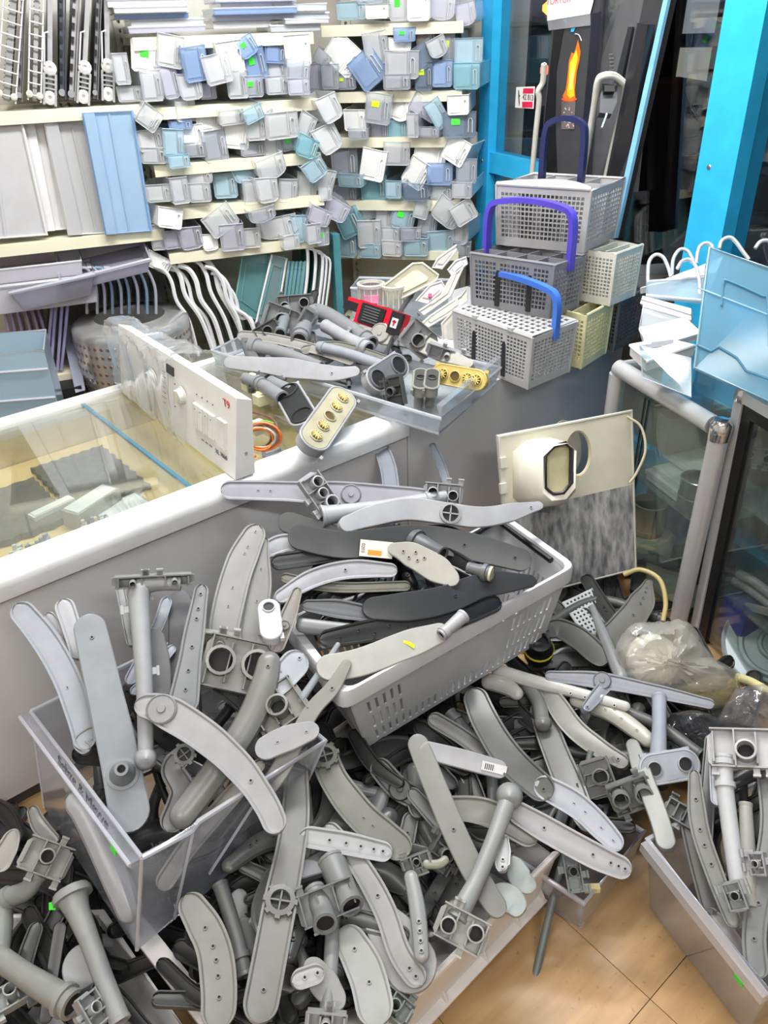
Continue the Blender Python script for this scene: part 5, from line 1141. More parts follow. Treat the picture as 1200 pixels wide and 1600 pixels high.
px_slab([(1005, 478), (1080, 500), (1075, 530), (1000, 512)], (2.26, 2.2, 2.18, 2.24), .02, clear((226, 232, 236), .5), 'flat_tray', 'milky clear tray under the grooved rail', 'tray', CE)
px_slab([(1000, 515), (1070, 498), (1098, 520), (1010, 545)], (2.22, 2.2, 2.12, 2.15), .02, WT, 'white_fascia', 'white drawer front tilted among the clear trays', 'drawer front', WT)
t, q, n = px_slab([(985, 540), (1040, 530), (1085, 540), (1010, 565)], (2.15, 2.15, 2.08, 2.08), .03, WT, 'handle_tray', 'white tray with long cut handle on the showcase glass', 'tray', WT)
for u in (.35, .65): MB().prism([q[0].lerp(q[1], u)*.62+q[3].lerp(q[2], u)*.38+_r*a+_u*b+n*.002 for a, b in ((-.03, -.006), (.03, .002), (.03, .012), (-.03, .004))], n, .002).obj('handle_slot', plastic((160, 164, 172)), t)
px_slab([(1080, 560), (1000, 540), (1004, 590), (1080, 620)], (2.02, 2.1, 2.08, 1.98), .004, clear((206, 222, 224), .12), 'acrylic_sheet', 'thin clear acrylic sheet upright on the showcase edge', 'sheet', CE, .002)
t, q, n = px_slab([(1108, 386), (1230, 430), (1230, 640), (1086, 575)], (1.98, 1.86, 1.84, 1.96), .006, clear((140, 196, 222), .50), 'blue_fascia', 'large pale blue clear drawer front standing on the showcase', 'drawer front', clear((190, 226, 240), .6), .005)
U2 = lambda x, y, e=.004: PL(x, y, q[0], n)+n*e
MB().tube(smoothpath([U2(1128, 478), U2(1131, 443), U2(1140, 440), U2(1190, 462), U2(1200, 470), U2(1202, 540)], 30), .003, 6).obj('raised_outline', clear((120, 180, 206), .7), t, 50)
MB().tube([U2(1090, 540), U2(1112, 550), U2(1124, 543), U2(1152, 560), U2(1166, 580), U2(1220, 600)], .003, 6).obj('hand_notch', clear((100, 160, 190), .7), t, 50)
MB().tube([U2(1090, 450), U2(1220, 500)], .002, 6).obj('ridge', clear((190, 226, 240), .7), t, 50)
# second showcase, in line with the first and nearer
F2 = G(1090, 992, 0); D2 = Vector((.26, -.966, 0)); D3 = Vector((.966, .26, 0))
TL2 = PL(1166, 610, F2, D3.lerp(Vector((0, 0, 0)), 0)); H2 = TL2.z
def case2():
    t = empty('glass_showcase', F2, 'nearer glass showcase with black sealed aluminium frame', 'showcase'); ax = (D2, D3, Z); K = lambda a, b, z: F2+D2*a+D3*b+Z*z
    off = (TL2-F2).dot(D2)
    top = lambda a, b, z: K(a+off*z/H2, b, z)
    MB().hexa([top(-.02, -.015, 0), top(.012, -.015, 0), top(.012, .02, 0), top(-.02, .02, 0)], [top(-.02, -.015, H2), top(.012, -.015, H2), top(.012, .02, H2), top(-.02, .02, H2)]).obj('post', ALU2, t)
    MB().hexa([top(.012, -.01, 0), top(.045, -.01, 0), top(.045, .02, 0), top(.012, .02, 0)], [top(.012, -.01, H2-.02), top(.045, -.01, H2-.02), top(.045, .02, H2-.02), top(.012, .02, H2-.02)]).obj('black_seal', BLK, t)
    MB().box(top(.42, 0, H2-.012)+Z*0, .86, .035, .03, ax).obj('top_rail', ALU2, t); MB().box(top(.43, .0, H2-.045), .80, .025, .03, ax).obj('black_seal', BLK, t)
    MB().lathe(top(-.004, 0, H2-.03), Z, [(.024, 0), (.025, .02), (.02, .034), (0, .036)], 14).obj('corner_cap', CHR, t, 40)
    MB().quad(top(.045, .0, .02), top(.85, .0, .02), top(.85, .0, H2-.05), top(.045, .0, H2-.05)).obj('glass_pane', clear((224, 232, 230), .03, .03), t, solid=.004)
    for z in (PL(1170, 806, F2, D3).z, PL(1160, 966, F2, D3).z): MB().box(K(.40, .17, z), .86, .30, .006, ax).obj('glass_shelf', clear((176, 196, 190), .22), t)
    MB().box(K(.40, .17, H2-.02), .86, .32, .006, ax).obj('glass_top', GLS, t)
    MB().box(K(.40, .33, H2/2), .86, .01, H2, ax).obj('back_board', plastic((44, 44, 44), .5), t)
    MB().box(K(.40, .17, .03), .86, .30, .02, ax).obj('base_board', plastic((90, 88, 84), .5), t)
    for a in (.85,): MB().box(K(a, 0, H2/2), .03, .03, H2, ax).obj('post', ALU2, t)
    return K
K2 = case2(); KB = (D2, D3, Z); S1 = PL(1170, 806, F2, D3).z+.004; S2 = PL(1160, 966, F2, D3).z+.004
can(K2(.09, .14, S1), .055, .14, (178, 180, 180), 'perforated steel basket can in the nearer showcase')
t = empty('valve', K2(.16, .08, S1), 'red and black water valve on the upper showcase shelf', 'valve')
MB().lathe(K2(.17, .07, S1), Z, [(0, .002), (.03, .003), (.03, .03), (.02, .035), (.02, .05), (0, .052)], 16).obj('body', plastic((150, 36, 44), .4), t, 40); MB().box(K2(.13, .07, S1+.025), .05, .03, .03, KB).obj('coil', plastic((24, 24, 26)), t); MB().box(K2(.19, .05, S1+.008), .06, .02, .012, KB).obj('bracket', plastic((220, 220, 216)), t)
bracket(Plane(K2(.05, .16, S1+.15), K2(.3, .16, S1+.15), K2(.1, .28, S1+.17)), (1186, 712), 50, 10, (150, 152, 156), 'grey valve bracket on top of the steel basket can', 0, 41, 2, .5)
for i, (z, dx) in enumerate(((.02, 0), (.052, .01))):
    a = K2(.02+dx, .06, S2+z); tag(MB().tube(smoothpath([a+D2*.0, a+D2*.06+D3*.02, a+D2*.25+D3*.03], 12), [.012]+[.014]*10+[.012], 12).obj('oven_grip', plastic((160, 160, 162), .35), None, 50), '%s of two rounded grey oven handles on the lower shelf' % ('lower' if i == 0 else 'upper'), 'handle', 'oven handles in the showcase')
for i in range(2):
    a = K2(.22, .04, S2+.015); b = K2(.17-i*.012, .03, S2+.01); tag(MB().box((K2(.17+i*.02, .05, S2+.03)), .16, .01, .012, ((D2+Z*.5).normalized(), D3, Z)).obj('metal_bar', plastic((196, 196, 200), .3, .4)), '%s slanted grey bar across the oven handles' % ('front' if i == 0 else 'rear'), 'bar')
def disc(p, r, nv, label):
    t = empty('round_cover', p-Z*r, label, 'lid', 'grey ribbed round lids'); mt = plastic((176, 188, 192), .35, .25)
    MB().lathe(p, nv, [(0, .004), (r*.25, .004), (r*.28, .012), (r*.33, .012), (r*.36, .004), (r*.58, .004), (r*.62, .014), (r*.68, .014), (r*.72, .004), (r*.92, .006), (r*.97, .014), (r, .008), (r*.99, -.006), (0, -.004)], 44).obj('body', mt, t, 40)
dn = ((EYE-K2(.2, .1, .15)).normalized()+Z*.6-D2*.1).normalized()
dp_ = PL(1214, 1008, F2+D3*.10, D3); dr = 80*m_per_px(dp_)
disc(dp_, dr, dn, 'ribbed grey round lid in front under the glass shelf'); disc(dp_-dn*.03, dr, dn, 'second ribbed round lid just behind the front one')
bt = K2(.085, .085, .04)
tag(MB().box(bt+Z*.065, .10, .12, .13, KB).box(bt+Z*.135, .11, .13, .012, KB).obj('blue_tub', plastic((40, 62, 176), .35)), 'royal blue tub in the bottom of the nearer showcase', 'tub')
can(K2(.2, .2, S1+.0), .04, .08, (120, 110, 104), 'dull brown can behind the red valve', metal=.2)

# ------------------------------------------------------------------ cream panel with duct leaning on the counter front
def duct_panel():
    TL = G(778, 682, .6); TR = G(985, 643, .6); BR = G(992, 888, .12); BL = TL+(BR-TR); n = (TR-TL).cross(BL-TL).normalized(); n = n if n.dot(EYE-TL) > 0 else -n
    t = empty('duct_board', (BL+BR)/2, 'cream plastic panel with square duct and foil sheet leaning on counter', 'panel')
    U = lambda x, y, e=0.0: PL(x, y, TL, n)+n*e
    CR_ = plastic((222, 218, 200), .45, 0, .08, 8)
    m_, nt, b = _new('scratched_foil'); nn = nt.nodes; Lk = nt.links; tc = nn.new('ShaderNodeTexCoord'); mp_ = nn.new('ShaderNodeMapping'); mp_.inputs['Scale'].default_value = (14, 14, 2.2); no = nn.new('ShaderNodeTexNoise'); no.inputs['Scale'].default_value = 3.5; no.inputs['Detail'].default_value = 6
    Lk.new(tc.outputs['Object'], mp_.inputs[0]); Lk.new(mp_.outputs[0], no.inputs[0]); cr = nn.new('ShaderNodeValToRGB'); cr.color_ramp.elements[0].position = .35; cr.color_ramp.elements[0].color = rgb((116, 118, 124)); cr.color_ramp.elements[1].position = .68; cr.color_ramp.elements[1].color = rgb((206, 206, 206)); Lk.new(no.outputs[0], cr.inputs[0]); Lk.new(cr.outputs[0], b.inputs['Base Color']); b.inputs['Roughness'].default_value = .38; b.inputs['Metallic'].default_value = .25
    mid = .46; ml = TL.lerp(BL, mid); mr = TR.lerp(BR, mid*.97)
    # cream upper plate with a round hole: ring of quads round the opening
    hc = (902, 708); M = 28; hole = []; 
    c3 = U(*hc); e1 = (TR-TL).normalized(); e2 = n.cross(e1); rh = 35*m_per_px(c3); hole = [c3+(e1*math.cos(2*PI*k/M)*.66+e2*math.sin(2*PI*k/M)*1.05)*rh for k in range(M)]
    outer = []
    quad = [TL, TR, mr, ml]
    for k in range(M):
        d = (hole[k]-c3).normalized(); best = None
        for i in range(4):
            a, b2 = quad[i], quad[(i+1) % 4]; ed = b2-a; pn = ed.cross(n); den = d.dot(pn)
            if abs(den) < 1e-9: continue
            tt = (a-c3).dot(pn)/den
            if tt > 0:
                q = c3+d*tt; w = (q-a).dot(ed)/ed.dot(ed)
                if -1e-4 <= w <= 1.0001 and (best is None or tt < best[0]): best = (tt, q)
        outer.append(best[1])
    full = MB(); vs = hole+outer; full.add(vs, [(k, (k+1) % M, M+(k+1) % M, M+k) for k in range(M)])
    # corner triangles
    for cq in quad:
        ks = sorted(range(M), key=lambda k: (outer[k]-cq).length)[:2]; full.add([outer[ks[0]], outer[ks[1]], cq], [(0, 1, 2)])
    pl = full.obj('cream_plate', CR_, t, solid=.012)
    MB().tube(hole, .006, 8, closed=True).obj('hole_rim', plastic((200, 190, 160), .5), pl, 40)
    MB().prism([c3+(p-c3)*1.3-n*.07 for p in hole], -n, .004).obj('hole_back', plastic((150, 148, 140), .5), pl)
    MB().slab([ml, mr, BR, BL], n, .006).obj('foil_sheet', m_, t)
    MB().tube([TL, TR, BR, BL], .008, 8, closed=True).obj('edge_flange', plastic((206, 204, 194), .45), t, 40)
    # duct: cream box sweeping out to an eight sided mouth with a black seal
    base = [U(x, y) for x, y in ((800, 706), (822, 688), (858, 684), (876, 700), (874, 770), (856, 790), (818, 794), (800, 776))]
    mouth = [DP(x, y, depth_of(U(870, 730))-.13) for x, y in ((852, 712), (866, 697), (884, 692), (894, 702), (893, 754), (880, 770), (864, 772), (852, 762))]
    m = MB(); k = 8; vs = []
    for i in range(5):
        u = i/4; w = u*u*(3-2*u); vs += [a.lerp(b, u)+(n*.05*math.sin(PI*u) if True else 0) for a, b in zip(base, mouth)]
    m.add(vs, [(i*k+j, i*k+(j+1) % k, (i+1)*k+(j+1) % k, (i+1)*k+j) for i in range(4) for j in range(k)])
    d = m.obj('duct', plastic((232, 230, 216), .35, 0, .05), t, 50, solid=.004)
    MB().tube(mouth, .0055, 8, closed=True).obj('mouth_seal', BLK, d, 40)
    MB().prism([a.lerp(b, .75) for a, b in zip(base, mouth)], -n, .002).obj('duct_back', plastic((222, 216, 176), .5), d)
    for y in (722, 762): MB().box(U(784, y, .008), .02, .03, .012, (e1, e2, n)).obj('latch', plastic((216, 214, 204), .4), t)
    MB().tube(smoothpath([U(976, 650, .012), U(992, 665, .03), U(996, 700, .04), U(986, 735, .03), U(978, 752, .02)], 24), .004, 8).obj('rubber_hose', plastic((214, 206, 180), .5), t, 50)
duct_panel()
tag(MB().tube(smoothpath([DP(975, 898, 2.0), DP(1000, 890, 1.98), DP(1030, 905, 1.95), DP(1040, 940, 1.93), DP(1036, 970, 1.92)], 24), .006, 8).obj('cream_hose', plastic((176, 160, 110), .5), None, 50), 'thin tan hose curling out beside the showcase post', 'hose')
# ------------------------------------------------------------------ containers of spray arms on the floor
CLR = clear((216, 220, 228), .16, .10); CLE = clear((236, 238, 248), .5, .08)
GRB = plastic((196, 198, 202), .4, 0, .06)
# big clear vegetable drawer at the side, leaning on the heap
DZ = .42
dA, dB, dC = G(48, 1112, DZ), G(222, 1340, DZ), G(508, 1158, DZ); dD = dA+dC-dB
bA, bB, bC = G(70, 1262, .22), G(214, 1484, .22), G(452, 1285, .22); bD = bA+bC-bB
def veg_drawer():
    t = empty('crisper_tub', (bA+bC)/2, 'big clear fridge drawer crammed with spray arms, writing on its lip', 'drawer')
    for q in ((dA, dB, bB, bA), (dB, dC, bC, bB), (dC, dD, bD, bC), (dD, dA, bA, bD)): MB().quad(*q).obj('side_wall', CLR, t, solid=.003)
    MB().quad(bA, bB, bC, bD).obj('base', CLR, t, solid=.003)
    out = ((dA+dB)/2-(dC+dD)/2).normalized(); al = (dB-dA).normalized()
    lip = [dA, dB, dB+out*.022, dA+out*.022]
    MB().hexa([p-Z*.012 for p in lip], lip).obj('front_lip', clear((232, 234, 244), .14, .06), t)
    MB().tube([dA+out*.022, dB+out*.022], .004, 8).obj('lip_edge', CLE, t, 40); MB().tube([dA, dB], .004, 8).obj('lip_edge', CLE, t, 40)
    e = dB.lerp(dC, .28); MB().tube([dB, dB.lerp(dC, .24)-Z*.012, e+Z*.0, dC, dD, dA], .0055, 8).obj('rim', CLE, t, 40)
    MB().tube([dB, bB], .004, 8).obj('corner_edge', CLE, t, 40); MB().tube([dC, bC], .004, 8).obj('corner_edge', CLE, t, 40); MB().tube([dA, bA], .003, 8).obj('corner_edge', CLE, t, 40)
    MB().tube([dB.lerp(dC, .26), bB.lerp(bC, .22)], .003, 6).obj('wall_rib', CLE, t, 40); MB().tube([dB.lerp(dC, .55)-Z*.05, bB.lerp(bC, .46)+Z*.04], .003, 6).obj('wall_rib', CLE, t, 40)
    fn = al.cross(Z).normalized(); fn = fn if fn.dot(out) > 0 else -fn
    wn = (dB-dA).cross(bA-dA).normalized(); wn = wn if wn.dot(EYE-dA) > 0 else -wn
    lettering('Sebze & Meyve', PL(128, 1236, dA+wn*.012, wn), al, wn.cross(al) if wn.cross(al).z > 0 else -wn.cross(al), .034, plastic((70, 70, 78)), t)
    wn = (dB-dA).cross(bA-dA).normalized(); wn = wn if wn.dot(EYE-dA) > 0 else -wn
    p = PL(181, 1321, dA+wn*.012, wn); MB().box(p+out*.004, .019, .002, .027, (al, wn, wn.cross(al))).obj('green_sticker', GREEN, t)
    wn = (dC-dB).cross(bB-dB).normalized(); wn = wn if wn.dot(EYE-dB) > 0 else -wn
    lettering('16', PL(280, 1415, dB+wn*.003, wn), (dC-dB), Z, .03, CLE, t)
veg_drawer()
DLs = Plane(G(160, 1330, .33), G(430, 1240, .33), PL(200, 905, C(0, -.14, 0), CN))
a = lambda *p, **k: arm(DLs, *p, **k)
a([(26, 946), (70, 1000), (104, 1060), (124, 1118), (136, 1172)], [36, 40, 40, 34], (178, 184, 194), 'long curved bluish grey arm rising highest at the wall side of clear drawer', (.03, .02), noz=((.62, .2),), nk='slit')
a([(98, 938), (112, 980), (126, 1030)], [30, 26], LG, 'short pale arm tip behind the broad flat arm', (0, 0)); a([(74, 960), (96, 985), (118, 1015)], 16, LG, 'thin pale arm sliver between curved and flat arms', (-.01, -.01))
a([(136, 962), (160, 1065), (186, 1180), (208, 1300)], [48, 52, 58, 62], (160, 165, 172), 'broad flat grey arm with protruding cone hub in the clear drawer', (.05, .05), kind='plain', hub=(.76, 21, 'cone'), noz=(.12,))
pipe(DLs, [(278, 912), (240, 912), (218, 922), (220, 980), (226, 1080), (228, 1185)], [22, 26, 34, 30, 26, 24], (186, 188, 192), 'tall pale elbow pipe with bracketed head in the clear drawer', (.07, .07), bulb=(1, 18), clips=3)
bracket(DLs, (240, 905), 124, -3, (182, 184, 186), 'flat clip bracket crowning the tall elbow pipe', .075, 51, 2, .14)
a([(280, 925), (284, 990), (278, 1070)], [36, 40, 34], (104, 106, 110), 'dark grey arm standing behind the tall elbow pipe', (-.02, -.02), kind='plain')
a([(188, 918), (196, 960), (206, 1010)], 14, (170, 172, 176), 'thin hooped arm beside the tall elbow pipe', (.0, .0)); a([(262, 935), (244, 985), (200, 1070)], 18, (206, 214, 228), 'bluish white strip slanting behind the elbow pipe', (.0, .0)); a([(272, 1010), (240, 1050), (205, 1085)], 14, (206, 214, 228), 'second bluish white strip below the first', (.0, .0))
a([(240, 985), (252, 1050), (250, 1120)], 30, (120, 122, 126), 'medium grey arm hidden close behind the elbow pipe', (.01, .01), kind='plain')
a([(316, 915), (302, 1000), (284, 1118)], [22, 34, 48], (150, 152, 156), 'straight widening arm with a row of nozzles in drawer', (.05, .05), noz=(.08, .2, .28, .5, .68, .82))
a([(212, 1100), (255, 1110), (320, 1150), (375, 1200), (415, 1255), (436, 1302)], [34, 52, 50, 46, 40, 38], (186, 186, 190), 'sweeping light arm arching down over the drawer wall', (.10, .13), hub=(.14, 24, 'disc'), noz=(.72,))
a([(424, 1018), (410, 1080), (382, 1140), (330, 1215), (272, 1292)], [36, 44, 44, 44, 44], (146, 146, 144), 'thick rounded curved arm leaning across the drawer', (.06, .06), kind='round', noz=(.1,))
bracket(DLs, (372, 1040), 110, 12, (176, 176, 172), 'pale bracket plate with sockets and slots behind rounded arm', .03, 53, 2, .75)
bracket(DLs, (437, 1108), 86, -35, (160, 160, 152), 'gridded grey holder with a round pipe socket', .05, 54, 1, .8)
bracket(DLs, (345, 1000), 60, 8, (196, 196, 190), 'small pale clip frame above the bracket plate', .02, 55, 1, .5)
a([(404, 822), (374, 885), (354, 960), (348, 1010)], [34, 46, 48, 46], (178, 178, 178), 'tall curved arm with tiny slits beside the shopping basket', (.03, .0), noz=(.06, .2, .26, .55, .7), nk='slit')
a([(414, 842), (404, 920), (392, 1010)], [14, 40, 42], (166, 166, 166), 'second tall curved arm overlapped by the first', (.02, -.01), noz=(.3, .6), nk='slit')
a([(474, 1022), (438, 1062), (400, 1090)], [46, 44, 40], (204, 210, 222), 'bluish white arm end with one nozzle beside the basket', (.06, .05), noz=(.1,))
arm(DLs, [(530, 1004), (500, 1050), (466, 1100)], [8, 11, 13], (176, 184, 194), 'thin bluish rod poking up before the basket corner', (.09, .06), kind='round')
a([(545, 1032), (520, 1075), (485, 1115), (440, 1200), (410, 1240)], [16, 24, 26, 30, 30], (170, 168, 162), 'narrow beige grey arm running under the short blade', (.10, .06), kind='plain', noz=(.22,))
a([(400, 1178), (440, 1158), (498, 1138)], [36, 40, 28], (190, 190, 194), 'short blunt blade resting on the drawer rim', (.10, .11), kind='plain', nk='slit', noz=(.35, .8))
a([(466, 920), (450, 965), (428, 1020)], [16, 26, 26], (170, 166, 160), 'brown edged narrow arm wedged against the basket', (.06, .05), hub=(.6, 8, 'disc'))
a([(140, 1175), (125, 1160), (150, 1140)], 20, MG, 'small ringed arm end in the drawer corner', (.02, .02)); a([(300, 1170), (270, 1200), (285, 1240), (262, 1300)], [30, 36, 40, 40], (120, 120, 120), 'ring-hubbed arm half hidden below the sweeping arm', (.03, .02), hub=(.1, 18, 'gear'))
a([(410, 1190), (340, 1270), (290, 1330), (250, 1390)], [20, 30, 30, 30], (196, 190, 180), 'long pale arm seen through the clear drawer wall', (.02, .02)); a([(110, 1240), (140, 1280), (190, 1390), (210, 1440)], [40, 44, 44, 40], (186, 186, 192), 'curved arm seen behind the stickered drawer side', (.02, .0), kind='round')
fill_arms(DLs, [(120, 1080, 420, 1300), (180, 1180, 380, 1380)], 20, [(120, 122, 126), (96, 98, 102), (150, 152, 156), (80, 82, 84)], ('', 'the clear drawer depth'), 'arms packed deep in the clear drawer', (-.14, -.02), 71)

# grey shopping basket of arms
BZ = .47
def shop_basket():
    a_, b_, c_ = G(541, 1082, BZ), G(890, 888, BZ), G(786, 812, BZ); d_ = a_+c_-b_; top = [a_, b_, c_, d_]; cc = (a_+c_)/2
    X = (b_-a_).normalized(); Y = (d_-a_).normalized(); h = .215; bot = [cc+(p-cc)*.84-Z*h for p in top]
    t = empty('shopping_basket', (bot[0]+bot[2])/2, 'light grey slotted shopping basket heaped with spray arms', 'basket'); mt = plastic((196, 197, 201), .38, 0, .06, 8)
    for k in range(4):
        j = (k+1) % 4; lng = k % 2 == 0; nu = 30 if lng else 14; us = [0]
        for i in range(nu): us += [(i+.62)/(nu+.6), (i+1.0)/(nu+.6)]
        us.append(1); vs = [0, .06, .20, .26, .46, .52, .70, .75, .80, 1]
        def hole(i, j2, lng=lng, nu=nu):
            if i % 2 == 0 or j2 % 2 == 0: return False
            s = i//2
            if j2 == 7: return lng and 8 <= s < 24 and s % 1 == 0 and s % 2 == 0
            if lng and 6 <= s < 22 and j2 in (3, 5): return False
            return j2 in (1, 3, 5) and 0 < s < nu-1
        m = MB(); m.grid([bot[k], bot[j], top[j], top[k]], us, vs, hole); m.obj('slotted_wall', mt, t, solid=.004)
    MB().quad(*bot).obj('base', mt, t, solid=.004)
    # deep folded rim with rounded corners
    rc = .03; path = []
    for i, p in enumerate(top):
        pa = (top[i-1]-p).normalized(); pb = (top[(i+1) % 4]-p).normalized()
        for u in (0, .25, .5, .75, 1): q0 = p+pa*rc*(1-u)**2+pb*rc*u**2; path.append(q0)
    n = len(path); ring = []
    for p in path:
        o = (p-cc); o.z = 0; o = o.normalized(); ring += [p-o*.004-Z*.005, p-o*.002+Z*.006, p+o*.016+Z*.006, p+o*.020+Z*.0, p+o*.020-Z*.036, p+o*.014-Z*.036, p+o*.014-Z*.004]
    m = MB(); m.add(ring, [(i*7+k, i*7+(k+1) % 7, ((i+1) % n)*7+(k+1) % 7, ((i+1) % n)*7+k) for i in range(n) for k in range(7)]); m.obj('rim', plastic((206, 207, 212), .35, 0, .04), t, 40)
    bl = PL(800, 830, c_+X*.0-Y*.02+Z*.01, Y); MB().tube([b_.lerp(c_, .18)-X*.02+Z*.004, b_.lerp(c_, 1.0)-X*.02+Z*.004, c_.lerp(d_, .25)-Y*.015+Z*.004], .008, 8).obj('folded_handle', BLK, t, 40)
    return top
SB = shop_basket()
BKs = Plane(G(560, 1040, .47), G(860, 895, .47), G(600, 800, .57))
b = lambda *p, **k: arm(BKs, *p, **k); K1c = (74, 77, 80)
b([(345, 766), (440, 768), (545, 773), (640, 778), (722, 788)], [30, 32, 40, 34, 30], (188, 188, 200), 'long lilac grey arm lying across the basket top and counter', (.03, .05), hub=(.53, 16, 'disc'), noz=(.15, .2), nk='slit')
pipe(BKs, [(505, 806), (540, 800), (600, 790), (692, 776)], [34, 26, 18, 20], (206, 208, 214), 'pale tapering pipe with triple socket head on basket', (.07, .07), (.95,))
bracket(BKs, (692, 772), 62, 5, (206, 208, 214), 'boxy pale socket joint ending the tapering pipe', .07, 61, 2, .55)
bracket(BKs, (498, 775), 76, 55, (214, 216, 222), 'pale upright clip joint with three holes on basket heap', .09, 62, 3, .5)
b([(530, 824), (585, 806), (640, 796), (700, 803), (760, 808), (846, 790)], [26, 34, 36, 34, 30, 14], (204, 206, 212), 'pale wavy arm with crossed disc pointing past the basket', (.09, .07), kind='plain', hub=(.53, 17, 'cross'), noz=(.93,))
b([(450, 836), (540, 852), (650, 842), (740, 856), (830, 880)], [40, 44, 44, 44, 36], K1c, 'long dark arm with white label and pipe stub', (.06, .05), kind='plain', noz=(.72, .93))
b([(436, 812), (480, 826), (540, 842)], [34, 36, 30], (84, 86, 88), 'dark arm end peeking out behind the labelled arm', (.03, .03), kind='plain')
lb = BKs.at(588, 858, .072); v_ = (EYE-lb).normalized(); lx = (BKs.at(615, 861, .072)-BKs.at(563, 856, .072)).normalized(); mp = m_per_px(lb)
ls = tag(MB().box(lb, 52*mp, 26*mp, .001, (lx, v_.cross(lx), v_)).obj('paper_label', plastic((236, 232, 220), .6, 0, 0)), 'white printed label with orange stain stuck on dark arm', 'label')
MB().box(lb-lx*2*mp-v_.cross(lx)*6*mp+v_*.0008, 22*mp, 8*mp, .0005, (lx, v_.cross(lx), v_)).obj('orange_stain', plastic((236, 160, 40)), ls)
lettering('0203', lb-lx*21*mp+v_*.0008, -v_.cross(lx), lx, .011, plastic((40, 40, 44)), ls, depth=.0002)
pipe(BKs, [(648, 846), (672, 856), (690, 864)], [34, 26, 22], (108, 112, 118), 'stubby grey spout fixed on the labelled dark arm', (.07, .11), (.05,))
b([(606, 856), (640, 866), (680, 888), (716, 912)], [18, 40, 44, 24], (196, 194, 186), 'leaf shaped beige arm with raised bumps on the heap', (.09, .09), kind='plain', noz=((.2, 0), (.3, .3), (.35, -.3), (.42, .2), (.48, -.2)))
b([(430, 938), (490, 904), (550, 890), (620, 892)], [22, 30, 30, 22], (200, 200, 208), 'pale bowed arm curving over the basket near end', (.05, .05), noz=(.6,))
b([(566, 952), (640, 948), (700, 936), (760, 914), (836, 908)], [34, 46, 44, 38, 20], (66, 69, 72), 'dark boomerang arm lying foremost in the basket', (.07, .06), kind='plain', noz=(.5,))
b([(498, 1002), (580, 986), (700, 968), (780, 940)], [30, 36, 36, 30], (34, 35, 38), 'black perforated arm under the dark boomerang arm', (.045, .035), noz=((.1, .2), (.2, -.2), (.28, .3), (.36, -.2), (.45, .2), (.6, 0)))
o = b([(494, 1046), (560, 1036), (630, 1010), (700, 985)], [40, 44, 44, 30], (214, 214, 208), 'white flat arm with lime paint dab along basket rim', (.03, .03), kind='plain')
mk = BKs.at(640, 1006, .042); vv = (EYE-mk).normalized(); lx2 = (BKs.at(650, 1008, .042)-mk).normalized(); tag(MB().prism([mk+lx2*p*m_per_px(mk)+vv.cross(lx2)*q*m_per_px(mk) for p, q in ((-10, 4), (2, 3), (9, -1), (8, -6), (-2, -2), (-10, 0))], vv, .0008).obj('paint_dab', YELLOW, o), None)
pipe(BKs, [(692, 990), (722, 964)], [18, 22], (206, 206, 210), 'short pale pipe piece lying by the basket rim', (.05, .06), (.15,))
pipe(BKs, [(735, 888), (765, 896)], [18, 24], (130, 132, 138), 'grey capped fitting with cream flange on the heap', (.08, .10), (.8,))
tag(MB().lathe(BKs.at(765, 896, .105), (BKs.at(772, 898, .11)-BKs.at(750, 892, .10)), [(0, 0), (.017, 0), (.017, .005), (0, .006)], 16).obj('cream_flange', plastic((228, 222, 196), .4), None, 40), 'cream disc flange on the grey capped fitting', 'flange')
socket_plate(BKs, (420, 950), (424, 985), 15, (206, 208, 216), 'white clip connector with dark hole at basket near end', .05, holes=(0,), hr=.6, facec=(190, 192, 200))
b([(424, 880), (480, 872), (560, 858)], 26, (60, 62, 66), 'charcoal arm slanting into the near basket end', (.02, .02)); b([(472, 946), (530, 952), (590, 962)], [18, 30, 24], (120, 124, 130), 'grey arm with pointed tip beside the boomerang arm', (.03, .03)); b([(462, 976), (530, 984), (590, 990)], 24, (150, 152, 156), 'medium grey arm below the pointed grey arm', (.01, .01), kind='round'); b([(440, 902), (520, 918), (640, 916)], 16, (140, 140, 128), 'thin olive grey arm edge in the basket middle', (.02, .02))
b([(400, 870), (440, 850), (470, 850)], [20, 30, 26], LG, 'pale clip-ended arm at the basket back', (.02, .02)); b([(612, 770), (606, 730), (592, 690)], [26, 26, 22], (150, 158, 170), 'bluish arm standing behind the basket by counter', (-.06, -.16)); arm(BKs, [(702, 770), (690, 730), (675, 696)], [12, 14, 12], (140, 148, 156), 'thin bluish arm standing nearer the duct panel', (-.06, -.16))
fill_arms(BKs, [(470, 850, 790, 930), (540, 930, 680, 980)], 28, [(44, 46, 48), (70, 72, 76), (100, 102, 106), (30, 31, 34), (130, 132, 136)], ('', 'the shopping basket'), 'arms packed inside the shopping basket', (-.10, .0), 72, (18, 32), (90, 180), ok=lambda x, y: x+y*1.75 < 2400 and y > 800+ max(0, 600-x)*.15 and 430 < x < 850)

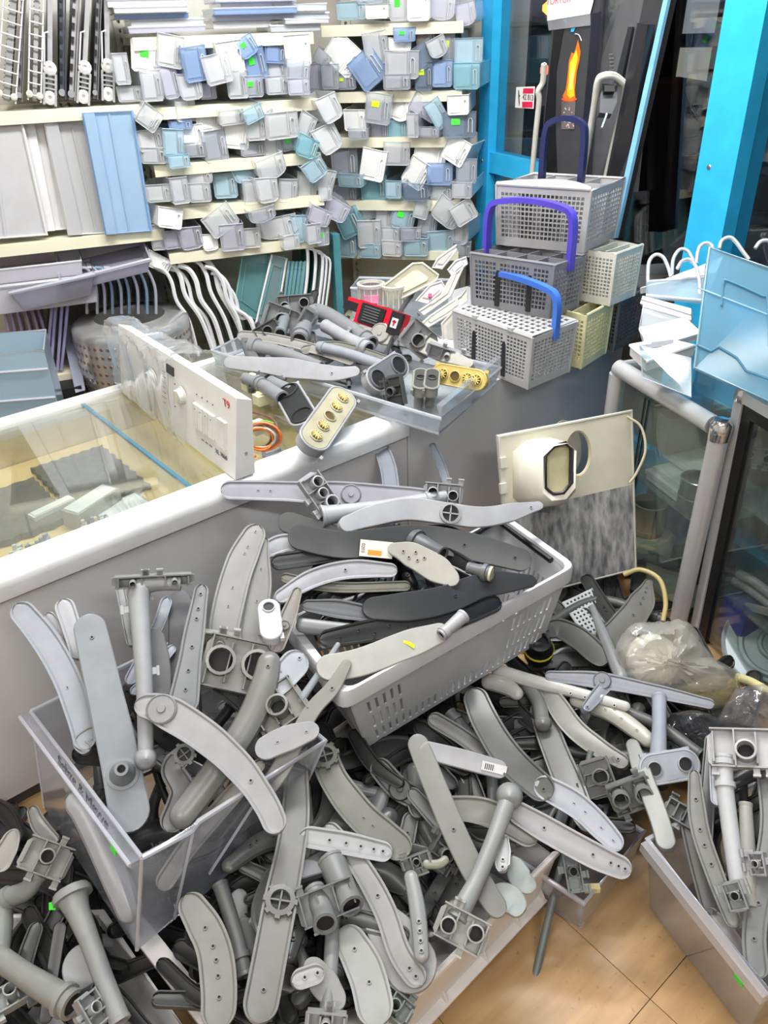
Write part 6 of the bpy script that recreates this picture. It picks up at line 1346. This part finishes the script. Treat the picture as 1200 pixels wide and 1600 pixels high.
# white floor crate with the large heap
cz = .17; cN = Vector((-.165, .5, 0))
def white_crate():
    r1 = G(868, 1334, cz); r0 = G(606, 1600, cz); X = (r1-r0).normalized(); l1 = G(160, 1395, cz); l0 = G(318, 1600, cz); Y = (l1-l0).normalized()
    det = X.x*(-Y.y)+X.y*Y.x; dv = l0-r0; s = (dv.x*(-Y.y)+dv.y*Y.x)/det; N0 = r0+X*s
    w = (r1-N0).length; d = (l1-N0).length; top = [N0, N0+X*w, N0+X*w+Y*d, N0+Y*d]; cc = (top[0]+top[2])/2; bot = [cc+(p-cc)*.94-Z*(cz-.004) for p in top]
    t = empty('white_crate', (bot[0]+bot[2])/2, 'large white freezer drawer on floor overflowing with spray arms', 'crate'); mt = plastic((226, 222, 220), .4, 0, .05, 7)
    for i in range(4):
        j = (i+1) % 4; MB().quad(top[i], top[j], bot[j], bot[i]).obj('side_wall', mt, t, solid=.006)
    MB().quad(*bot).obj('base', mt, t, solid=.006)
    MB().tube(top, .009, 8, closed=True).obj('rim', mt, t, 40)
    # stepped ledge and ribs on the front wall, bright bevelled rail on the other side
    o = Vector((X.y, -X.x, 0)); o = o if o.dot(EYE-cc) > 0 else -o; a0 = bot[0].lerp(bot[1], .02)+o*.004; a1 = bot[1]+o*.004
    MB().slab([a0+Z*.035, a1+Z*.035, a1+Z*.035+o*.022, a0+Z*.035+o*.022], Z, .005).obj('ledge', mt, t)
    for u in (.34, .52, .70, .86, .99): p = a0.lerp(a1, u); MB().prism([p+Z*.036, p+Z*.036+o*.022, p+Z*.075], X, .004).obj('rib', mt, t)
    hm = a0.lerp(a1, .68)+Z*.11; MB().prism([hm-X*.09-Z*.02, hm+X*.09-Z*.02, hm+X*.085+Z*.028, hm-X*.085+Z*.028], o, .004).obj('handle_recess', plastic((206, 202, 200), .4), t)
    MB().box((top[0]+top[3])/2+X*.012, d, .035, .012, (Y, X, Z)).obj('side_rail', mt, t)
    return top
WCt = white_crate()
CRs = Plane(G(620, 1570, .175), G(850, 1350, .175), G(560, 1210, .28))
c = lambda *p, **k: arm(CRs, *p, **k); OG = (138, 139, 132); OL = (158, 158, 150)
c([(503, 1165), (520, 1215), (560, 1270), (600, 1305), (640, 1335)], [40, 44, 48, 48, 44], OG, 'olive grey arm with gear hub curving from drawer to centre', (.05, .06), hub=(.1, 22, 'gear'), noz=(.62, .7), nk='slit')
c([(648, 1150), (672, 1210), (710, 1300), (745, 1370), (785, 1432)], [32, 36, 38, 38, 34], (146, 148, 142), 'long narrow olive arm bridging basket and crate front', (.08, .07), noz=(.55,), kind='plain')
c([(468, 1306), (540, 1318), (612, 1334)], [32, 34, 30], (196, 198, 202), 'short light arm with four nozzles in heap centre', (.07, .07), noz=(.32, .5, .66, .8, .9))
c([(464, 1185), (460, 1290), (436, 1420), (402, 1600)], [34, 46, 54, 56], (142, 143, 140), 'long vertical olive arm with lobed cross hub below drawer', (.07, .07), hub=(.6, 26, 'gear'), noz=(.9,))
c([(290, 1400), (330, 1470), (342, 1540), (340, 1610)], [40, 52, 56, 54], (150, 150, 144), 'curved olive arm with dotted nozzles beneath drawer corner', (.03, .03), noz=(.3, .45, .55, .66, .8))
c([(545, 1365), (590, 1430), (625, 1480), (665, 1545)], [36, 50, 80, 88], (186, 187, 188), 'paddle shaped light arm widening towards crate front', (.03, .05), kind='plain', noz=(.4, .6, .92))
c([(510, 1290), (560, 1350), (600, 1420), (625, 1490), (660, 1540)], [26, 32, 36, 36, 36], (168, 169, 168), 'slim grey arm crossing over the paddle shaped arm', (.05, .07), noz=(.5, .9, .95))
c([(640, 1360), (652, 1420), (660, 1505)], [22, 26, 24], (170, 172, 172), 'straight grooved arm with three bumps near centre', (.08, .09), noz=(.6, .7, .8, .9), kind='round')
pipe(CRs, [(796, 1244), (772, 1310), (745, 1375), (715, 1432)], [28, 26, 26, 34], (176, 178, 178), 'pale pipe with ball head slanting to square joint', (.12, .08), bulb=(0, 21))
bracket(CRs, (722, 1452), 84, 28, (196, 196, 190), 'off-white square pipe joint with sockets near crate edge', .08, 81, 2, .6)
c([(655, 1170), (720, 1186), (792, 1206)], [28, 30, 28], (190, 190, 194), 'light straight arm with black and white print tag', (.08, .08), kind='plain')
tg = CRs.at(772, 1200, .092); vt = (EYE-tg).normalized(); lt_ = (CRs.at(792, 1205, .092)-CRs.at(755, 1196, .092)).normalized(); mp = m_per_px(tg)
o = tag(MB().box(tg, 40*mp, 14*mp, .001, (lt_, vt.cross(lt_), vt)).obj('print_tag', plastic((226, 226, 226), .5)), 'small printed white tag on the light straight arm', 'label')
for k in range(5): MB().box(tg+lt_*(-14+k*3)*mp+v_*.0006, 1.6*mp, 9*mp, .0005, (lt_, vt.cross(lt_), vt)).obj('print_bar', plastic((30, 30, 32)), o)
c([(738, 1078), (760, 1130), (800, 1190), (862, 1245)], [38, 44, 48, 44], (104, 106, 104), 'dark grey bag-wrapped arm falling from the basket', (.09, .10), noz=(.93,))
c([(835, 1222), (900, 1258), (945, 1300), (970, 1328)], [36, 40, 38, 30], (200, 204, 216), 'bluish white arm with four slits reaching over floor', (.10, .10), noz=(.42, .55, .75, .9), nk='slit')
c([(795, 1262), (860, 1300), (930, 1338), (985, 1362)], [34, 40, 40, 34], (188, 188, 192), 'light arm with many nozzles jutting over the bare floor', (.08, .09), noz=(.3, .7, .84, .9, .95))
c([(690, 1262), (760, 1270), (840, 1312)], [36, 42, 40], (156, 157, 150), 'blunt olive arm lying under the ball headed pipe', (.05, .05), noz=())
pipe(CRs, [(520, 1350), (535, 1385), (548, 1412)], [46, 40, 38], (150, 152, 152), 'wide open pipe of the double outlet fitting', (.05, .09))
pipe(CRs, [(492, 1395), (505, 1425), (508, 1440)], [34, 34, 36], (150, 152, 152), 'second wide outlet pipe beside the first', (.06, .09))
bracket(CRs, (512, 1410), 96, -22, (140, 142, 142), 'finned flange joining the two wide outlet pipes', .07, 83, 0, .5)
c([(765, 1390), (800, 1410), (812, 1432)], [30, 44, 34], (190, 198, 196), 'pale greenish paddle tip at the crate corner', (.05, .05), kind='plain'); c([(790, 1310), (785, 1350), (788, 1362)], [10, 22, 24], (214, 216, 218), 'narrow white arm point with two nozzles', (.09, .09), noz=(.7, .9)); c([(800, 1340), (815, 1375), (836, 1388)], [22, 36, 26], (168, 178, 176), 'grey green fan shaped arm tip near the crate rim', (.06, .06), kind='plain')
c([(535, 1450), (572, 1520), (592, 1605)], [46, 58, 60], (186, 187, 186), 'light arm with two ringed nozzles at picture bottom', (.04, .05), noz=(.25, .6)); c([(455, 1535), (505, 1518)], [30, 30], (196, 196, 198), 'stubby pale arm end beside the lobed arm', (.08, .08), noz=(.4, .8)); c([(480, 1500), (512, 1545), (536, 1575)], [30, 44, 30], (176, 176, 174), 'pale kite shaped arm tip at the bottom', (.05, .05), kind='plain')
pipe(CRs, [(520, 1440), (516, 1520), (508, 1605)], [22, 24, 24], (160, 162, 164), 'straight grey pipe going down to the bottom edge', (.04, .05)); bracket(CRs, (510, 1592), 66, 5, (206, 206, 206), 'white clip block at the very bottom edge', .06, 85, 1, .4)
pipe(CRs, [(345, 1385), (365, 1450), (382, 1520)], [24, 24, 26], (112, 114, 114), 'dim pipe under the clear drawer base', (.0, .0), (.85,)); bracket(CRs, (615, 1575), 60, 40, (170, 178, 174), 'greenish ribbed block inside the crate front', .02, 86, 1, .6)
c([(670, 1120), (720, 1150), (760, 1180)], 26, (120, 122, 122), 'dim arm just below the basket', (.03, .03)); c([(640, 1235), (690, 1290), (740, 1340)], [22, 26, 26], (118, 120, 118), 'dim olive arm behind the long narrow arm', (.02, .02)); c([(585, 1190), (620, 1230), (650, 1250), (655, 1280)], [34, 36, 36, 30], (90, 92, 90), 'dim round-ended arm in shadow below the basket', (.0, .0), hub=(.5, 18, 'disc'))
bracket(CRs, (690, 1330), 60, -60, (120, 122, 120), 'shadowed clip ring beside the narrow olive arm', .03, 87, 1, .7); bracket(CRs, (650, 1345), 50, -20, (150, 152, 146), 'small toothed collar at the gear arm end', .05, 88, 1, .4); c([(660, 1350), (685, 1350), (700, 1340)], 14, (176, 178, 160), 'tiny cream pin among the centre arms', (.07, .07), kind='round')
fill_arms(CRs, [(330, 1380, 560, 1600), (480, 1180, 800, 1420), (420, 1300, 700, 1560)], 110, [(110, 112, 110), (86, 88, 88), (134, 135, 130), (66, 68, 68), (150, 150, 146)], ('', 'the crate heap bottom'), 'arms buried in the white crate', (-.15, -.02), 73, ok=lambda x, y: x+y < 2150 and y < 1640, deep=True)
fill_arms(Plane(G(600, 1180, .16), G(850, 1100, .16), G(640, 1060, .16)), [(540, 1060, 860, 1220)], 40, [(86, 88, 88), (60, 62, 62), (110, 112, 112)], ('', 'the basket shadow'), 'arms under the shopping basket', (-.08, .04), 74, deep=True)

fill_arms(CRs, [(380, 1330, 600, 1580), (500, 1200, 800, 1420), (440, 1250, 720, 1520)], 42, [(128, 130, 126), (150, 152, 150), (112, 114, 112), (165, 166, 166)], ('', 'the crate heap surface'), 'half covered arms in the white crate', (-.05, .02), 83, (20, 34), (110, 210), ok=lambda x, y: x+y < 2140 and y < 1640, dk=.78)
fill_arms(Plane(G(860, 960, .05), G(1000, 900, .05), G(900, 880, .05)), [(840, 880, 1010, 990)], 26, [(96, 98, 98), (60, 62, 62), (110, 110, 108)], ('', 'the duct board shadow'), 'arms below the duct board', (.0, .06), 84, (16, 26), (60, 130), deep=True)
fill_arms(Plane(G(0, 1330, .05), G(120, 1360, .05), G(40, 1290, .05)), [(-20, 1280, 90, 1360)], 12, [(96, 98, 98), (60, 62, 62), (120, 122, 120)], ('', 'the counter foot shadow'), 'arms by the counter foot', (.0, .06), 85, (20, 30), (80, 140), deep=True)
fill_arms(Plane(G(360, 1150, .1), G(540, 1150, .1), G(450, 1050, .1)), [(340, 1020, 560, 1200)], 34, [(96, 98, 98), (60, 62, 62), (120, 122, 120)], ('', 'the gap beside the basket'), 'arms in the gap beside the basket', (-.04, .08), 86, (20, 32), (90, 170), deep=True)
# middle heap over a clear drawer near the floor
MDt, mtop, mbot = open_box_px('crisper_tub', [(700, 1270), (912, 1412), (1006, 1300)], .13, [(715, 1330), (908, 1450), (985, 1350)], .012, CLR, 'low clear drawer under the jutting arms on floor', 'drawer', CLE, .006)
MB().box(G(925, 1388, .128), .03, .012, .014).obj('yellowed_tape', plastic((226, 214, 160), .5), MDt)
MRs = Plane(G(900, 1330, .17), G(1060, 1200, .20), G(880, 985, .20))
e = lambda *p, **k: arm(MRs, *p, **k)
e([(768, 1044), (830, 1064), (900, 1082), (985, 1106)], [20, 22, 18, 16], (226, 226, 222), 'white toothed rod arm emerging from under the basket', (.08, .08), kind='round', noz=((.6, .5), (.7, .5), (.8, .5), (.9, .5)))
e([(752, 1062), (790, 1072), (815, 1090)], [26, 28, 20], (216, 214, 208), 'cream hooked arm end under the toothed rod', (.06, .06), kind='round')
e([(852, 1056), (940, 1064), (1030, 1082), (1116, 1102)], [16, 26, 22, 16], (170, 174, 184), 'bluish grey forked arm with oval hub over the heap', (.10, .10), hub=(.35, 14, 'disc')); e([(950, 1066), (930, 1090), (912, 1112)], [22, 20, 16], (170, 174, 184), 'short branch of the bluish forked arm', (.09, .09), noz=(.9,))
e([(848, 990), (872, 982), (905, 998), (935, 1024), (952, 1034)], [24, 32, 36, 36, 30], (112, 113, 112), 'dark hooked arm curling beside the black pump', (.06, .05), noz=(.06,))
e([(1014, 908), (1000, 945), (970, 985), (935, 1015)], [12, 40, 46, 46], (128, 128, 122), 'wide tapering olive arm pointing up at the showcase', (.05, .04), noz=((.12, 0), (.18, 0), (.26, 0), (.34, 0), (.5, 0)))
e([(924, 945), (946, 1000), (974, 1066)], [10, 18, 22], (150, 152, 154), 'thin grey arm standing against the plastic bag', (.10, .06), kind='round')
e([(852, 1072), (890, 1130), (930, 1165), (982, 1196)], [24, 34, 32, 24], (166, 166, 160), 'long pale olive arm sloping to the middle drawer', (.06, .06), noz=(.92,)); e([(890, 1092), (950, 1112), (1000, 1146), (1020, 1165)], [20, 28, 28, 24], (210, 208, 196), 'cream arm with little square ports', (.05, .05), noz=(.4, .6, .8), kind='round', nk='slit')
pipe(MRs, [(1030, 1092), (1030, 1140), (1028, 1182)], [22, 22, 26], (184, 190, 202), 'bluish upright pipe below the forked arm', (.10, .10))
socket_plate(MRs, (1022, 1202), (1070, 1194), 22, (176, 180, 188), 'bluish plate connector with two round dark holes', .10, hr=.5, facec=(160, 164, 172))
e([(986, 1158), (1006, 1215), (1030, 1280), (1044, 1330)], [20, 28, 30, 30], (140, 141, 138), 'curved grey arm bending down beside clear drawer corner', (.10, .08), kind='plain')
pipe(MRs, [(960, 1105), (1030, 1135), (1092, 1178)], [18, 20, 20], (104, 105, 106), 'long dark pipe lying behind the upright pipe', (.04, .04)); pipe(MRs, [(815, 1060), (840, 1095), (848, 1130)], [20, 22, 24], (140, 140, 136), 'bent olive pipe under the toothed rod', (.05, .06), bulb=(1, 14))
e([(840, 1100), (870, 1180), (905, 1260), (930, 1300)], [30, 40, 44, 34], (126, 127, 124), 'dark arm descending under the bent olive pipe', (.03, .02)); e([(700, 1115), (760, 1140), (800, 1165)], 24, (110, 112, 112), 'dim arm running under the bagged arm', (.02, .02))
bracket(MRs, (985, 1238), 70, -20, (156, 160, 158), 'toothed grey bracket below the two-hole plate', .07, 91, 2, .7); bracket(MRs, (935, 1215), 60, 70, (130, 132, 130), 'open round socket fitting in the middle heap', .04, 92, 1, .8); bracket(MRs, (1060, 1275), 50, 30, (150, 152, 152), 'small clip block at the far drawer corner', .06, 93, 0, .6); bracket(MRs, (895, 1362), 60, 80, (150, 158, 156), 'greenish clip standing inside the low clear drawer', .0, 94, 1, .4)
pipe(MRs, [(922, 1178), (905, 1250), (880, 1340), (858, 1430), (830, 1552)], [9, 10, 11, 12, 12], (128, 138, 136), 'long thin green grey rod standing on the bare floor', (.07, -.19), name='thin_rod', cat='rod')
def pump():
    p = MRs.at(842, 1015, .07); t = empty('black_pump', p-Z*.05, 'black drain pump with yellow stripes beside the basket', 'pump'); v = ((EYE-p).normalized()*.5+Z*.8).normalized(); r = 22*m_per_px(p)
    MB().lathe(p-v*.03, v, [(0, 0), (r, .002), (r*1.05, .03), (r*.9, .04), (r*.8, .045), (r*.8, .07), (r*.6, .072), (r*.58, .05)], 20).obj('body', plastic((26, 26, 28), .35), t, 40)
    for h in (.032, .037): MB().lathe(p-v*.03, v, [(r*1.06, h), (r*1.07, h+.0015), (r*1.04, h+.003)], 20).obj('yellow_stripe', plastic((226, 210, 60), .4), t, 40)
    MB().tube([p-_r*.02, p-_r*.045+Z*.0], .004, 6).tube([p-_r*.02-Z*.01, p-_r*.045-Z*.01], .004, 6).obj('brass_pin', plastic((206, 180, 60), .3, .7), t, 40)
    MB().lathe(p+v*.03, v, [(0, .0), (r*.57, .0)], 16).obj('outlet_opening', DARKHOLE, t)
pump()
def grid_basket():
    q = [MRs.at(x, y, -.02) for x, y in ((880, 942), (925, 920), (962, 980), (918, 1000))]; t = empty('wire_tray', (q[2]+q[3])/2, 'grey slatted dish rack piece behind the hooked arm', 'rack')
    m = MB(); m.grid(q, [i/16 for i in range(17)], [i/20 for i in range(21)], lambda i, j: i % 2 == 1 and j % 2 == 1); m.obj('lattice', plastic((170, 174, 176), .4), t, solid=.005)
    MB().tube(q, .004, 6, closed=True).obj('frame', plastic((176, 178, 180), .4), t, 40)
grid_basket()
def bag(px, dep, label, seed, mat, bump=.02, thick=.05):
    """crumpled film pillow over an outline"""
    rg = random.Random(seed); P = [DP(x, y, dep) for x, y in px]; cc = sum(P, Vector())/len(P); v = (EYE-cc).normalized(); rings = []; k = len(P)*6; out = smoothpath(P+[P[0]], k+1)[:k]
    m = MB(); vs = []
    SS = (1.0, .93, .85, .76, .66, .55, .44, .32, .2, .1)
    fold = [(rg.uniform(-1, 1)*.9, rg.uniform(-1, 1)*.9, rg.uniform(0, PI), rg.uniform(14, 30)) for _ in range(9)]; sz = max((q-cc).length for q in out)
    e1 = v.orthogonal().normalized(); e2 = v.cross(e1)
    for s in SS:
        for i in range(k):
            p = cc+(out[i]-cc)*s; h = thick*math.sqrt(max(0, 1-s*s)); a1 = (p-cc).dot(e1)/sz; a2 = (p-cc).dot(e2)/sz; wr = sum((1-abs(math.sin((a1*math.cos(f[2])+a2*math.sin(f[2])+f[0])*f[3]*.35)))**3*math.exp(-((a1-f[0])**2+(a2-f[1])**2)*3) for f in fold)
            vs.append(p+v*(h+bump*.9*wr+rg.uniform(-bump, bump)*.22)+Vector((rg.uniform(-1, 1), rg.uniform(-1, 1), rg.uniform(-1, 1)))*bump*.15)
    m.add(vs, [(i*k+j, i*k+(j+1) % k, (i+1)*k+(j+1) % k, (i+1)*k+j) for i in range(len(SS)-1) for j in range(k)]+[tuple(range((len(SS)-1)*k, len(SS)*k))])
    m.quad(*[cc+(out[i]-cc)*.95-v*.02 for i in (0, k//4, k//2, 3*k//4)])
    return tag(m.obj('plastic_bag', mat, None, 45), label, 'bag')
FILM = clear((226, 224, 216), .42, .14, 'bag_film')
hd = depth_of(MRs.at(1040, 1040, .03))
tag(MB().lathe(DP(1020, 1030, hd), ((EYE-DP(1020, 1030, hd)).normalized()+Z*.3), [(0, .012), (.045, .011), (.06, .006), (.064, 0), (.05, -.01)], 22).obj('white_dome', plastic((214, 210, 198), .5), None, 50), 'cream domed part wrapped inside the clear bag', 'part')
bag([(962, 1010), (985, 978), (1040, 970), (1080, 975), (1112, 1025), (1150, 1050), (1150, 1085), (1090, 1092), (1040, 1085), (985, 1080), (965, 1050)], hd, 'crumpled clear bag with cream part lying before the showcase', 31, FILM, .016, .075)
bag([(1060, 1075), (1110, 1055), (1148, 1060), (1150, 1090), (1110, 1110), (1065, 1100)], hd-.02, 'yellowed crumpled bag corner below the bigger bag', 32, clear((226, 214, 170), .35, .12, 'bag_film'), .008, .03)
bag([(1150, 1075), (1200, 1070), (1230, 1100), (1220, 1150), (1160, 1150), (1120, 1130)], hd-.05, 'grey clear bag at the frame side above the narrow drawer', 33, clear((200, 200, 202), .22, .10, 'bag_film'), .010, .04)
bag([(1030, 1120), (1080, 1110), (1130, 1130), (1110, 1180), (1060, 1190), (1040, 1160)], hd-.06, 'dark shiny bag behind the upright pipe', 34, clear((120, 122, 128), .3, .08, 'bag_film'), .010, .03)
tag(MB().tube(smoothpath([DP(1152, 1058, hd), DP(1175, 1066, hd), DP(1206, 1084, hd-.02)], 12), .011, 10).obj('cream_hose', plastic((222, 214, 160), .5), None, 50), 'short cream corrugated hose with lime sticker by lids', 'hose')
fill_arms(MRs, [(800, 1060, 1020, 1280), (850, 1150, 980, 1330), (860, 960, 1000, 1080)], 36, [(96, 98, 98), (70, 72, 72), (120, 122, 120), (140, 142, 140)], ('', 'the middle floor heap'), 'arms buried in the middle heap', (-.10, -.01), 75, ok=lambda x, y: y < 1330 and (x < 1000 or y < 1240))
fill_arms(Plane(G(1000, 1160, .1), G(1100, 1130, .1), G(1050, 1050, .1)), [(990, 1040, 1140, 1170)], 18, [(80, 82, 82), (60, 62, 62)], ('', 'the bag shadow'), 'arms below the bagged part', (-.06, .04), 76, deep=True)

# narrow clear drawer at the frame side
RDt, rtop, rbot = open_box_px('crisper_tub', [(1280, 1170), (1012, 1312), (1204, 1552)], .24, [(1260, 1260), (1016, 1418), (1165, 1612)], .008, CLR, 'narrow clear drawer of white fittings with green sticker', 'drawer', CLE, .006)
al = (rtop[2]-rtop[1]).normalized(); wn = (rtop[2]-rtop[1]).cross(rbot[1]-rtop[1]).normalized(); wn = wn if wn.dot(EYE-rtop[1]) > 0 else -wn
MB().hexa([rtop[1]-Z*.022, rtop[2]-Z*.022, rtop[2]-Z*.022+wn*.016, rtop[1]-Z*.022+wn*.016], [rtop[1], rtop[2], rtop[2]+wn*.016, rtop[1]+wn*.016]).obj('front_lip', clear((226, 226, 232), .35, .08), RDt)
MB().box(PL(1154, 1532, rtop[1]+wn*.004, wn), .020, .002, .012, (al, wn, wn.cross(al))).obj('green_sticker', GREEN, RDt)
RDs = Plane(G(1110, 1430, .20), G(1200, 1480, .20), G(1110, 1190, .30))
g = lambda *p, **k: arm(RDs, *p, **k)
g([(1084, 1205), (1092, 1290), (1118, 1370), (1150, 1450)], [18, 28, 28, 26], (150, 151, 148), 'slim grey arm curving down into the narrow drawer', (.05, .02), noz=(.2, .4, .5, .62)); g([(1112, 1150), (1106, 1230), (1100, 1320)], [20, 22, 24], (120, 122, 124), 'dark upright arm behind the white tube', (.0, .0))
bracket(RDs, (1165, 1172), 110, 2, (228, 228, 230), 'white pump housing on top of narrow drawer', .08, 95, 1, .55, 'housing')
pipe(RDs, [(1130, 1185), (1134, 1240), (1144, 1320), (1156, 1405)], [28, 26, 26, 24], (224, 226, 232), 'long white tube descending from the white housing', (.07, .04), (.08, .28)); pipe(RDs, [(1165, 1260), (1168, 1330), (1172, 1412)], [20, 24, 24], (186, 184, 178), 'beige grey tube beside the long white tube', (.05, .04))
g([(1192, 1180), (1204, 1280), (1190, 1380), (1178, 1460), (1184, 1530)], [26, 30, 30, 34, 36], (140, 142, 142), 'grey arm bowing at the frame edge', (.05, .04), noz=(.7, .85)); g([(1072, 1270), (1092, 1350), (1112, 1430)], [26, 30, 28], (118, 118, 116), 'dim olive arm inside the drawer front', (-.01, -.02)); g([(1122, 1140), (1118, 1200), (1120, 1260)], [14, 18, 18], (196, 200, 210), 'slim bluish white arm beside the white housing', (.06, .05), noz=(.1,))
g([(1106, 1420), (1130, 1450), (1160, 1490)], [16, 26, 20], (214, 212, 208), 'pale blade showing through the drawer wall', (-.02, -.03)); bracket(RDs, (1150, 1400), 44, 70, (176, 178, 178), 'toothed grey clip at the white tube end', .06, 96, 1, .6); bracket(RDs, (1188, 1350), 36, 80, (210, 212, 216), 'white looped clip near the frame edge', .06, 97, 1, .6)
fill_arms(RDs, [(1080, 1200, 1200, 1480)], 14, [(96, 98, 98), (70, 72, 72), (130, 132, 134)], ('', 'the narrow clear drawer'), 'arms inside the narrow drawer', (-.10, -.01), 77, (18, 28), (100, 180), ok=lambda x, y: y < 1290+(x-1012)*1.2 and x > 1040)

# box of elbows in the near corner
BLs = Plane(G(60, 1500, .16), G(200, 1570, .16), G(40, 1330, .24))
h = lambda *p, **k: pipe(BLs, *p, **k)
elb, _, _ = open_box_px('elbow_box', [(-120, 1440), (-20, 1640), (300, 1625)], .12, [(-100, 1500), (-10, 1690), (280, 1680)], .01, plastic((214, 214, 216), .4), 'pale box of elbow fittings in the near corner', 'box', plastic((220, 220, 222), .4), .008)
arm(BLs, [(24, 1296), (12, 1325), (-6, 1360)], [22, 32, 34], (206, 206, 200), 'pale leaf shaped arm tip in the near corner', (.05, .04))
bracket(BLs, (72, 1342), 76, 20, (168, 170, 162), 'ribbed olive bracket above the corner elbow pipe', .06, 101, 1, .65); h([(60, 1368), (40, 1392), (8, 1408), (4, 1450), (0, 1490)], [26, 30, 30, 30, 28], (158, 162, 160), 'thick corner elbow pipe bending out of frame', (.06, .05), (.45,))
h([(112, 1396), (122, 1425), (140, 1470), (162, 1530), (186, 1592)], [52, 36, 30, 30, 32], (170, 172, 172), 'long funnel headed pipe with green dot in corner', (.07, .07), (.0,)); tag(MB().box(BLs.at(82, 1416, .09), .012, .003, .012, (_r, _w, _u)).obj('green_dot', GREEN), 'bright green sticker dot beside the funnel head', 'sticker')
h([(-6, 1492), (40, 1525), (110, 1568)], [34, 36, 44], (164, 166, 162), 'fat grey pipe crossing the near corner', (.06, .08), (.95,)); bracket(BLs, (140, 1582), 56, 60, (196, 198, 198), 'white clamp on the fat corner pipe end', .09, 103, 1, .6); h([(112, 1562), (132, 1552), (146, 1546)], [14, 14, 18], (54, 56, 62), 'small black plug spout in the near corner', (.06, .08)); bracket(BLs, (20, 1560), 60, -30, (196, 200, 198), 'pale clip block at the lowest corner', .05, 104, 1, .6); arm(BLs, [(50, 1262), (62, 1290), (90, 1320)], [18, 24, 20], (150, 150, 146), 'dim arm under the clear drawer flank', (.0, .0))
arm(BLs, [(60, 1440), (40, 1500), (30, 1560)], [22, 26, 26], (96, 98, 98), 'dark arm under the corner elbow pipe', (.0, .0)); arm(BLs, [(96, 1440), (86, 1500), (70, 1600)], 20, (40, 42, 44), 'black strip standing in the corner box', (.02, .02), kind='plain'); arm(BLs, [(120, 1480), (140, 1540), (150, 1610)], [60, 66, 60], (206, 208, 212), 'white flat cover plate under the long funnel pipe', (.0, .0), kind='plain')
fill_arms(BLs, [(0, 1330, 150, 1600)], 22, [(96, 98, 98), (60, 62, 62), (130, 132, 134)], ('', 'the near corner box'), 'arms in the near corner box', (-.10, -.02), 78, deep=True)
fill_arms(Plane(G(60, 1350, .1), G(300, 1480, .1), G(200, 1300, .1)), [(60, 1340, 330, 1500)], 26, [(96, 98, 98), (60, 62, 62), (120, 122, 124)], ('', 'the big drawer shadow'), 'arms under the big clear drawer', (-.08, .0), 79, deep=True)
tag(DEEP.obj('buried_heap', plastic((36, 37, 37), .45, 0, .05), None, 28), 'shade-darkened grey spray arms buried at the bottom of every heap', 'spray arms', kind='stuff')  # near-black colour stands in for the shade deep in the gaps
# small scrap on the bare floor
tag(MB().tube([G(870, 1424, .006), G(886, 1434, .006)], .004, 8).obj('brass_screw', plastic((170, 110, 60), .35, .6), None, 40), 'small brass screw lying on the bare floor', 'screw')
